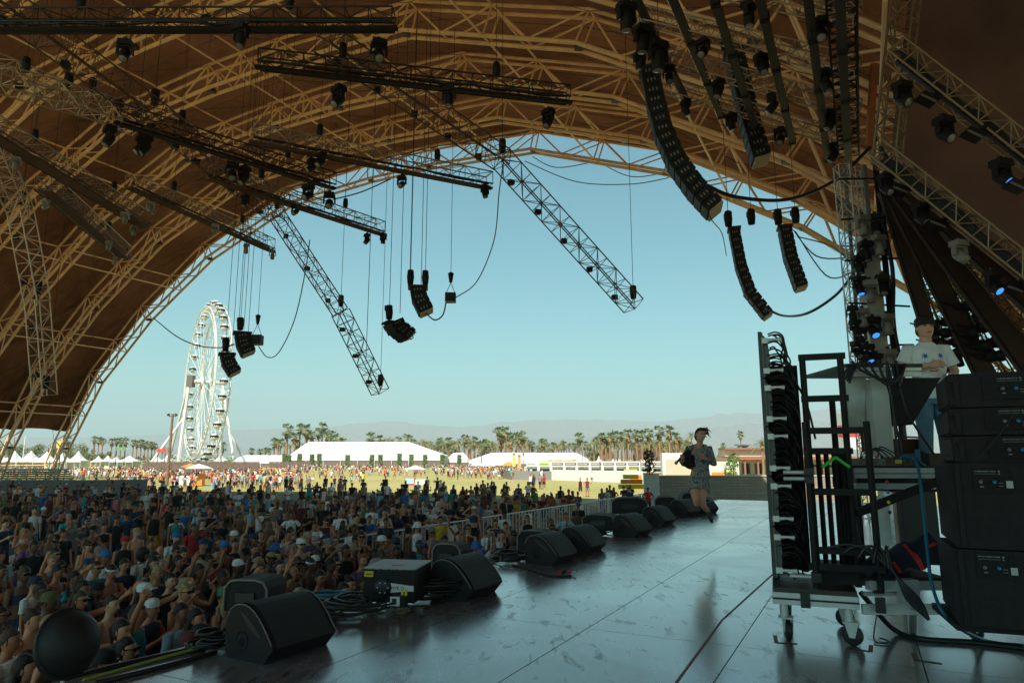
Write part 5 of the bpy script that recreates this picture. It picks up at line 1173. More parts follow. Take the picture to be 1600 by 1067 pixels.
# ============================================================ tent-side fence and platform on the left
PY = 63.0
T = thing('viewing_platform', (at(40, 750, PY).x, PY, 0), 'grey slatted viewing platform behind the crowd at far left', 'platform')
x0, x1 = at(-60, 750, PY).x, at(103, 750, PY).x; M_FG = mat('fence_grey', (.30, .32, .33), .6, .2)
for k in range(9): MB().box(((x0 + x1) / 2, PY + k * .25, 2.55 - k * .20), (x1 - x0, .22, .15)).build('slat', M_FG, T, True)
for k in range(12): x = x0 + (x1 - x0) * k / 11; MB().tube((x, PY + 1, 0), (x, PY + 1, 2.6), .04, n=5).build('post', M_FG, T, True)
def barrier(p, q, h, label, grp, m=M_ALU2, nbar=8, solid=0, name='crowd_barrier'):
    p = Vector(p); q = Vector(q); T = thing(name, p, label, 'barrier', grp); d = (q - p); L = d.length; d.normalize(); nrm = d.cross(Z)
    rod('top_rail', p + Z * h, q + Z * h, .03, m, T); rod('bottom_rail', p + Z * .15, q + Z * .15, .022, m, T); rod('end_post', p, p + Z * h, .028, m, T); rod('end_post', q - d * .02, q - d * .02 + Z * h, .028, m, T)
    for k in range(nbar): a = p + d * (L * (k + .5) / nbar); rod('upright_bar', a + Z * .15, a + Z * h, .013 if nbar > 6 else .025, m, T, 4)
    for k in (0, 1): a = p + d * (L * (.12 + .76 * k)); rod('brace_leg', a + Z * h * .95, a - nrm * .75, .026, m, T, 5); rod('foot_bar', a - nrm * .75, a, .022, m, T, 4)
    if solid: MB().bar(p + Z * .55 + d * .05, p + d * .75 + Z * .55, .02, .9).build('plate', m, T, True)
    return T
for k in range(13):
    a = at(-30 + k * 20, 760, 58 + k * .35).xy.to_3d(); b = at(-30 + (k + 1) * 20 - .5, 760, 58 + (k + 1) * .35).xy.to_3d()
    T = barrier(a, b, 1.9, f'grey back fence panel behind the seated crowd, {ORD[k]} from the left edge', 'grey back fence panels', M_FG, 10); MB().bar(a + Z * .9 + Vector((0, .06, 0)), b + Z * .9 + Vector((0, .06, 0)), .02, 1.6).build('mesh_sheet', mat('grey_mesh', (.34, .35, .36), .8), T, True)
# main barricade running from the crowd towards the wall
bp0 = [(W(14.5 + k * 1.62, 14.3 - .02 * k, 0)) for k in range(25)]
for k in range(24):
    T = barrier(bp0[k] , bp0[k].lerp(bp0[k + 1], .97), 1.12, f'aluminium crowd barrier in the long row, {ORD[k]} from its near end', 'aluminium crowd barriers', M_ALU2, 5, 1 if k % 4 == 1 else 0)
    if k % 4 == 1: pass
# ============================================================ people
V3 = Vector
M_EYE = mat('eye_dark', (.012, .01, .01), .3, 0, 0); M_LIP = mat('lip', (.30, .09, .07), .5, 0, 0)
def vdir(az, el):   # az 0 = forward (-Y), positive towards +X ; el up
    return V3((math.sin(az) * math.cos(el), -math.cos(az) * math.cos(el), math.sin(el)))
def A(az, el): return vdir(rad(az), rad(el))
# arm = (upper dir, fore dir) for the -X side then the +X side (mirrored azimuth for -X)
POSES = {
 'down':   dict(arms=[(A(-60, -82), A(-20, -80)), (A(60, -82), A(20, -80))], txt='arms at sides'),
 'phone':  dict(arms=[(A(-30, -15), A(35, 55)), (A(30, -15), A(-35, 55))], txt='holding something up with both hands', prop=1),
 'oneup':  dict(arms=[(A(-60, 50), A(-10, 70)), (A(70, -78), A(20, -60))], txt='one arm raised'),
 'pointup': dict(arms=[(A(-50, -75), A(-20, -70)), (A(35, 20), A(10, 40))], txt='reaching one arm forward'),
 'bothup': dict(arms=[(A(-70, 42), A(20, 75)), (A(70, 42), A(-20, 75))], txt='both arms raised'),
 'crossed': dict(arms=[(A(-55, -65), A(62, 8)), (A(55, -65), A(-62, 2))], txt='arms folded'),
 'shade':  dict(arms=[(A(-75, 18), A(75, 42)), (A(60, -80), A(10, -70))], txt='hand raised to head'),
 'hips':   dict(arms=[(A(-85, -50), A(60, -35)), (A(85, -50), A(-60, -35))], txt='hands on hips'),
 'clap':   dict(arms=[(A(-35, -60), A(40, 30)), (A(35, -60), A(-40, 30))], txt='hands together at chest'),
 'onephone': dict(arms=[(A(-40, -45), A(25, 65)), (A(60, -75), A(-40, -10))], txt='one hand held up before face', prop=1),
 'lean':   dict(arms=[(A(-35, -45), A(45, -5)), (A(35, -45), A(-45, -5))], txt='leaning on the barrier', lean=18),
 'sit':    dict(arms=[(A(-30, -60), A(35, -25)), (A(30, -60), A(-35, -25))], txt='sitting on the ground', sit=1),
 'walk':   dict(arms=[(A(-20, -70), A(-5, -40)), (A(170, -75), A(160, -85))], txt='walking', walk=1),
}
def skel(pz):
    P = POSES[pz]; ln = rad(P.get('lean', 0)); dz = -.78 if P.get('sit') else 0.0
    def L(x, y, z):
        zz = z - .93; return V3((x, y - math.sin(ln) * max(0, zz), .93 + zz * math.cos(ln) if zz > 0 else z)) + Z * dz
    J = dict(pel=L(0, 0, .93), wai=L(0, 0, 1.09), che=L(0, .01, 1.29), shl=L(0, .01, 1.41), nb=L(0, .012, 1.475), nk=L(0, 0, 1.54), hd=L(0, -.018, 1.63))
    J['arm'] = []
    for i, sx in enumerate((-1, 1)):
        s = L(sx * .175, .01, 1.405); u, f_ = P['arms'][i]; e = s + u * .285; w_ = e + f_ * .245; J['arm'].append((s, e, w_, f_))
    J['leg'] = []
    for sx in (-1, 1):
        h = V3((sx * .088, 0, .90 + dz))
        if P.get('sit'): k = h + V3((sx * .22, -.34, .14)); a = V3((-sx * .08, -.38, .08)); 
        elif P.get('walk'): k = h + V3((0, -.16 * sx, -.42)); a = k + V3((0, .10 * (1 if sx < 0 else 2.2), -.40)); 
        else: k = h + V3((sx * .02, -.01, -.43)); a = V3((sx * .12, .02, .075))
        J['leg'].append((h, k, a))
    return J
def hand_mesh(mb, w_, f_, side, n, fine, curl=.5, k=1.0, fist=False):
    """palm with four fingers and a thumb leaving its side; palm faces inward"""
    x, y, d = frame_of(f_); inn_ = V3((-side, 0, 0)); pn = (inn_ - d * inn_.dot(d)); pn = pn.normalized() if pn.length > .2 else y
    across = d.cross(pn).normalized(); 
    mb.loft([w_ - d * .02, w_ + d * .03 * k, w_ + d * .085 * k], [(.026 * k, .02 * k), (.040 * k, .016 * k), (.042 * k, .013 * k)], n, 0, across)
    for j in range(4):
        o = w_ + d * .08 * k + across * (j - 1.5) * .020 * k; ln_ = (.062, .075, .070, .055)[j] * k; c = curl * (1 + .15 * j)
        if fist: c = 1.9
        d1 = (d * math.cos(c * .5) + pn * math.sin(c * .5)); d2 = (d * math.cos(c * 1.2) + pn * math.sin(c * 1.2)); 
        pts = [o, o + d1 * ln_ * .5, o + d1 * ln_ * .5 + d2 * ln_ * .5]
        if fine and fist: d3 = (d * math.cos(c * 1.7) + pn * math.sin(c * 1.7)); pts.append(pts[-1] + d3 * ln_ * .35)
        mb.loft(pts, [.0105 * k, .0095 * k, .007 * k] + ([.006 * k] if len(pts) > 3 else []), n if fine else 4, 0)
    o = w_ + d * .025 * k - across * .036 * k; td = (d * .75 - across * .55 + pn * .45).normalized()
    mb.loft([o, o + td * .035 * k, o + (td + pn * .5).normalized() * .06 * k], [.012 * k, .011 * k, .008 * k], n if fine else 4, 0)
def head_mesh(mb, c, fine, k=1.0, rot=None):
    def fn(d, q):
        q = q.copy(); f_ = -d.y
        if f_ > .2 and d.z < -.05: q.x *= 1 - .22 * f_ * min(1, -d.z * 1.4)
        if f_ > .85 and abs(d.x) < .22 and -.35 < d.z < .15: q.y -= .020 * (1 - abs(d.x) / .24)
        if f_ > .6 and .05 < d.z < .3 and .12 < abs(d.x) < .6: q.y += .006
        if f_ > .5 and d.z < -.75: q.z -= .006
        return q
    nu, nv = (20, 16) if fine else (10, 8)
    R3 = rot or Matrix.Identity(3)
    mb.ball(c, (.074 * k, .094 * k, .118 * k), nu, nv, 0, fn, R3)
    T = lambda p: c + R3 @ (V3(p) * k)
    if fine:
        for sx in (-1, 1):
            mb.ball(T((sx * .031, -.083, .012)), (.013 * k, .008 * k, .007 * k), 8, 6, 1, rot=R3); mb.box(T((sx * .031, -.090, .030)), (.030 * k, .006 * k, .006 * k), R3, 1)
            mb.ball(T((sx * .076, .004, -.002)), (.010 * k, .018 * k, .028 * k), 6, 6, 0, rot=R3)
        mb.loft([T((0, -.086, .02)), T((0, -.102, -.012)), T((0, -.108, -.026)), T((0, -.092, -.036))], [.008 * k, .011 * k, .015 * k, .010 * k], 8)
        mb.ball(T((0, -.086, -.056)), (.025 * k, .010 * k, .008 * k), 10, 6, 2, rot=R3)
    else:
        for sx in (-1, 1):
            mb.box(T((sx * .03, -.088, .014)), (.024 * k, .008 * k, .012 * k), R3, 1); mb.box(T((sx * .076, .004, 0)), (.012 * k, .03 * k, .045 * k), R3, 0)
        mb.add([T((-.014, -.090, -.026)), T((.014, -.090, -.026)), T((0, -.112, -.024)), T((0, -.090, .02))], [(0, 2, 3), (2, 1, 3), (0, 1, 2)], 0); mb.box(T((0, -.087, -.056)), (.04 * k, .008 * k, .010 * k), R3, 2)
def body(pz, lod):
    J = skel(pz); mb = MB(); n = {2: 12, 1: 8, 0: 5}[lod]; X = V3((1, 0, 0))
    mb.loft([J['pel'] - Z * .06, J['pel'], J['wai'], J['che'], J['shl'], J['nb'], J['nk'], J['nk'] + Z * .05], [(.13, .09), (.155, .105), (.128, .092), (.155, .112), (.155, .085), (.06, .055), (.052, .055), (.05, .05)] if lod else [(.13, .09), (.155, .105), (.128, .092), (.155, .112), (.155, .085), (.06, .055), (.052, .055), (.05, .05)], n, 0, X)
    for i, (s, e, w_, f_) in enumerate(J['arm']):
        side = -1 if i == 0 else 1; s0 = s - X * side * .04
        mb.loft([s0, s, s.lerp(e, .4), e, e.lerp(w_, .3), w_], [.045, .052, .044, .036, .037, .024], max(5, n - 2))
        if lod: hand_mesh(mb, w_, f_, side, 6, lod > 1, .9 if 'phone' in pz else .5)
        else: mb.loft([w_, w_ + f_ * .09, w_ + f_ * .16], [(.022, .022), (.036, .016), (.018, .01)], 4, 0)
    for i, (h, k, a) in enumerate(J['leg']):
        mb.loft([h + Z * .03, h.lerp(k, .3), k, k.lerp(a, .3), a], [.085, .082, .055, .054, .034], n - 1 if n > 6 else 5)
        if lod: mb.loft([a + V3((0, .05, -.045)), a + V3((0, 0, -.03)), a + V3((0, -.10, -.045)), a + V3((0, -.16, -.055))], [(.03, .03), (.036, .04), (.040, .028), (.03, .015)], 6, 0, X)
    head_mesh(mb, J['hd'], lod > 1) if lod else mb.ball(J['hd'], (.078, .096, .12), 7, 5, 0)
    return mb
def top_part(pz, kind, lod):
    J = skel(pz); mb = MB(); n = {2: 12, 1: 8, 0: 6}[lod]; X = V3((1, 0, 0)); e_ = .016
    if kind == 'bandeau': pts = [J['che'] - Z * .09, J['che'] - Z * .0, J['che'] + Z * .06]; rr_ = [(.146, .106), (.163, .124), (.155, .112)]
    elif kind == 'crop': pts = [J['wai'] + Z * .08, J['che'], J['shl'] - Z * .01, J['nb'] - Z * .035]; rr_ = [(.145, .108), (.17, .128), (.165, .098), (.08, .07)]
    else: pts = [J['pel'] - Z * .05, J['pel'] + Z * .04, J['wai'], J['che'], J['shl'], J['nb'] - Z * .02]; rr_ = [(.175, .128), (.172, .125), (.155, .118), (.175, .132), (.172, .102), (.075, .068)]
    mb.loft(pts, rr_, n, 0, X)
    if kind in ('tshirt', 'shirt'):
        for i, (s, e, w_, f_) in enumerate(J['arm']):
            side = -1 if i == 0 else 1; q = s.lerp(e, .62); mb.loft([s - X * side * .05, s + (e - s) * .05, s.lerp(e, .35), q], [.05, .066, .062, .068], max(6, n - 3))
    return mb
def bot_part(pz, kind, lod):
    J = skel(pz); mb = MB(); n = {2: 12, 1: 8, 0: 6}[lod]; X = V3((1, 0, 0)); e = .80 if kind == 'shorts' else 2
    mb.loft([J['pel'] + Z * .07, J['pel'], J['pel'] - Z * .07], [(.150, .112), (.172, .124), (.16, .118)], n, 0, X)
    for (h, k, a) in J['leg']:
        if kind == 'shorts': mb.loft([h, h.lerp(k, .4), h.lerp(k, .85)], [.094, .098, .092], n - 2 if n > 6 else 5)
        else: mb.loft([h, h.lerp(k, .4), k, k.lerp(a, .5), a + Z * .02], [.094, .092, .068, .062, .055], n - 2 if n > 6 else 5)
    return mb
def hair_part(pz, kind, lod):
    c = skel(pz)['hd']; mb = MB(); nu, nv = ((16, 12) if lod > 1 else (10, 8)) if lod else (6, 5)
    def fn(d, q):
        q = q.copy(); f_ = -d.y
        if f_ > .25 and d.z < (.36 if lod else -.05): q.y *= .60; q.x *= .86
        if d.z < -.25 and kind == 'short': q *= .86
        return q
    if kind == 'bun': mb.ball(c + V3((0, .07, .105)), (.05, .05, .045), 8, 6)
    if kind in ('cap', 'bucket', 'straw', 'cone', 'wide'):  # hair below the hat
        mb.ball(c + V3((0, .014, .006)), (.083, .098, .112), nu, nv, 0, fn)
    else: mb.ball(c + V3((0, .010, .012)), (.087, .104, .124) if kind != 'afro' else (.15, .15, .16), nu, nv, 0, fn)
    if kind in ('long',): mb.loft([c + V3((0, .04, .05)), c + V3((0, .06, -.08)), c + V3((0, .09, -.2)), c + V3((0, .105, -.34))], [(.075, .05), (.095, .055), (.10, .045), (.06, .02)], 8 if lod else 5, 0, V3((1, 0, 0)))
    if kind == 'tail': mb.loft([c + V3((0, .09, .07)), c + V3((0, .15, .02)), c + V3((0, .13, -.14))], [.028, .035, .012], 6)
    return mb
def hat_part(pz, kind, lod):
    c = skel(pz)['hd'] + Z * .045; mb = MB(); n = 14 if lod else 7
    if kind == 'cap':
        mb.lathe([(.096, -.02), (.098, .03), (.075, .075), (.03, .09), (0, .092)], c, Z, n); mb.prism([(-.07, -.06), (-.06, -.15), (0, -.18), (.06, -.15), (.07, -.06)], c - Z * .005, V3((1, 0, 0)), V3((0, 1, -.12)), Z * .008)
    elif kind == 'capback':
        mb.lathe([(.096, -.02), (.098, .03), (.075, .075), (.03, .09), (0, .092)], c, Z, n); mb.prism([(.07, .06), (.06, .15), (0, .17), (-.06, .15), (-.07, .06)], c - Z * .005, V3((1, 0, 0)), V3((0, 1, -.12)), Z * .008)
    elif kind == 'bucket': mb.lathe([(.15, -.055), (.10, .01), (.095, .06), (.06, .085), (0, .088)], c, Z, n)
    elif kind == 'straw': mb.lathe([(.22, -.02), (.17, -.012), (.105, 0), (.098, .06), (.07, .10), (0, .10)], c, Z, n)
    elif kind == 'cone': mb.lathe([(.24, -.06), (.12, .05), (0, .14)], c, Z, n)
    elif kind == 'band': mb.lathe([(.093, -.012), (.096, .0), (.093, .018)], c, V3((0, -.2, 1)), n)
    return mb
def glasses_part(pz, lod):
    c = skel(pz)['hd']; mb = MB()
    for sx in (-1, 1): mb.box(c + V3((sx * .033, -.098, .014)), (.052, .012, .034))
    mb.box(c + V3((0, -.1, .022)), (.03, .006, .008))
    for sx in (-1, 1): mb.bar(c + V3((sx * .058, -.095, .02)), c + V3((sx * .082, .0, .02)), .005, .01)
    return mb
_pm = {}
def pmesh(fn, nm, mats, *key):
    k = (nm,) + key
    if k not in _pm: _pm[k] = fn(*key).mesh(nm, mats)
    return _pm[k]
COLS = {'white': (.74, .76, .77), 'black': (.018, .018, .02), 'grey': (.20, .20, .20), 'navy': (.025, .045, .10), 'teal': (.03, .30, .33), 'blue': (.04, .17, .45), 'pale blue': (.30, .45, .55), 'red': (.45, .03, .03), 'maroon': (.13, .03, .03),
        'pink': (.50, .18, .22), 'purple': (.16, .09, .20), 'green': (.05, .20, .09), 'olive': (.12, .12, .05), 'yellow': (.60, .42, .04), 'orange': (.60, .18, .03), 'tan': (.38, .28, .18), 'brown': (.14, .08, .05)}
SKINS = [(.62, .28, .16), (.54, .23, .125), (.46, .18, .09), (.68, .36, .22), (.28, .12, .065), (.15, .07, .04)]
HAIRC = {'black': (.012, .010, .010), 'dark brown': (.03, .018, .012), 'brown': (.07, .038, .02), 'blond': (.34, .23, .11), 'red': (.20, .06, .02), 'grey': (.3, .3, .3)}
used_labels = set()
CROWD_GROUP = 'audience standing before the stage'
def person(loc, face, pose='down', top=('tshirt', 'white'), bot=('shorts', 'black'), hair=('short', 'dark brown'), hat=None, sun=False, skin=None, lod=1, label=None, group=CROWD_GROUP, k=1.0, shoes=False, parts=True):
    T = put('person', None); T.name = 'person'; T.location = loc; T.rotation_euler = (0, 0, face); T.scale = (k, k, k); T['category'] = 'person'; T['group'] = group
    sk_ = skin or R.choice(SKINS)
    o = put('body', pmesh(body, 'body', (M_SKIN, M_EYE, M_LIP), pose, lod), T); o.color = (*sk_, 1)
    if top[0] != 'none': o = put('top', pmesh(top_part, 'top', M_CLOTH, pose, top[0], lod), T); c = COLS[top[1]]; f_ = R.uniform(.8, 1.15); o.color = (c[0] * f_, c[1] * f_, c[2] * f_, 1)
    o = put(bot[0], pmesh(bot_part, 'legwear', M_CLOTH, pose, bot[0], lod), T); o.color = (*COLS[bot[1]], 1)
    if hair[0] != 'bald': o = put('hair', pmesh(hair_part, 'hair', M_HAIR, pose, hair[0], lod), T); o.color = (*HAIRC[hair[1]], 1)
    if hat: o = put('hat', pmesh(hat_part, 'hat', M_CLOTH, pose, hat[0], lod), T); o.color = (*COLS[hat[1]], 1)
    if sun: o = put('sunglasses', pmesh(glasses_part, 'sunglasses', M_GLS, pose, lod), T)
    if shoes:
        for (h, kk, a) in skel(pose)['leg']:
            MB().loft([a + V3((0, .07, -.04)), a + V3((0, 0, -.02)), a + V3((0, -.10, -.04)), a + V3((0, -.18, -.055))], [(.035, .035), (.042, .055), (.046, .034), (.03, .018)], 8, 0, V3((1, 0, 0))).build('shoe', M_BLK if R.random() < .5 else M_WHT, T)
    T['label'] = label; used_labels.add(label); LAST[:] = [T]; return T
HATW = {'cap': 'cap', 'capback': 'backward cap', 'bucket': 'bucket hat', 'straw': 'straw hat', 'cone': 'conical hat', 'band': 'headband'}
TOPW = {'tshirt': 't-shirt', 'shirt': 'loose shirt', 'tank': 'tank top', 'crop': 'crop top', 'bandeau': 'bandeau top'}
def describe(a, zone):
    hw_ = f"{a['hat'][1]} {HATW[a['hat'][0]]}" if a['hat'] else {'short': 'short', 'long': 'long', 'bun': 'bunned', 'tail': 'ponytailed', 'afro': 'big round', 'bald': 'no'}[a['hair'][0]] + (f" {a['hair'][1]} hair" if a['hair'][0] != 'bald' else ' hair')
    tp = 'shirtless person' if a['top'][0] == 'none' else f"person in {a['top'][1]} {TOPW[a['top'][0]]}"
    sg = ' and sunglasses' if a['sun'] else ''
    return f"{tp}, {hw_}{sg}, {POSES[a['pose']]['txt']}, {zone}"
def rand_attr(pose=None):
    fem = R.random() < .45
    if fem: tk = R.choices(['tank', 'crop', 'bandeau', 'tshirt'], [4, 3, 2, 3])[0]; hr = R.choices(['long', 'bun', 'tail'], [6, 1, 2])[0]
    else: tk = R.choices(['tshirt', 'shirt', 'tank', 'none'], [7, 2, 3, 1.6])[0]; hr = R.choices(['short', 'bald', 'afro'], [10, .5, .5])[0]
    tc_ = R.choices(list(COLS), [7, 13, 3, 5, 1.4, 1.6, 2.2, 1.2, 3, .7, .8, .6, 1.2, .2, .25, .6, 1.8])[0]
    hat = (R.choices(['cap', 'capback', 'bucket', 'straw', 'band'], [5, 2, 1.3, 1, 1])[0], R.choices(list(COLS), [4, 9, 2, 3, .3, .8, .5, .7, .7, .2, .2, .3, .5, .1, .2, .25, .6])[0]) if R.random() < .26 else None
    if hat and hat[0] == 'straw': hat = ('straw', 'tan')
    return dict(pose=pose or R.choices(['down', 'phone', 'oneup', 'bothup', 'crossed', 'shade', 'hips', 'clap', 'onephone', 'pointup'], [7, 4, 1.5, 1.3, 3, 2, 1.5, 2.5, 3, 1])[0],
                top=(tk, tc_), bot=(R.choices(['shorts', 'trousers'], [7, 3])[0], R.choices(list(COLS), [1, 6, 2, 3, .3, 1, 2, .2, .3, .3, .2, .3, 1, .2, .2, 2, 1])[0]),
                hair=(hr, R.choices(list(HAIRC), [10, 7, 2, .6, .2, .1])[0]), hat=hat, sun=R.random() < .3)
taken = []; LAST = []
def near_taken(p, r): return any((p.x - q[0]) ** 2 + (p.y - q[1]) ** 2 < r * r for q in taken)
FOCUS = V3((1.5, 9.0, 0))
def facing(p, jit=.35, focus=None):
    d = (focus or FOCUS) - p; return math.atan2(d.x, -d.y) + R.uniform(-jit, jit)
# ---- people one can recognise in the photograph: (head pixel, clothes, hair, hat, pose, words)
SP = [
 (62, 925, 'phone', ('none', 'tan'), ('short', 'dark brown'), None, True, 'shirtless man with sunglasses taking a picture, close to the stage at bottom left'),
 (14, 1002, 'down', ('tshirt', 'white'), ('short', 'brown'), None, False, 'short haired person in white t-shirt at the very left edge, nearest the camera'),
 (36, 1046, 'down', ('tank', 'black'), ('long', 'black'), None, False, 'black haired head at the bottom left corner below the white t-shirt'),
 (76, 978, 'down', ('tank', 'white'), ('long', 'blond'), None, False, 'blond person in white top just left of the black dome'),
 (125, 938, 'pointup', ('tank', 'tan'), ('long', 'brown'), None, True, 'brown haired person reaching forward above the black dome'),
 (189, 986, 'onephone', ('tshirt', 'black'), ('tail', 'black'), None, False, 'dark haired person in black top right of the black dome, hand before face'),
 (214, 960, 'oneup', ('tank', 'teal'), ('long', 'brown'), None, False, 'person in teal top with raised arm right of the black dome'),
 (160, 1036, 'down', ('tshirt', 'navy'), ('short', 'black'), ('capback', 'black'), True, 'person in sunglasses peeking above the bottom stage edge cables'),
 (288, 916, 'phone', ('tank', 'white'), ('short', 'brown'), ('bucket', 'tan'), True, 'person in white tank and pale bucket hat filming left of the nearest monitor'),
 (266, 908, 'down', ('tshirt', 'black'), ('short', 'black'), None, False, 'dark haired person in black t-shirt behind the bucket hat, looking down'),
 (150, 888, 'shade', ('shirt', 'teal'), ('short', 'dark brown'), None, True, 'person in patterned teal shirt with hand on head at left front'),
 (310, 888, 'shade', ('tshirt', 'white'), ('short', 'brown'), ('cone', 'tan'), False, 'person under a wide conical straw hat left of the nearest monitor'),
 (370, 885, 'clap', ('tshirt', 'black'), ('short', 'brown'), ('cap', 'white'), False, 'person in bright white cap right behind the nearest monitor'),
 (107, 808, 'clap', ('tshirt', 'teal'), ('short', 'grey'), None, False, 'grey haired person in bright teal t-shirt in the left crowd'),
 (50, 846, 'crossed', ('shirt', 'purple'), ('short', 'brown'), None, False, 'person in pale purple shirt with folded arms at far left front'),
 (86, 866, 'onephone', ('shirt', 'maroon'), ('short', 'dark brown'), None, True, 'person in maroon flowered shirt with sunglasses at left front'),
 (195, 846, 'down', ('tank', 'black'), ('short', 'black'), ('cap', 'red'), False, 'person in bright red cap and black tank top'),
 (213, 832, 'down', ('none', 'tan'), ('short', 'brown'), ('capback', 'tan'), False, 'shirtless person with backward tan cap behind the red cap'),
 (235, 850, 'down', ('tshirt', 'white'), ('short', 'brown'), None, False, 'brown haired person in white t-shirt right of the red cap'),
 (240, 872, 'phone', ('tank', 'pink'), ('long', 'black'), None, True, 'person in pink top and sunglasses filming at left front'),
 (275, 862, 'down', ('tank', 'black'), ('short', 'dark brown'), None, True, 'person in black tank top and sunglasses behind the conical hat'),
 (275, 840, 'down', ('tshirt', 'white'), ('short', 'brown'), ('cap', 'blue'), False, 'person in blue and yellow cap and white t-shirt'),
 (287, 798, 'down', ('tshirt', 'blue'), ('short', 'dark brown'), None, False, 'person in bright blue t-shirt with dark hair in the left crowd'),
 (195, 800, 'hips', ('tshirt', 'blue'), ('short', 'black'), ('cap', 'navy'), False, 'person in blue t-shirt and navy cap in mid left crowd'),
 (312, 800, 'down', ('shirt', 'pale blue'), ('short', 'dark brown'), None, True, 'tall person in pale striped shirt in the middle left crowd'),
 (325, 832, 'oneup', ('tshirt', 'navy'), ('short', 'brown'), ('straw', 'brown'), True, 'person in brown straw hat and navy t-shirt, hand to the brim'),
 (365, 837, 'down', ('tshirt', 'maroon'), ('short', 'red'), ('capback', 'white'), False, 'red haired person with backward white cap in the middle crowd'),
 (408, 835, 'bothup', ('tank', 'brown'), ('long', 'brown'), None, False, 'long haired person with both arms up in the middle crowd'),
 (397, 858, 'oneup', ('crop', 'white'), ('long', 'dark brown'), None, False, 'person in white crop top with raised arm behind the nearest monitor'),
 (453, 830, 'crossed', ('none', 'tan'), ('short', 'dark brown'), ('band', 'navy'), False, 'shirtless person with folded arms and navy headband'),
 (480, 840, 'clap', ('tshirt', 'purple'), ('short', 'brown'), ('straw', 'tan'), False, 'person in straw hat and purple t-shirt in the middle crowd'),
 (510, 842, 'crossed', ('shirt', 'olive'), ('short', 'black'), ('capback', 'navy'), True, 'person in dark patterned shirt with folded arms left of the tall blond'),
 (465, 880, 'down', ('bandeau', 'black'), ('short', 'dark brown'), None, True, 'person in black bandeau and sunglasses above the nearest monitor'),
 (484, 882, 'down', ('bandeau', 'brown'), ('bun', 'dark brown'), ('band', 'white'), False, 'person with white headband and brown bandeau above the nearest monitor'),
 (436, 886, 'down', ('tshirt', 'black'), ('long', 'black'), None, False, 'smiling black haired person behind the hooded box'),
 (524, 882, 'onephone', ('tshirt', 'black'), ('short', 'black'), None, True, 'stocky person in black t-shirt filming left of the power box'),
 (546, 914, 'down', ('tshirt', 'navy'), ('bun', 'black'), None, False, 'dark haired person low beside the power box left end'),
 (566, 876, 'down', ('shirt', 'purple'), ('short', 'red'), None, False, 'tall curly red haired person in mauve shirt left of the power box'),
 (532, 802, 'down', ('tshirt', 'white'), ('short', 'blond'), None, False, 'tall blond person in plain white t-shirt standing above others in mid crowd'),
 (558, 812, 'clap', ('tshirt', 'black'), ('bald', 'black'), None, False, 'bald bearded person in black t-shirt right of the tall blond'),
 (603, 815, 'crossed', ('tshirt', 'navy'), ('short', 'black'), None, False, 'dark bearded person in navy t-shirt against the barrier'),
 (671, 792, 'down', ('shirt', 'white'), ('short', 'brown'), None, False, 'person in long white shirt by the barrier in mid picture'),
 (674, 832, 'crossed', ('tshirt', 'grey'), ('short', 'brown'), ('cap', 'grey'), True, 'person in grey blue t-shirt with cap left of the second monitor'),
 (655, 852, 'down', ('tshirt', 'teal'), ('short', 'brown'), ('band', 'blue'), False, 'person in teal t-shirt with blue headband behind the power box'),
 (620, 862, 'phone', ('tank', 'teal'), ('short', 'black'), None, False, 'person in teal tank holding binocular-like camera behind the power box'),
 (642, 876, 'down', ('tshirt', 'black'), ('short', 'dark brown'), ('cap', 'black'), False, 'person in black cap directly behind the power box lid'),
 (688, 812, 'down', ('shirt', 'yellow'), ('short', 'black'), None, False, 'person in yellow patterned shirt near the second monitor'),
 (716, 838, 'down', ('tshirt', 'white'), ('long', 'dark brown'), None, False, 'person in white t-shirt with face scarf right of the second monitor box'),
 (732, 826, 'down', ('crop', 'maroon'), ('short', 'black'), None, True, 'person in open maroon top and sunglasses behind the second monitor'),
 (765, 828, 'down', ('tshirt', 'white'), ('short', 'black'), None, True, 'bearded person in plain white t-shirt right of the second monitor'),
 (785, 836, 'onephone', ('tank', 'navy'), ('bun', 'brown'), None, False, 'person in navy buttoned dress holding up a phone'),
 (803, 836, 'onephone', ('tshirt', 'black'), ('short', 'black'), None, True, 'person in black t-shirt and sunglasses left of the third monitor'),
 (788, 803, 'down', ('tshirt', 'white'), ('short', 'black'), ('cap', 'black'), False, 'person in white t-shirt and black cap standing by the barrier end'),
 (824, 810, 'down', ('tank', 'black'), ('long', 'brown'), None, True, 'long haired person in black top alone in front of the barrier'),
 (861, 816, 'down', ('tshirt', 'black'), ('short', 'brown'), None, True, 'person in black t-shirt seen over the third monitor box'),
 (884, 806, 'hips', ('shirt', 'pale blue'), ('short', 'brown'), None, False, 'person in checked blue shirt seen over the fourth monitor'),
 (745, 790, 'down', ('tshirt', 'grey'), ('short', 'black'), None, True, 'person in grey t-shirt before the barrier, mid right'),
 (704, 788, 'crossed', ('tshirt', 'navy'), ('short', 'brown'), ('cap', 'grey'), False, 'person in navy t-shirt with folded arms at the barrier'),
 (645, 812, 'down', ('tshirt', 'black'), ('afro', 'black'), None, False, 'person in black with big dark hair before the barrier centre'),
]
used_ph = set()
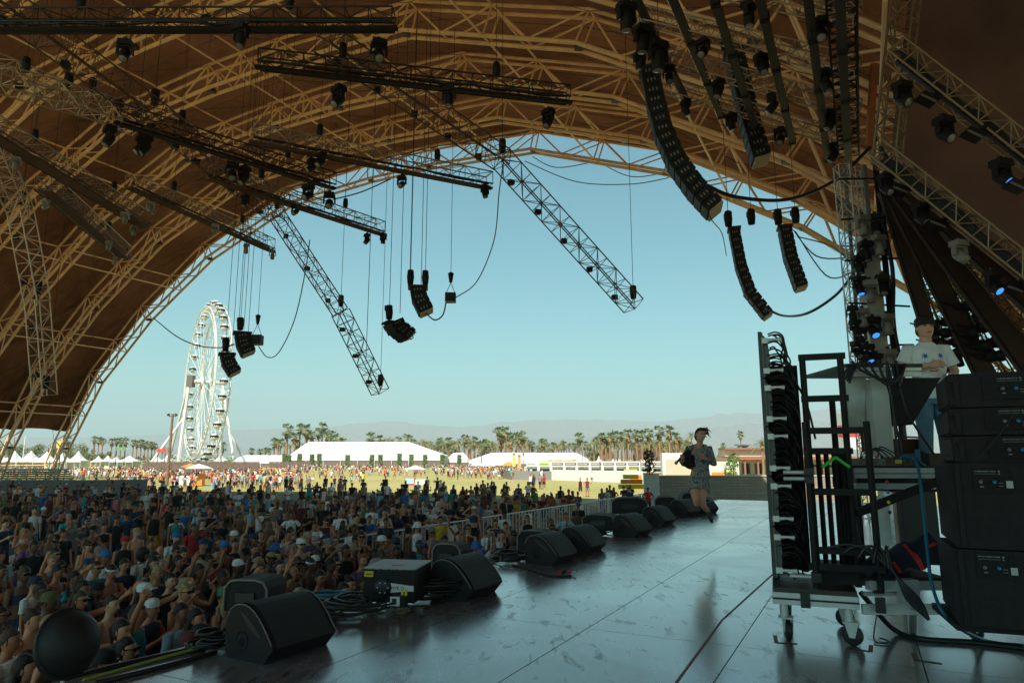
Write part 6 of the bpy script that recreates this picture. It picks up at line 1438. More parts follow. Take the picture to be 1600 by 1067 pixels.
def phone_for(T, pose, lab):
    J = skel(pose); hands = [w_ + f_ * .10 for (s, e, w_, f_) in J['arm']]; c = hands[0] if pose == 'onephone' else (hands[0] + hands[1]) / 2
    if lab in used_ph: return
    used_ph.add(lab); m = Matrix.Rotation(T.rotation_euler.z, 4, 'Z'); p = T.location + (m @ c) * T.scale.x; o = thing('smartphone', p, lab, 'phone', None, T.rotation_euler.z)
    MB().box((0, -.01, .03), (.075, .010, .15)).build('body', M_RUB, o); MB().box((0, -.003, .03), (.068, .003, .135)).build('screen', M_GLS, o); MB().box((.02, -.017, .085), (.018, .004, .03)).build('lens', M_GREY, o)
for (px, py, pose, top, hair, hat, sun, lab) in SP:
    p = atz(px, py, 1.63); p.z = 0; taken.append((p.x, p.y)); foc = FOCUS if p.y > 8 else V3((2.5, 7, 0))
    T = person(p, facing(p, .25, foc), pose, top, ('shorts', R.choice(['black', 'navy', 'tan', 'grey'])), hair, hat, sun, None, 2 if p.y < 14 else 1, lab)
    if 'phone' in pose: phone_for(T, pose, 'phone held by the ' + ' '.join(lab.split()[:9]))
# named figures away from the crowd
def lone(px, py_feet, pose, top, bot, hair, hat, lab, grp, Y=None, k=1.0, face=None):
    p = at(px, py_feet, Y) if Y else atz(px, py_feet, 0); p.z = 0; taken.append((p.x, p.y)); return person(p, facing(p, .3) if face is None else face, pose, top, bot, hair, hat, False, None, 1, lab, grp, k, True)
p = at(1013, 787, 47); p.z = .05; lone(1013, 787, 'hips', ('tshirt', 'red'), ('trousers', 'black'), ('short', 'black'), None, 'person in red shirt with hands on hips before the pale wall end', 'event staff', 44)
lone(985, 785, 'sit', ('tshirt', 'orange'), ('trousers', 'navy'), ('short', 'black'), ('cap', 'navy'), 'left seated guard in orange vest behind the barrier end', 'event staff', 39); lone(995, 785, 'sit', ('tshirt', 'orange'), ('trousers', 'navy'), ('short', 'black'), None, 'right seated guard in orange vest behind the barrier end', 'event staff', 39.5)
lone(984, 779, 'down', ('tshirt', 'navy'), ('trousers', 'navy'), ('short', 'black'), ('cap', 'black'), 'guard in navy standing behind the two orange vests', 'event staff', 44)
for (px, py, pose, top, bot, hr, hat, lab) in [
    (907, 776, 'down', ('tank', 'black'), 'shorts', 'short', None, 'person in black tank alone behind the right barrier, left of a pair'), (918, 776, 'hips', ('tank', 'maroon'), 'shorts', 'bun', None, 'person in dark top alone behind the right barrier, right of a pair'),
    (829, 764, 'walk', ('tank', 'white'), 'shorts', 'short', None, 'left walker in white of four crossing the sunny field'), (834, 764, 'walk', ('tank', 'black'), 'shorts', 'long', None, 'walker in black beside the one in white on sunny field'),
    (844, 764, 'walk', ('tshirt', 'grey'), 'shorts', 'short', None, 'walker in grey of the group crossing the sunny field'), (850, 764, 'walk', ('tank', 'red'), 'shorts', 'long', None, 'walker in red of the group crossing the sunny field'),
    (802, 752, 'down', ('tshirt', 'olive'), 'shorts', 'short', None, 'dark figure by the mesh fence on the sunny field'), (925, 755, 'walk', ('tank', 'white'), 'shorts', 'short', None, 'lone walker against the long white fence'),
    (508, 769, 'down', ('tshirt', 'black'), 'shorts', 'short', ('bucket', 'orange'), 'person with bright orange hat at the edge of the shade'), (522, 768, 'hips', ('tank', 'black'), 'shorts', 'short', None, 'person in black tank at the edge of the shade, left centre'),
    (531, 769, 'down', ('tank', 'maroon'), 'trousers', 'short', None, 'tall thin person in maroon at the edge of the shade'), (538, 771, 'crossed', ('tshirt', 'navy'), 'shorts', 'short', None, 'person in navy facing the stage at the edge of the shade'),
    (563, 752, 'walk', ('tshirt', 'white'), 'shorts', 'long', None, 'person in white striding across the sunny field'), (602, 771, 'down', ('tshirt', 'black'), 'trousers', 'short', None, 'dark person standing alone at the edge of the shade'),
    (667, 772, 'down', ('tshirt', 'pale blue'), 'shorts', 'short', None, 'person in pale blue with a backpack strap by the booth'), (683, 775, 'phone', ('tshirt', 'black'), 'shorts', 'short', ('cap', 'black'), 'person in black looking at hands, right of the booth'),
    (482, 768, 'down', ('tshirt', 'grey'), 'shorts', 'short', None, 'person in grey standing in a group at the shade edge'), (470, 768, 'down', ('tank', 'black'), 'shorts', 'long', None, 'person in black in a group at the shade edge'),
    (446, 770, 'walk', ('tank', 'black'), 'shorts', 'long', None, 'long haired walker in black at the shade edge'), (420, 762, 'down', ('tshirt', 'black'), 'trousers', 'short', None, 'person in all black left of the group at shade edge'),
    (236, 765, 'down', ('tshirt', 'black'), 'shorts', 'short', None, 'person in black beside the kiosk group at shade edge'), (276, 762, 'down', ('tshirt', 'red'), 'trousers', 'short', None, 'person in red standing left of the kiosk'),
    (14, 757, 'hips', ('tshirt', 'red'), 'trousers', 'short', ('cap', 'black'), 'person in red shirt on the far left before the grey platform')]:
    lone(px, py, pose, top, (bot, R.choice(['black', 'navy', 'grey'])), (hr, R.choice(['black', 'brown'])), hat, lab, 'people standing out on the field', None if py != 757 else 60)
# ---- the rest of the crowd, nearest first
cand = []
def dart(s0, s1, t0, t1, n, r, zone, poses=None):
    for _ in range(n):
        s, t_ = R.uniform(s0, s1), R.uniform(t0, t1); p = W(s, t_, 0)
        if p.y < 2.2 or p.y > 57.0 - (2 if p.x < -20 else 0): continue
        hx_, hy_, f_ = pix(p + Z * 1.6)
        if not (-45 < hx_ < 1010) or hy_ > 1110: continue
        rr_ = r(p) if callable(r) else r
        if near_taken(p, rr_): continue
        taken.append((p.x, p.y)); cand.append((p, zone, poses))
dart(-2, 13.5, 5.15, 13.6, 2600, .50, 'pit')
dart(13.5, 19, 5.4, 13.4, 160, 1.1, 'pit')
dart(19, 27, 6.5, 13.4, 10, 1.8, 'pit')
for k in range(46):    # leaning along the barrier
    s = 16 + k * .72 + R.uniform(-.2, .2)
    if 38 < s < 41.5 or 44 < s < 46 or R.random() < .08: continue
    p = W(s, 14.85, 0)
    if not near_taken(p, .4): taken.append((p.x, p.y)); cand.append((p, 'rail', ['lean', 'lean', 'down', 'crossed']))
_grid = {}
def dart2(s0, s1, t0, t1, n, zone):
    for (x, y) in taken: _grid.setdefault((int(x // 2), int(y // 2)), []).append((x, y))
    for _ in range(n):
        s, t_ = R.uniform(s0, s1), R.uniform(t0, t1); p = W(s, t_, 0)
        if p.y < 2.2 or p.y > (56.0 if p.x < -15 else 66 if s < 52 else 0): continue
        if s > 27 and t_ < 22 and R.random() < .8: continue
        hx_, hy_, f_ = pix(p + Z * 1.6)
        if not (-45 < hx_ < 900): continue
        r_ = .58 + .010 * p.y + (.5 if (math.sin(p.x * .31 + 1) * math.sin(p.y * .23) > .55) else 0); gx, gy = int(p.x // 2), int(p.y // 2)
        if any((p.x - a) ** 2 + (p.y - b) ** 2 < r_ * r_ for i in (-1, 0, 1) for j in (-1, 0, 1) for (a, b) in _grid.get((gx + i, gy + j), ())): continue
        _grid.setdefault((gx, gy), []).append((p.x, p.y)); cand.append((p, 'field', ['sit'] if (R.random() < ((.66 if p.y > 33 else .35 if p.y > 26 else 0) if hx_ > 300 else .25)) else None))
dart2(-10, 52, 14.9, 66, 9000, 'field')
cand.sort(key=lambda c: (c[0] - C0).length)
NAMED = 205
def zone_words(p, zone):
    x = pix(p + Z * 1.6)[0]
    hz_ = 'at far left' if x < 120 else 'left of centre-left' if x < 0 else 'in left crowd' if x < 300 else 'in middle crowd' if x < 560 else 'in right crowd'
    return {'pit': hz_.replace('crowd', 'front crowd') if p.y < 12 else hz_, 'rail': 'behind the barrier', 'field': hz_}[zone]
nn = 0; rest = []
for (p, zone, poses) in cand:
    hx_, hy_, f_ = pix(p + Z * 1.6)
    if nn >= NAMED or not (0 < hx_ < 1000 and hy_ < 1066): rest.append((p, zone, poses)); continue
    for tr in range(60):
        a = rand_attr(R.choice(poses) if poses else None)
        lab = describe(a, zone_words(p, zone))
        if lab not in used_labels and len(lab.replace('-', ' ').split()) <= 17 and len(lab.split()) <= 16: break
    person(p, facing(p, .3, FOCUS if p.y > 8 else V3((2.5, 7, 0))), a['pose'], a['top'], a['bot'], a['hair'], a['hat'], a['sun'], None, 2 if p.y < 11 else 1, lab, k=R.uniform(.93, 1.06)); nn += 1
    if 'phone' in a['pose'] and p.y < 22: phone_for(LAST[0], a['pose'], f"phone held up by {lab.split(',')[0]},{lab.split(',')[1]}, {zone_words(p, zone)}")
# the remaining hundreds as one mass
pool = {}
def crowd_proto(pose, tk, bk, hr, hat):
    k = (pose, tk, bk, hr, hat)
    if k not in pool:
        v = []; f_ = []; c = []
        for tag_, mb in ((0, body(pose, 0)), (1, top_part(pose, tk, 0) if tk != 'none' else None), (2, bot_part(pose, bk, 0)), (3, hair_part(pose, hr, 0) if hr != 'bald' else None), (4, hat_part(pose, hat, 0) if hat else None)):
            if mb is None: continue
            o = len(v); v += mb.v; f_ += [tuple(i + o for i in q) for q in mb.f]; c += [tag_] * len(mb.v)
        pool[k] = (v, f_, c)
    return pool[k]
CV = []; CF = []; CC = []
def add_crowd(p, ang, a, k):
    v, f_, c = crowd_proto(a['pose'], a['top'][0], a['bot'][0], a['hair'][0], a['hat'][0] if a['hat'] else None); o = len(CV); ca, sa = math.cos(ang) * k, math.sin(ang) * k
    for (x, y, z) in v: CV.append((p.x + x * ca - y * sa, p.y + x * sa + y * ca, p.z + z * k))
    for q in f_: CF.append(tuple(i + o for i in q))
    j = R.uniform(.8, 1.2); cols = [R.choice(SKINS), tuple(q * j for q in COLS[a['top'][1]]), COLS[a['bot'][1]], HAIRC[a['hair'][1]], COLS[a['hat'][1]] if a['hat'] else (0, 0, 0)]
    for t_ in c: CC.extend((*cols[t_], 1.0))
for (p, zone, poses) in rest:
    a = rand_attr(R.choice(poses) if poses else R.choice(['down', 'down', 'down', 'down', 'down', 'phone', 'crossed', 'crossed', 'hips', 'clap', 'clap', 'shade' if p.y < 26 else 'down', 'bothup' if p.y < 22 else 'down'])); add_crowd(p, facing(p, .5), a, R.uniform(.93, 1.06))
def crowd_obj(nm):
    global CV, CF, CC
    me = bpy.data.meshes.new(nm); me.from_pydata(CV, [], CF); ca = me.color_attributes.new('Col', 'FLOAT_COLOR', 'POINT'); ca.data.foreach_set('color', CC); me.materials.append(M_CROWD); me.polygons.foreach_set('use_smooth', [True] * len(CF)); me.update()
    o = put(nm, me); o['kind'] = 'stuff'; CV = []; CF = []; CC = []; return o
crowd_obj('seated_and_standing_crowd')
# people scattered over the sunny field
bright = ['white', 'white', 'white', 'grey', 'pale blue', 'teal', 'red', 'orange', 'black', 'pink', 'yellow', 'tan', 'black', 'navy']
def far(px0, px1, y0, y1, n, pw_=1.0):
    for _ in range(n):
        px = R.uniform(px0, px1); py = y0 + (y1 - y0) * R.random() ** pw_; q = atz(px, py, 0); 
        if q.y > 300: continue
        a = rand_attr(R.choice(['down', 'walk', 'walk', 'hips', 'down'])); a['top'] = (a['top'][0], R.choice(bright)); add_crowd(q, R.uniform(0, 6.28), a, R.uniform(.95, 1.08))
far(0, 60, 738, 748, 40); far(100, 240, 738, 752, 110); far(200, 330, 744, 765, 75); far(330, 470, 738, 755, 150); far(330, 470, 755, 768, 60); far(450, 720, 729, 736, 190); far(470, 720, 736, 746, 85); far(470, 620, 748, 760, 12)
far(700, 800, 733, 750, 110); far(720, 830, 738, 745, 40); far(820, 850, 736, 752, 16); far(1120, 1215, 736, 741, 20); far(860, 1010, 737, 741, 20)
crowd_obj('field_crowd')
# black dome on a stick among the front row
T = thing('parabolic_dish', at(104, 1005, 4.35), 'big matte black dome dish on a thin stick in the front row', 'dish'); ax = V3((1.0, -.35, .25)).normalized()
MB().lathe([(.19, 0), (.194, .01), (.182, .025), (.166, .08), (.125, .13), (.065, .158), (0, .166)], (0, 0, 0), ax, 32).build('dome', mat('dish_black', (.014, .012, .013), .62), T)
MB().lathe([(.188, 0), (.203, -.006), (.203, .012), (.188, .014)], (0, 0, 0), ax, 32).build('rim', M_RUB, T); MB().tube((0, 0, -.2), (-.05, 0, -1.1), .012, n=6).build('stick', M_ALU2, T)
# ============================================================ screen cart at stage right
CR = rad(-4); CP = atz(1228, 1000, STZ)
def cart(px, py, z): return atz(px, py, z)
T = thing('screen_cart', CP + Vector((0, 0, 0)), 'wheeled cart carrying an upright led screen panel seen edge-on, with black pipe frame', 'screen cart')
fr = atz(1328, 1006, STZ); dx = (fr - CP); dx.z = 0; wdt = dx.length; dy = (CP + V3((.02, 0, 0))).xy.to_3d().normalized(); dx = dy.cross(Z)
rot = Matrix((dx, dy, Z)).transposed(); P_ = lambda a, b, c: dx * a + dy * b + Z * c
H0 = .27
MB().box(P_(wdt / 2, .36, H0 + .05), (wdt + .16, .80, .09), rot).build('platform_rail', M_ALU2, T)
MB().box(P_(wdt / 2, .36, H0 + .115), (wdt + .14, .78, .03), rot).build('platform_top', mat('dark_ply', (.05, .035, .03), .5), T)
MB().box(P_(wdt / 2, -.046, H0 + .05), (wdt + .16, .004, .014), rot).build('groove', M_DRK, T)
for a, b in ((.0, .02), (wdt, .02), (0, .68), (wdt, .68)):
    MB().tube(P_(a, b, .16), P_(a, b, H0), .032, n=10).build('caster_stem', M_ALU2, T)
    w0 = MB(); c = P_(a + .02, b + .0, .075); w0.lathe([(0, -.022), (.060, -.022), (.074, -.014), (.074, .014), (.060, .022), (0, .022)], c, (dx * .3 + dy).normalized() if a > 0 else (dx + dy * .25).normalized(), 18); wo_ = w0.build('caster_wheel', M_RUB, T)
    ax = (dx * .3 + dy).normalized() if a > 0 else (dx + dy * .25).normalized(); f2 = ax.cross(Z).normalized()
    for sg in (-1, 1): MB().prism([(-.05, .165), (.05, .165), (.02, .06), (-.02, .06)], c * 0 + P_(a + .02, b, 0) + ax * .03 * sg, f2, Z, ax * .004).build('fork_plate', M_ALU2, T)
    MB().box(P_(a + .01, b, .17), (.11, .10, .012), rot).build('top_plate', M_ALU2, T)
for a in (.16, .68):
    MB().box(P_(a, -.052, H0 + .05), (.07, .006, .115), rot).build('strap', M_RUB, T); MB().box(P_(a, .36, H0 + .134), (.07, .8, .006), rot).build('strap', M_RUB, T)
# LED wall panels edge on: four stacked
sx0 = -.055; top_z = at(1210, 520, 5.75).z - STZ; z0 = H0 + .2; nP = 5
for k in range(nP):
    a = z0 + (top_z - z0) * k / nP; b = z0 + (top_z - z0) * (k + 1) / nP - .006
    o = MB().box(P_(sx0, .40, (a + b) / 2), (.028, .86, b - a), rot).build('led_panel', mat('led_black', (.02, .02, .022), .35), T); 
    MB().box(P_(sx0 + .018, .40, (a + b) / 2), (.012, .84, b - a - .01), rot).build('panel_frame', M_GREY, o)
    bk = MB().prism([(.0, a + .02), (.035, a + .06), (.045, (a + b) / 2), (.035, b - .06), (.0, b - .02)], P_(sx0 + .025, .03, 0), dx, Z, dy * .7); bk.build('panel_back', mat('panel_back_grey', (.10, .11, .12), .45, .3), o)
    for q in (.15, .8):
        zz = a + (b - a) * q; MB().box(P_(sx0 + .04, -.02, zz), (.05, .02, .045), rot).build('latch_base', M_ALU2, o); MB().loft([P_(sx0 + .06, -.03, zz), P_(sx0 + .12, -.035, zz + .005), P_(sx0 + .17, -.035, zz)], [(.008, .016), (.006, .010), (.010, .020)], 8, 0, dy).build('latch', M_ALU2, o)
MB().box(P_(sx0 + .01, .40, z0 - .06), (.05, .8, .10), rot).build('ground_bracket', M_BLK, T)
# loom of looping cables behind the panels
for k in range(60):
    zz = z0 + (top_z - z0) * (.08 + .90 * (k % 30) / 29 + (.01 if k > 29 else 0)); x0 = sx0 + .06; r_ = R.uniform(.10, .2); pts = [P_(x0 + r_ * math.sin(math.pi * j / 8) + .015 * R.uniform(-1, 1), .02 + .03 * j + R.uniform(-.02, .02), zz - .22 * j / 8 + .05 * math.sin(j)) for j in range(9)]
    MB().swire(pts, .007, 5).build('loom_cable', M_CAB, T)
MB().swire([P_(.05, .1, top_z - .02), P_(.12, .1, top_z - .05), P_(.16, .12, top_z - .3), P_(.28, .2, top_z - .6), P_(.33, .2, top_z - .9)], .010, 6).build('loom_cable', M_CAB, T)
MB().box(P_(.10, .50, (z0 + top_z) / 2 - .12), (.26, .5, top_z - z0 - .3), rot).build('cable_mass', mat('cable_mass', (.010, .010, .011), .8, 0, .3, 20, 1.0, 60), T)
# pipe frame (goal posts)
zt = at(1300, 566, 6.0).z - STZ
for a, b, zz in ((.27, .15, zt), (.56, .15, zt), (.25, -.02, zt - .55), (.70, .02, zt - .55), (.50, .5, zt - .3)):
    MB().tube(P_(a, b, H0 + .14), P_(a, b, zz), .026, n=10).build('upright_pipe', M_BLK, T)
for a0, a1, b, zz in ((.24, .60, .15, zt), (.24, .60, .15, zt - .35), (.24, .6, .15, zt - .78), (.23, .72, .0, zt - .62), (.23, .72, .0, zt - 1.1), (.23, .72, 0, zt - 1.55), (.2, .74, .0, H0 + .3)):
    MB().bar(P_(a0, b, zz), P_(a1, b, zz), .045, .05).build('cross_pipe', M_BLK, T)
for a in (.34, .40, .46, .52):
    MB().bar(P_(a, .2, H0 + .15), P_(a, .2, zt - .8), .022, .05).build('inner_bar', M_BLK, T)
for zz in (zt - 1.0, zt - 1.75, zt - .95):
    MB().tube(P_(.06, -.04, zz), P_(.24, -.04, zz), .016, n=8).build('clamp_arm', M_ALU2, T); MB().box(P_(.25, -.04, zz), (.07, .07, .07), rot).build('pipe_clamp', M_DRK, T)
for sg in (-1, 1): MB().bar(P_(.45, -.03, zt - .83), P_(.45 + sg * .10, -.03, zt - .91), .018, .03, Vector((0, -1, 0))).build('green_hook', M_GRN, T)
MB().box(P_(.50, .35, H0 + .22), (.5, .5, .12), rot).build('base_box', M_BLK, T)
for k in range(5):
    o = MB().swire([P_(.35 + .1 * k, -.05 - .02 * k, H0 + .45 - .03 * k), P_(.55 + .05 * k, -.08, H0 + .48), P_(.78, -.09, H0 + .3), P_(.85 + .02 * k, -.1, H0 + .12), P_(.98, -.1, H0 - .02)], .012, 6).build('loom_cable', M_CAB, T)
for k, m in enumerate((M_RED, M_BLU, M_YEL, mat('plug_violet', (.12, .03, .09)))):
    MB().ball(P_(.80, -.03, zt - 1.02 - k * .075), .014, 8, 6).build('coloured_plug', m, T)

# ============================================================ gear table (two decks on white legs)
def boxpx(px0, py0, px1, py1, Y, depth):
    a = at(px0, py0, Y); b = at(px1, py1, Y); return Vector(((a.x + b.x) / 2, Y + depth / 2, (a.z + b.z) / 2)), (abs(b.x - a.x), depth, abs(a.z - b.z))
T = thing('gear_table', at(1400, 1000, 6.4), 'tall grey metal riser with upper and middle decks carrying cables and gear', 'gear riser'); T.location.z = STZ
def tb(name, px0, py0, px1, py1, Y, d, m, par=None, bev=False): c, s_ = boxpx(px0, py0, px1, py1, Y, d); return MB().box(c, s_).build(name, m, par or T, True)
tb('upper_deck_edge', 1323, 574, 1441, 588, 6.0, .05, M_ALU2); tb('upper_deck', 1321, 568, 1442, 573, 6.0, .9, M_RUB); tb('edge_label', 1381, 570, 1391, 576, 5.985, .01, M_WHT)
tb('edge_groove', 1324, 579.5, 1441, 580.3, 5.99, .01, M_DRK)
# sloped underside brackets
c0 = at(1345, 590, 6.1); MB().prism([(0, 0), (.52, 0), (.22, -.42), (.1, -.42)], at(1380, 590, 6.1), Vector((1, 0, 0)), Z, Vector((0, .5, 0))).build('bracket', M_BLK, T, True)
MB().prism([(0, 0), (.18, 0), (.12, -.5), (-.03, -.5)], at(1322, 590, 6.15), Vector((1, 0, 0)), Z, Vector((0, .02, 0))).build('skirt_sheet', M_ALU2, T, True)
tb('leg', 1360, 592, 1398, 714, 6.1, .12, M_WHT); tb('leg', 1352, 625, 1362, 710, 6.45, .12, mat('tan_leg', (.40, .33, .28), .5)); tb('inner_leg', 1345, 640, 1351, 705, 6.3, .05, M_BLK)
tb('mid_deck_edge', 1334, 731, 1464, 747, 5.8, .05, M_ALU2); tb('mid_deck', 1332, 727, 1466, 731, 5.8, .85, M_RUB); tb('edge_groove', 1336, 739, 1463, 740, 5.79, .01, M_DRK); tb('lower_rail', 1338, 755, 1464, 764, 5.85, .05, M_ALU2)
tb('gap_shade_box', 1338, 747, 1464, 755, 5.9, .4, M_RUB)  # black box in the open gap, its shade put in as colour
tb('lower_leg', 1344, 765, 1351, 905, 5.8, .05, M_DRK); tb('lower_leg', 1365, 775, 1395, 852, 6.6, .08, M_ALU2); tb('dark_back', 1408, 768, 1470, 850, 6.5, .1, M_RUB)
p, q = at(1336, 802, 5.6), at(1470, 750, 5.7); MB().bar(p, q, .05, .10, Vector((0, -1, 0))).build('diagonal_beam', M_BLK, T, True)
tb('base_rail', 1357, 907, 1482, 922, 5.5, .06, M_ALU2); tb('base_rail', 1350, 925, 1412, 931, 5.55, .04, M_ALU2); tb('base_sheet', 1348, 944, 1490, 960, 5.45, .03, M_ALU2); tb('base_deck', 1350, 902, 1482, 907, 5.5, .8, M_RUB)
tb('leg_socket', 1411, 906, 1439, 946, 5.4, .10, M_ALU2); MB().tube(at(1426, 946, 5.45), atz(1426, 985, STZ + .01) , .03, n=10).build('screw_jack', M_ALU2, T, True)
for k in range(6):
    pts = [at(1330 + 14 * k, 566 - R.uniform(0, 3), 5.98), at(1345 + 12 * k, 578 + 4 * k, 5.93), at(1375 + 6 * k, 594 + R.uniform(-4, 8), 5.93), at(1398 + 3 * k, 600 - 5 * k, 5.95), at(1395 + 4 * k, 570, 6.0)]
    MB().swire(pts, .012, 5).build('draped_cable', M_CAB, T, True)
for k in range(4):
    MB().swire([at(1318 + 3 * k, 590 + 3 * k, 6), at(1325 + 4 * k, 575, 5.97), at(1345 + 3 * k, 566, 5.97)], .010, 5).build('draped_cable', M_CAB, T, True)
for (x0, y0, x1, y1, x2, y2) in ((1385, 572, 1395, 640, 1404, 720), (1404, 600, 1420, 650, 1460, 710), (1398, 650, 1406, 690, 1412, 735)):
    MB().swire([at(x0, y0, 5.95), at((x0 + x1) / 2 - 1, (y0 + y1) / 2, 5.93), at(x1, y1, 5.93), at(x2, y2, 5.9)], .010, 5).build('draped_cable', M_CAB, T, True)
T = thing('audio_interface', at(1362, 727, 5.85), 'grey effects box with red knobs on the middle deck under looping wires', 'effects box')
c, s_ = boxpx(1342, 716, 1384, 727, 5.8, .2); MB().box(c, s_).build('case', M_GREY, T, True); tx = text_obj('RAT', 'lettering', at(1363, 721.5, 5.79), Matrix.Rotation(rad(90), 3, 'X'), .045, M_RUB, T)
for k in range(5): MB().tube(at(1346 + k * 8, 716, 5.85), at(1346 + k * 8, 712, 5.85), .012, n=8).build('knob', M_RED if k % 2 else M_BLK, T, True)
for k in range(4):
    a = 1345 + k * 9; MB().swire([at(a, 714, 5.85), at(a + 3, 704 - k * 2, 5.85), at(a + 22, 703 + k, 5.85), at(a + 36, 716, 5.87)], .006, 5).build('wire', M_CAB, T, True)
T = thing('blue_connector_bundle', at(1420, 722, 5.8), 'tangle of blue cables and a yellow plug at the right of the middle deck', 'cables')
MB().box(at(1404, 721, 5.78), (.035, .04, .03)).build('yellow_plug', M_YEL, T, True)
for k in range(5): MB().swire([at(1402 + k * 5, 722 - k, 5.8), at(1412 + k * 5, 712 + k, 5.78), at(1426 + k * 3, 722, 5.75), at(1430 + k * 4, 728, 5.8)], .008, 5).build('wire', M_CABB if k % 2 == 0 else M_CAB, T, True)
for k in range(3): MB().box(at(1434 + k * 7, 712 + 3 * k, 5.9), (.03, .03, .11)).build('blue_case', M_CABB if k == 0 else M_BLK, T, True)
cable([at(1415, 712, 5.72), at(1432, 722, 5.6), at(1440, 770, 5.4), at(1448, 850, 5.2), at(1458, 920, 5.05), at(1485, 970, 4.95), atz(1540, 1000, STZ + .02), atz(1600, 1008, STZ + .02)], .013, 'long blue cable falling from the middle deck across the floor to the right', M_CABB)
# folded jacket with red stripes
T = thing('jacket', at(1430, 905, 5.55), 'crumpled dark navy jacket with red stripes on the lower deck', 'jacket')
mb = MB(); n1, n2 = 22, 12; M_JK = mat('navy_cloth', (.015, .018, .035), .85, 0, .2, 8)
from mathutils import noise as NZ2
a_, b_ = at(1355, 903, 5.42), at(1484, 903, 5.42)
for i in range(n1 + 1):
    for j in range(n2 + 1):
        x, y = i / n1, j / n2; hgt = (.04 + .27 * x ** 1.1) * math.sin(math.pi * min(1, .06 + y * .94)) ** .6 + .05 * NZ2.noise(Vector((x * 7, y * 5, 0))); p = a_.lerp(b_, x) + Vector((0, y * .55 - .03, max(.004, hgt))); mb.v.append(tuple(p))
for i in range(n1):
    for j in range(n2): a = i * (n2 + 1) + j; mb.f.append((a, a + n2 + 1, a + n2 + 2, a + 1)); mb.m.append(1 if (i in (14, ) and j < 5) or (i == 8 and j < 2) or (i in (19, 20) and j == 2) else 0); mb.sm.append(True)
mb.build('cloth', (M_JK, M_RED), T, True)
# dark hanging glove-like bag
# ============================================================ speaker stack on the right
T0 = at(1470, 985, 4.9)
def cab(px0, py0, px1, py1, Y, depth, label, kind, yaw=rad(-26)):
    a = at(px0, py1, Y); b = at(px1, py0, Y); w_ = b.x - a.x; h_ = b.z - a.z; T = thing('speaker_cabinet', a, label, 'speaker', 'stacked loudspeaker cabinets', yaw)
    poly = [(0, .02), (0, h_ - .02), (.02, h_), (w_ - .02, h_), (w_, h_ - .02), (w_, .02), (w_ - .02, 0), (.02, 0)]
    MB().prism(poly, Vector((0, 0, 0)), Vector((1, 0, 0)), Z, Vector((0, depth, 0))).build('cabinet', M_BOX, T)
    MB().box((.055, -.006, h_ / 2), (.03, .014, h_ * .96)).build('edge_rail', M_BLK, T)
    rg = MB()
    if kind == 'top':
        for zz in (.16, .84): MB().box((.025, -.012, h_ * zz), (.035, .03, h_ * .2)).build('rigging_plate', M_BLK, T)
        pl0 = MB().box((.38, -.005, h_ * .55), (.34, .012, h_ * .70)).build('input_panel', M_BLK2, T); cx = .38
    else:
        pl0 = MB().box((.24, -.005, h_ * .80), (.20, .012, .16)).build('input_panel', M_BLK2, T); cx = .24
    zc_ = h_ * .55 if kind == 'top' else h_ * .80
    for k in range(2): MB().lathe([(0, .0), (.011, 0), (.012, -.010), (.009, -.012), (.006, -.004), (0, -.004)], (cx - .06 + k * .075, -.012, zc_ - .01), Vector((0, 1, 0)), 10).build('socket', M_BLU if k else M_GREY, pl0)
    MB().box((cx + .095, -.013, zc_ - .025), (.036, .004, .045)).build('sticker', mat('sticker', (.45, .45, .42)), pl0)
    pr = MB(); q_ = random.Random(int(px0 + py0))
    for k in range(12): pr.box((cx - .085 + k * .010, -.013, zc_ + .058), (.006, .003, q_.uniform(.004, .009)))
    pr.box((cx - .03, -.013, zc_ + .042), (.115, .003, .002)); pr.box((cx + .045, -.013, zc_ + .058), (.010, .003, .010)); pr.box((cx + .045, -.013, zc_ + .042), (.010, .003, .006)); pr.box((cx - .055, -.013, zc_ - .04), (.02, .003, .006)); pr.box((cx + .05, -.013, zc_ - .035), (.024, .003, .003)); pr.box((cx + .05, -.013, zc_ - .017), (.024, .003, .003))
    pr.build('panel_print', mat('print_grey', (.30, .30, .29)), pl0, kind='stuff')
    return T
Ys = 4.75
cab(1482, 585, 1720, 637, Ys, .62, 'topmost black speaker cabinet of the right stack', 'top'); cab(1484, 639, 1720, 680, Ys, .62, 'second black speaker cabinet from the top of the right stack', 'top'); cab(1490, 682, 1720, 723.5, Ys, .62, 'third speaker cabinet of the right stack with tiny yellow writing', 'top')
cab(1492, 723.7, 1740, 855, Ys - .12, .75, 'large bass cabinet in the middle of the right stack', 'sub'); cab(1496, 857, 1760, 975, Ys - .12, .75, 'large bass cabinet at the bottom of the right stack', 'sub')
T = thing('stack_dolly', atz(1520, 1000, STZ), 'wheeled base with blue ringed caster under the speaker stack', 'dolly')
b0 = at(1500, 978, 4.62); MB().box(b0 + Matrix.Rotation(rad(-20), 3, 'Z') @ V3((.62, .42, -.02)), (1.25, .72, .04), Matrix.Rotation(rad(-20), 3, 'Z')).build('board', M_BLK, T, True)
for q in (atz(1526, 998, STZ), atz(1640, 1010, STZ)):
    cc_ = q + Z * .05; MB().lathe([(0, -.02), (.045, -.02), (.052, -.01), (.052, .01), (.045, .02), (0, .02)], cc_, Vector((.6, 1, 0)).normalized(), 18).build('caster_wheel', M_RUB, T, True); MB().lathe([(.044, .021), (.052, .024), (.056, .016), (.056, -.016), (.052, -.024), (.044, -.021)], cc_, Vector((.6, 1, 0)).normalized(), 18).build('blue_tyre', M_CABB, T, True)
    MB().bar(cc_ + Z * .0, Vector((cc_.x - .02, cc_.y, b0.z - .04)), .05, .02).build('fork', M_ALU2, T, True)
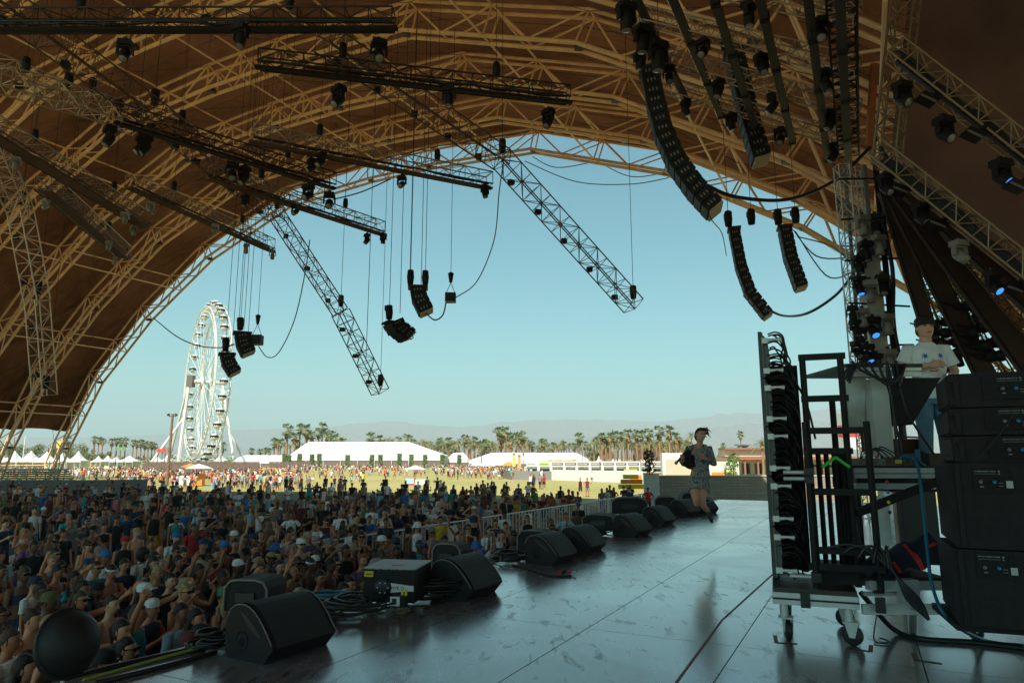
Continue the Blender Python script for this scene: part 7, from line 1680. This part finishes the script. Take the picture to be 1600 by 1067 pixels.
for (pts, lab) in [([(1585, 645), (1560, 680), (1530, 712)], 'black patch cable with pale sleeve crossing the third cabinet'), ([(1560, 768), (1562, 810), (1560, 865), (1563, 905)], 'black cable dropping down the bass cabinets, left'), ([(1600, 722), (1598, 780), (1605, 850), (1625, 920)], 'black cable at the right picture edge over the bass cabinets'),
                   ([(1561, 905), (1558, 950), (1570, 965), (1588, 950), (1575, 915)], 'looped cable hanging over the lowest bass cabinet')]:
    cable([at(x, y, Ys - .17) for x, y in pts], .006, lab)
# drape of dust cover on top
# riser the DJ stands on
RZ = 3.28
T = thing('riser', at(1480, 760, 7.9), 'dark rolling riser behind the speakers that the dj stands on', 'riser'); T.location.z = STZ
MB().box((.25, .1, (RZ - STZ) - .06), (2.4, 1.3, .12)).build('deck', M_BLK, T); 
for sx in (-1, 1):
    for sy in (-1, 1): MB().tube((.25 + sx * 1.1, .1 + sy * .55, 0), (.25 + sx * 1.1, .1 + sy * .55, RZ - STZ - .12), .03, n=8).build('leg', M_ALU, T)
T = thing('carton', at(1426, 712, 7.3), 'brown open case with tangled gear at the feet of the dj', 'case'); T.location.z = RZ
MB().box((0, 0, .14), (.42, .4, .28), taper=1.05).build('body', mat('brown_case', (.09, .04, .03), .7), T); MB().box((.02, .22, .34), (.42, .03, .2), Matrix.Rotation(.4, 3, 'X')).build('lid', mat('brown_case', (.09, .04, .03)), T)

# ============================================================ the DJ and the singer
def chain_body(P, radii, mats_, name, parent, sub=1): pass
def figure(loc, rz, J, label, cat='person'):
    T = thing('person', loc, label, cat, None, rz); return T
# ---- DJ: local frame faces -Y; scale so that the head top is at picture y 500
DJX = at(1449, 560, 7.4); 
T = thing('person', (DJX.x, 7.4, RZ), 'dj with short black hair, white palm print t-shirt and jeans, standing behind the gear', 'person', None, rad(-8))
X1 = Vector((1, 0, 0)); b = MB(); k_ = 1.0
b.loft([(0, 0, .88), (0, 0, .95), (0, 0, 1.10), (0, .0, 1.30), (0, .01, 1.42), (0, .01, 1.475), (0, 0, 1.53), (0, -.005, 1.58)], [(.13, .09), (.155, .105), (.138, .10), (.165, .118), (.165, .09), (.07, .062), (.058, .06), (.055, .055)], 16, 0, X1)
dj_arms = [(V3((-.18, .01, 1.405)), V3((-.30, -.03, 1.17)), V3((-.08, -.25, 1.20)), -1), (V3((.18, .01, 1.405)), V3((.27, .0, 1.15)), V3((.13, -.20, 1.07)), 1)]
for s, e, w_, sd in dj_arms:
    b.loft([s - X1 * sd * .04, s, s.lerp(e, .4), e, e.lerp(w_, .3), w_], [.048, .056, .046, .040, .041, .027], 12); hand_mesh(b, w_, (w_ - e).normalized(), sd, 8, True, .9)
for sx in (-1, 1): b.loft([(sx * .09, 0, .9), (sx * .1, -.01, .48), (sx * .11, .02, .08)], [.085, .055, .036], 12)
head_mesh(b, V3((0, -.018, 1.63)), True, 1.04, Matrix.Rotation(rad(-5), 3, 'X'))
o = b.build('body', (M_SKIN, M_EYE, M_LIP), T); o.color = (.66, .36, .24, 1)
b = MB(); b.loft([(0, 0, .86), (0, 0, .95), (0, 0, 1.1), (0, 0, 1.30), (0, .01, 1.415), (0, .01, 1.455), (0, .008, 1.478)], [(.185, .135), (.18, .13), (.168, .125), (.19, .14), (.185, .108), (.10, .082), (.080, .072)], 28, 0, X1)
tm = b.v[:]
for s, e, w_, sd in dj_arms: q = s.lerp(e, .72); b.loft([s - X1 * sd * .06, s + (e - s) * .03, s.lerp(e, .35), q], [.055, .075, .072, .080], 14)
tee = b.build('tshirt', mat('white_cotton', (.74, .78, .80), .9, 0, .10, 6, .6, 14), T)
# print: palms, sun and sea as flat ink just over the cloth
def ring_y(x, z):
    r = [(.86, .185, .135), (.95, .18, .13), (1.1, .168, .125), (1.30, .19, .14), (1.415, .185, .108)]
    for (z0, a0, c0_), (z1, a1, c1_) in zip(r, r[1:]):
        if z0 <= z <= z1: t_ = (z - z0) / (z1 - z0); a = a0 + (a1 - a0) * t_; c = c0_ + (c1_ - c0_) * t_; return -c * math.sqrt(max(.02, 1 - (x / a) ** 2)) - .004
    return -.13
M_INK = mat('blue_ink', (.03, .15, .45), .8, 0, 0); M_INK2 = mat('pale_blue_ink', (.16, .36, .60), .8, 0, 0); M_INK3 = mat('cream_ink', (.6, .55, .38), .8, 0, 0)
def ink(cx, cz, pts, m, nm):
    mb = MB(); vs = [V3((cx + a, ring_y(cx + a, cz + c), cz + c)) for a, c in pts]; cc_ = V3((cx, ring_y(cx, cz) - .001, cz)); mb.add([cc_] + vs, [(0, i + 1, (i + 1) % len(vs) + 1) for i in range(len(vs))]); return mb.build(nm, m, tee)
for cx in (-.075, .08):
    pts = []
    for k in range(14): a = 2 * math.pi * k / 14; r_ = .042 if k % 2 == 0 else .014; pts.append((r_ * math.cos(a), r_ * math.sin(a)))
    ink(cx, 1.315, pts, M_INK, 'printed_palm')
ink(0, 1.262, [(.022 * math.cos(a / 10 * 6.283), .022 * math.sin(a / 10 * 6.283)) for a in range(10)], M_INK3, 'printed_sun')
for k in range(6): cx = -.09 + .036 * k; ink(cx, 1.205 + .012 * math.sin(k * 2), [(-.022, -.012), (-.005, .018), (.015, .010), (.026, -.008), (.004, -.022)], M_INK2 if k % 2 else M_INK, 'printed_wave')
ink(0, 1.245, [(-.10, -.003), (-.10, .003), (.10, .003), (.10, -.003)], M_INK2, 'printed_horizon')
ink(0, 1.150, [(-.038, -.006), (-.038, .006), (.038, .006), (.038, -.006)], M_RED, 'printed_red_line')
b = MB(); b.loft([(0, 0, .95), (0, 0, .88), (0, 0, .80)], [(.165, .12), (.178, .128), (.165, .12)], 20, 0, X1)
for sx in (-1, 1): b.loft([(sx * .085, 0, .86), (sx * .095, 0, .68), (sx * .10, -.01, .47), (sx * .105, .01, .25), (sx * .11, .02, .05)], [.098, .092, .074, .066, .07], 14)
b.build('jeans', mat('denim', (.09, .20, .28), .85, 0, .25, 7, .3, 60), T)
b = MB(); hc = V3((0, -.006, 1.683))
b.lathe([(.092, -.03), (.100, .0), (.095, .05), (.065, .085), (.02, .095), (0, .096)], hc, V3((0, .12, 1)), 22)
for k in range(9): x_ = -.066 + .0165 * k; b.loft([hc + V3((x_, -.07, .03)), hc + V3((x_ * 1.05, -.100 + abs(x_) * .25, .005)), hc + V3((x_ * 1.0 + .006, -.104 + abs(x_) * .35, -.022))], [.016, .013, .005], 6)
b.build('fringe', M_HAIR, T).color = (.012, .01, .01, 1)
b = MB(); b.ball(V3((0, .022, 1.615)), (.083, .088, .085), 14, 10); b.build('hair', M_HAIR, T).color = (.012, .01, .01, 1)
MB().lathe([(.031, -.012), (.033, 0), (.031, .012)], V3((.155, -.155, 1.085)), V3((-.5, -.7, -.3)).normalized(), 14).build('wristwatch', M_RUB, T)
for sx in (-1, 1): MB().loft([(sx * .11, .07, .035), (sx * .11, 0, .05), (sx * .12, -.12, .035), (sx * .12, -.19, .025)], [(.035, .035), (.045, .05), (.046, .034), (.03, .018)], 10, 0, X1).build('shoe', M_BLK, T)
# white deck the DJ rests an arm on is the gear table's upper deck; a mixer stands on it
# ---- singer, mid-jump: joints read off the photograph at 11 m
SY_ = 11.0; K = SY_ / FPX
def S(px, py, dy=0.0): p = at(px, py, SY_ + dy); return p
base = at(1094, 800, SY_); base.z = STZ
T = thing('person', base, 'singer jumping in floral jacket and shorts with microphone at centre stage', 'person')
sub = lambda v: v - base
b = MB()
pel, wai, che, sh_, nb_, nk_ = S(1091, 752), S(1092, 735), S(1091, 716), S(1091, 704), S(1092, 697.5), S(1093.5, 692)
b.loft([sub(S(1091, 760)), sub(pel), sub(wai), sub(che), sub(sh_), sub(nb_), sub(nk_), sub(S(1094, 688))], [(.12, .09), (.15, .105), (.12, .09), (.145, .11), (.14, .08), (.058, .055), (.048, .05), (.046, .046)], 16, 0, X1)
armL = [S(1076, 702), S(1063, 716, -.12), S(1065.5, 716.5, -.34)]   # viewer-left arm, hand with the mic
armL = [S(1077, 701), S(1068, 724, .02), S(1064.5, 716, -.24)]
armR = [S(1107, 701), S(1115, 724, .05), S(1101.5, 716, -.22)]
for (s, e, w_), sd in ((armL, -1), (armR, 1)):
    s, e, w_ = sub(s), sub(e), sub(w_); b.loft([s - X1 * sd * .04, s, s.lerp(e, .4), e, e.lerp(w_, .35), w_], [.042, .048, .040, .034, .034, .022], 12); hand_mesh(b, w_, (w_ - e).normalized(), sd, 8, True, 1.0, .95, True)
kL, kR = S(1088.5, 786, -.16), S(1096, 787, -.12); hL, hR = S(1084, 757), S(1099, 757)
aL, aR = S(1103, 785, .26), S(1107.5, 800, .20)
for h, kn, an in ((hL, kL, aL), (hR, kR, aR)):
    h, kn, an = sub(h), sub(kn), sub(an); b.loft([h, h.lerp(kn, .35), h.lerp(kn, .8), kn, kn.lerp(an, .3), kn.lerp(an, .65), an], [.088, .080, .058, .052, .050, .042, .030], 14)
rh_ = Matrix.Rotation(rad(14), 3, 'Y') @ Matrix.Rotation(rad(-8), 3, 'X') @ Matrix.Rotation(rad(16), 3, 'Z')
hc = sub(S(1094.5, 680.5, -.02)); head_mesh(b, hc, True, .98, rh_)
o = b.build('body', (M_SKIN, M_EYE, M_LIP), T); o.color = (.58, .29, .19, 1)
# smile
MB().box(hc + rh_ @ V3((.0, -.096, -.052)), (.034, .004, .008), rh_).build('teeth', M_WHT, T)
hm = MB()
def hfn(d, q):
    q = q.copy(); 
    if -d.y > .2 and d.z < .5: q.y *= .58; q.x *= .84
    return q
hm.ball(hc + rh_ @ V3((0, .012, .014)), (.088, .106, .122), 16, 12, 0, hfn, rh_)
rr_ = random.Random(5)
for k in range(34):
    a0 = hc + rh_ @ V3((rr_.uniform(-.01, .07), rr_.uniform(-.06, .08), rr_.uniform(.04, .12))); dr = V3((rr_.uniform(.5, 1), rr_.uniform(-.2, .3), rr_.uniform(-.5, .6))).normalized(); l_ = rr_.uniform(.05, .105)
    hm.loft([a0, a0 + dr * l_ * .5 + Z * .01, a0 + dr * l_ - Z * rr_.uniform(0, .05)], [.015, .010, .002], 5)
hm.build('hair', M_HAIR, T).color = (.025, .015, .012, 1)
# floral cloth
M_FLO = bpy.data.materials.new('floral_print'); M_FLO.use_nodes = True; t = M_FLO.node_tree; bb = t.nodes['Principled BSDF']; bb.inputs['Roughness'].default_value = .85; tc = t.nodes.new('ShaderNodeTexCoord')
vo = t.nodes.new('ShaderNodeTexVoronoi'); vo.inputs['Scale'].default_value = 22; t.links.new(tc.outputs['Object'], vo.inputs['Vector'])
r1 = t.nodes.new('ShaderNodeValToRGB'); r1.color_ramp.interpolation = 'CONSTANT'; E_ = r1.color_ramp.elements; E_[0].position = 0; E_[0].color = (.28, .03, .05, 1); E_[1].position = .16; E_[1].color = (.30, .10, .09, 1)
for ps, cl in ((.30, (.34, .27, .20, 1)), (.42, (.07, .14, .18, 1)), (.52, (.34, .35, .35, 1)), (.66, (.06, .07, .09, 1))): e = E_.new(ps); e.color = cl
nz = t.nodes.new('ShaderNodeTexNoise'); nz.inputs['Scale'].default_value = 30; mxv = t.nodes.new('ShaderNodeMath'); mxv.operation = 'MULTIPLY_ADD'; mxv.inputs[1].default_value = .35
t.links.new(tc.outputs['Object'], nz.inputs['Vector']); t.links.new(nz.outputs[0], mxv.inputs[0]); t.links.new(vo.outputs['Distance'], mxv.inputs[2])
sbt = t.nodes.new('ShaderNodeMath'); sbt.operation = 'SUBTRACT'; sbt.inputs[1].default_value = .12; t.links.new(mxv.outputs[0], sbt.inputs[0]); t.links.new(sbt.outputs[0], r1.inputs[0])
hs = t.nodes.new('ShaderNodeMix'); hs.data_type = 'RGBA'; hs.inputs[0].default_value = .10; t.links.new(r1.outputs[0], hs.inputs[6]); t.links.new(vo.outputs['Color'], hs.inputs[7]); t.links.new(hs.outputs[2], bb.inputs['Base Color'])
# shorts
b = MB(); b.loft([sub(S(1091, 744)), sub(pel), sub(S(1091, 759))], [(.135, .10), (.17, .12), (.165, .12)], 18, 0, X1)
for h, kn in ((hL, kL), (hR, kR)): h, kn = sub(h), sub(kn); b.loft([h + Z * .03, h.lerp(kn, .15), h.lerp(kn, .34)], [.10, .104, .106], 16)
b.build('shorts', M_FLO, T)
# black tube top, necklace
b = MB(); b.loft([sub(S(1090, 730)), sub(S(1091, 718)), sub(S(1091, 711))], [(.132, .10), (.150, .118), (.148, .112)], 18, 0, X1); b.build('tube_top', mat('black_cloth', (.01, .01, .012), .8), T)
# jacket: right half closed over the torso, left half flung open
def shell(px_l, px_r, rows_, nm, m, thick=.012):
    mb = MB()
    return mb
jk = MB(); rowsJ = [(701, .155, .100), (708, .162, .125), (718, .160, .130), (730, .150, .118), (742, .165, .125), (747, .17, .128)]; nA = 18; vs = []; 
for (py, rx, ry) in rowsJ:
    c = sub(S(1092, py))
    for k in range(nA + 1):
        a = rad(-105) + rad(210) * k / nA + rad(70)      # wraps from front centre round the viewer-right side to the back
        vs.append(c + V3((math.sin(a) * rx, -math.cos(a) * ry, 0)))
fs = [(i * (nA + 1) + k, i * (nA + 1) + k + 1, (i + 1) * (nA + 1) + k + 1, (i + 1) * (nA + 1) + k) for i in range(len(rowsJ) - 1) for k in range(nA)]
jk.add(vs, fs, 0, True)
s, e, w_ = [sub(q) for q in armR]; jk.loft([s - X1 * .06, s, s.lerp(e, .5), e, e.lerp(w_, .45), e.lerp(w_, .85)], [.05, .066, .058, .054, .050, .045], 14)
s, e, w_ = [sub(q) for q in armL]; jk.loft([s + X1 * .06, s, s.lerp(e, .5), e, e.lerp(w_, .45), e.lerp(w_, .8)], [.05, .066, .058, .056, .052, .048], 14)
jk.loft([sub(S(1082, 699.5)), sub(S(1092, 698, .04)), sub(S(1104, 699.5))], [(.03, .05), (.035, .06), (.03, .05)], 12); jo = jk.build('jacket', M_FLO, T); sm = jo.modifiers.new('thickness', 'SOLIDIFY'); sm.thickness = .008
fl_ = MB(); g0 = [[(1079, 699, -.08), (1073, 703, -.12), (1068, 706, -.10)], [(1081, 710, -.14), (1071, 713, -.20), (1062, 711, -.14)], [(1083, 722, -.14), (1073, 724, -.22), (1061, 717, -.16)], [(1086, 733, -.12), (1077, 735, -.18), (1066, 727, -.10)]]
vs = [sub(S(*q)) for r_ in g0 for q in r_]; fl_.add(vs, [(i * 3 + j, i * 3 + j + 1, i * 3 + j + 4, i * 3 + j + 3) for i in range(3) for j in range(2)], 0, True)
fo = fl_.build('jacket_lining', mat('black_cloth', (.01, .01, .012)), T); sm = fo.modifiers.new('thickness', 'SOLIDIFY'); sm.thickness = .01; ss = fo.modifiers.new('round', 'SUBSURF'); ss.levels = 2; ss.render_levels = 2
# shoes and sock
for an, tip in ((aR, S(1113, 817, .16)), (aL, S(1110, 781, .44))):
    an, tip = sub(an), sub(tip); d = (tip - an); MB().loft([an - d * .15, an + d * .12, an + d * .5, an + d * .85, tip], [(.038, .038), (.050, .045), (.048, .036), (.042, .026), (.02, .012)], 12).build('shoe', mat('black_shoe', (.015, .015, .017), .5), T)
    MB().loft([an.lerp(sub(kR if an == sub(aR) else kL), .22), an], [.040, .036], 12).build('sock', mat('teal_sock', (.03, .25, .22), .9), T)
mic0 = S(1064.5, 714.5, -.30); T = thing('microphone', mic0, 'black handheld microphone pointing down left in the singer hand', 'microphone'); mdir = (S(1056, 723.5, -.36) - mic0)
MB().tube(-mdir * .25, mdir * .8, .014, .018, 10).build('handle', M_RUB, T); MB().ball(mdir * .95, .027, 10, 8).build('head', M_GREY, T)
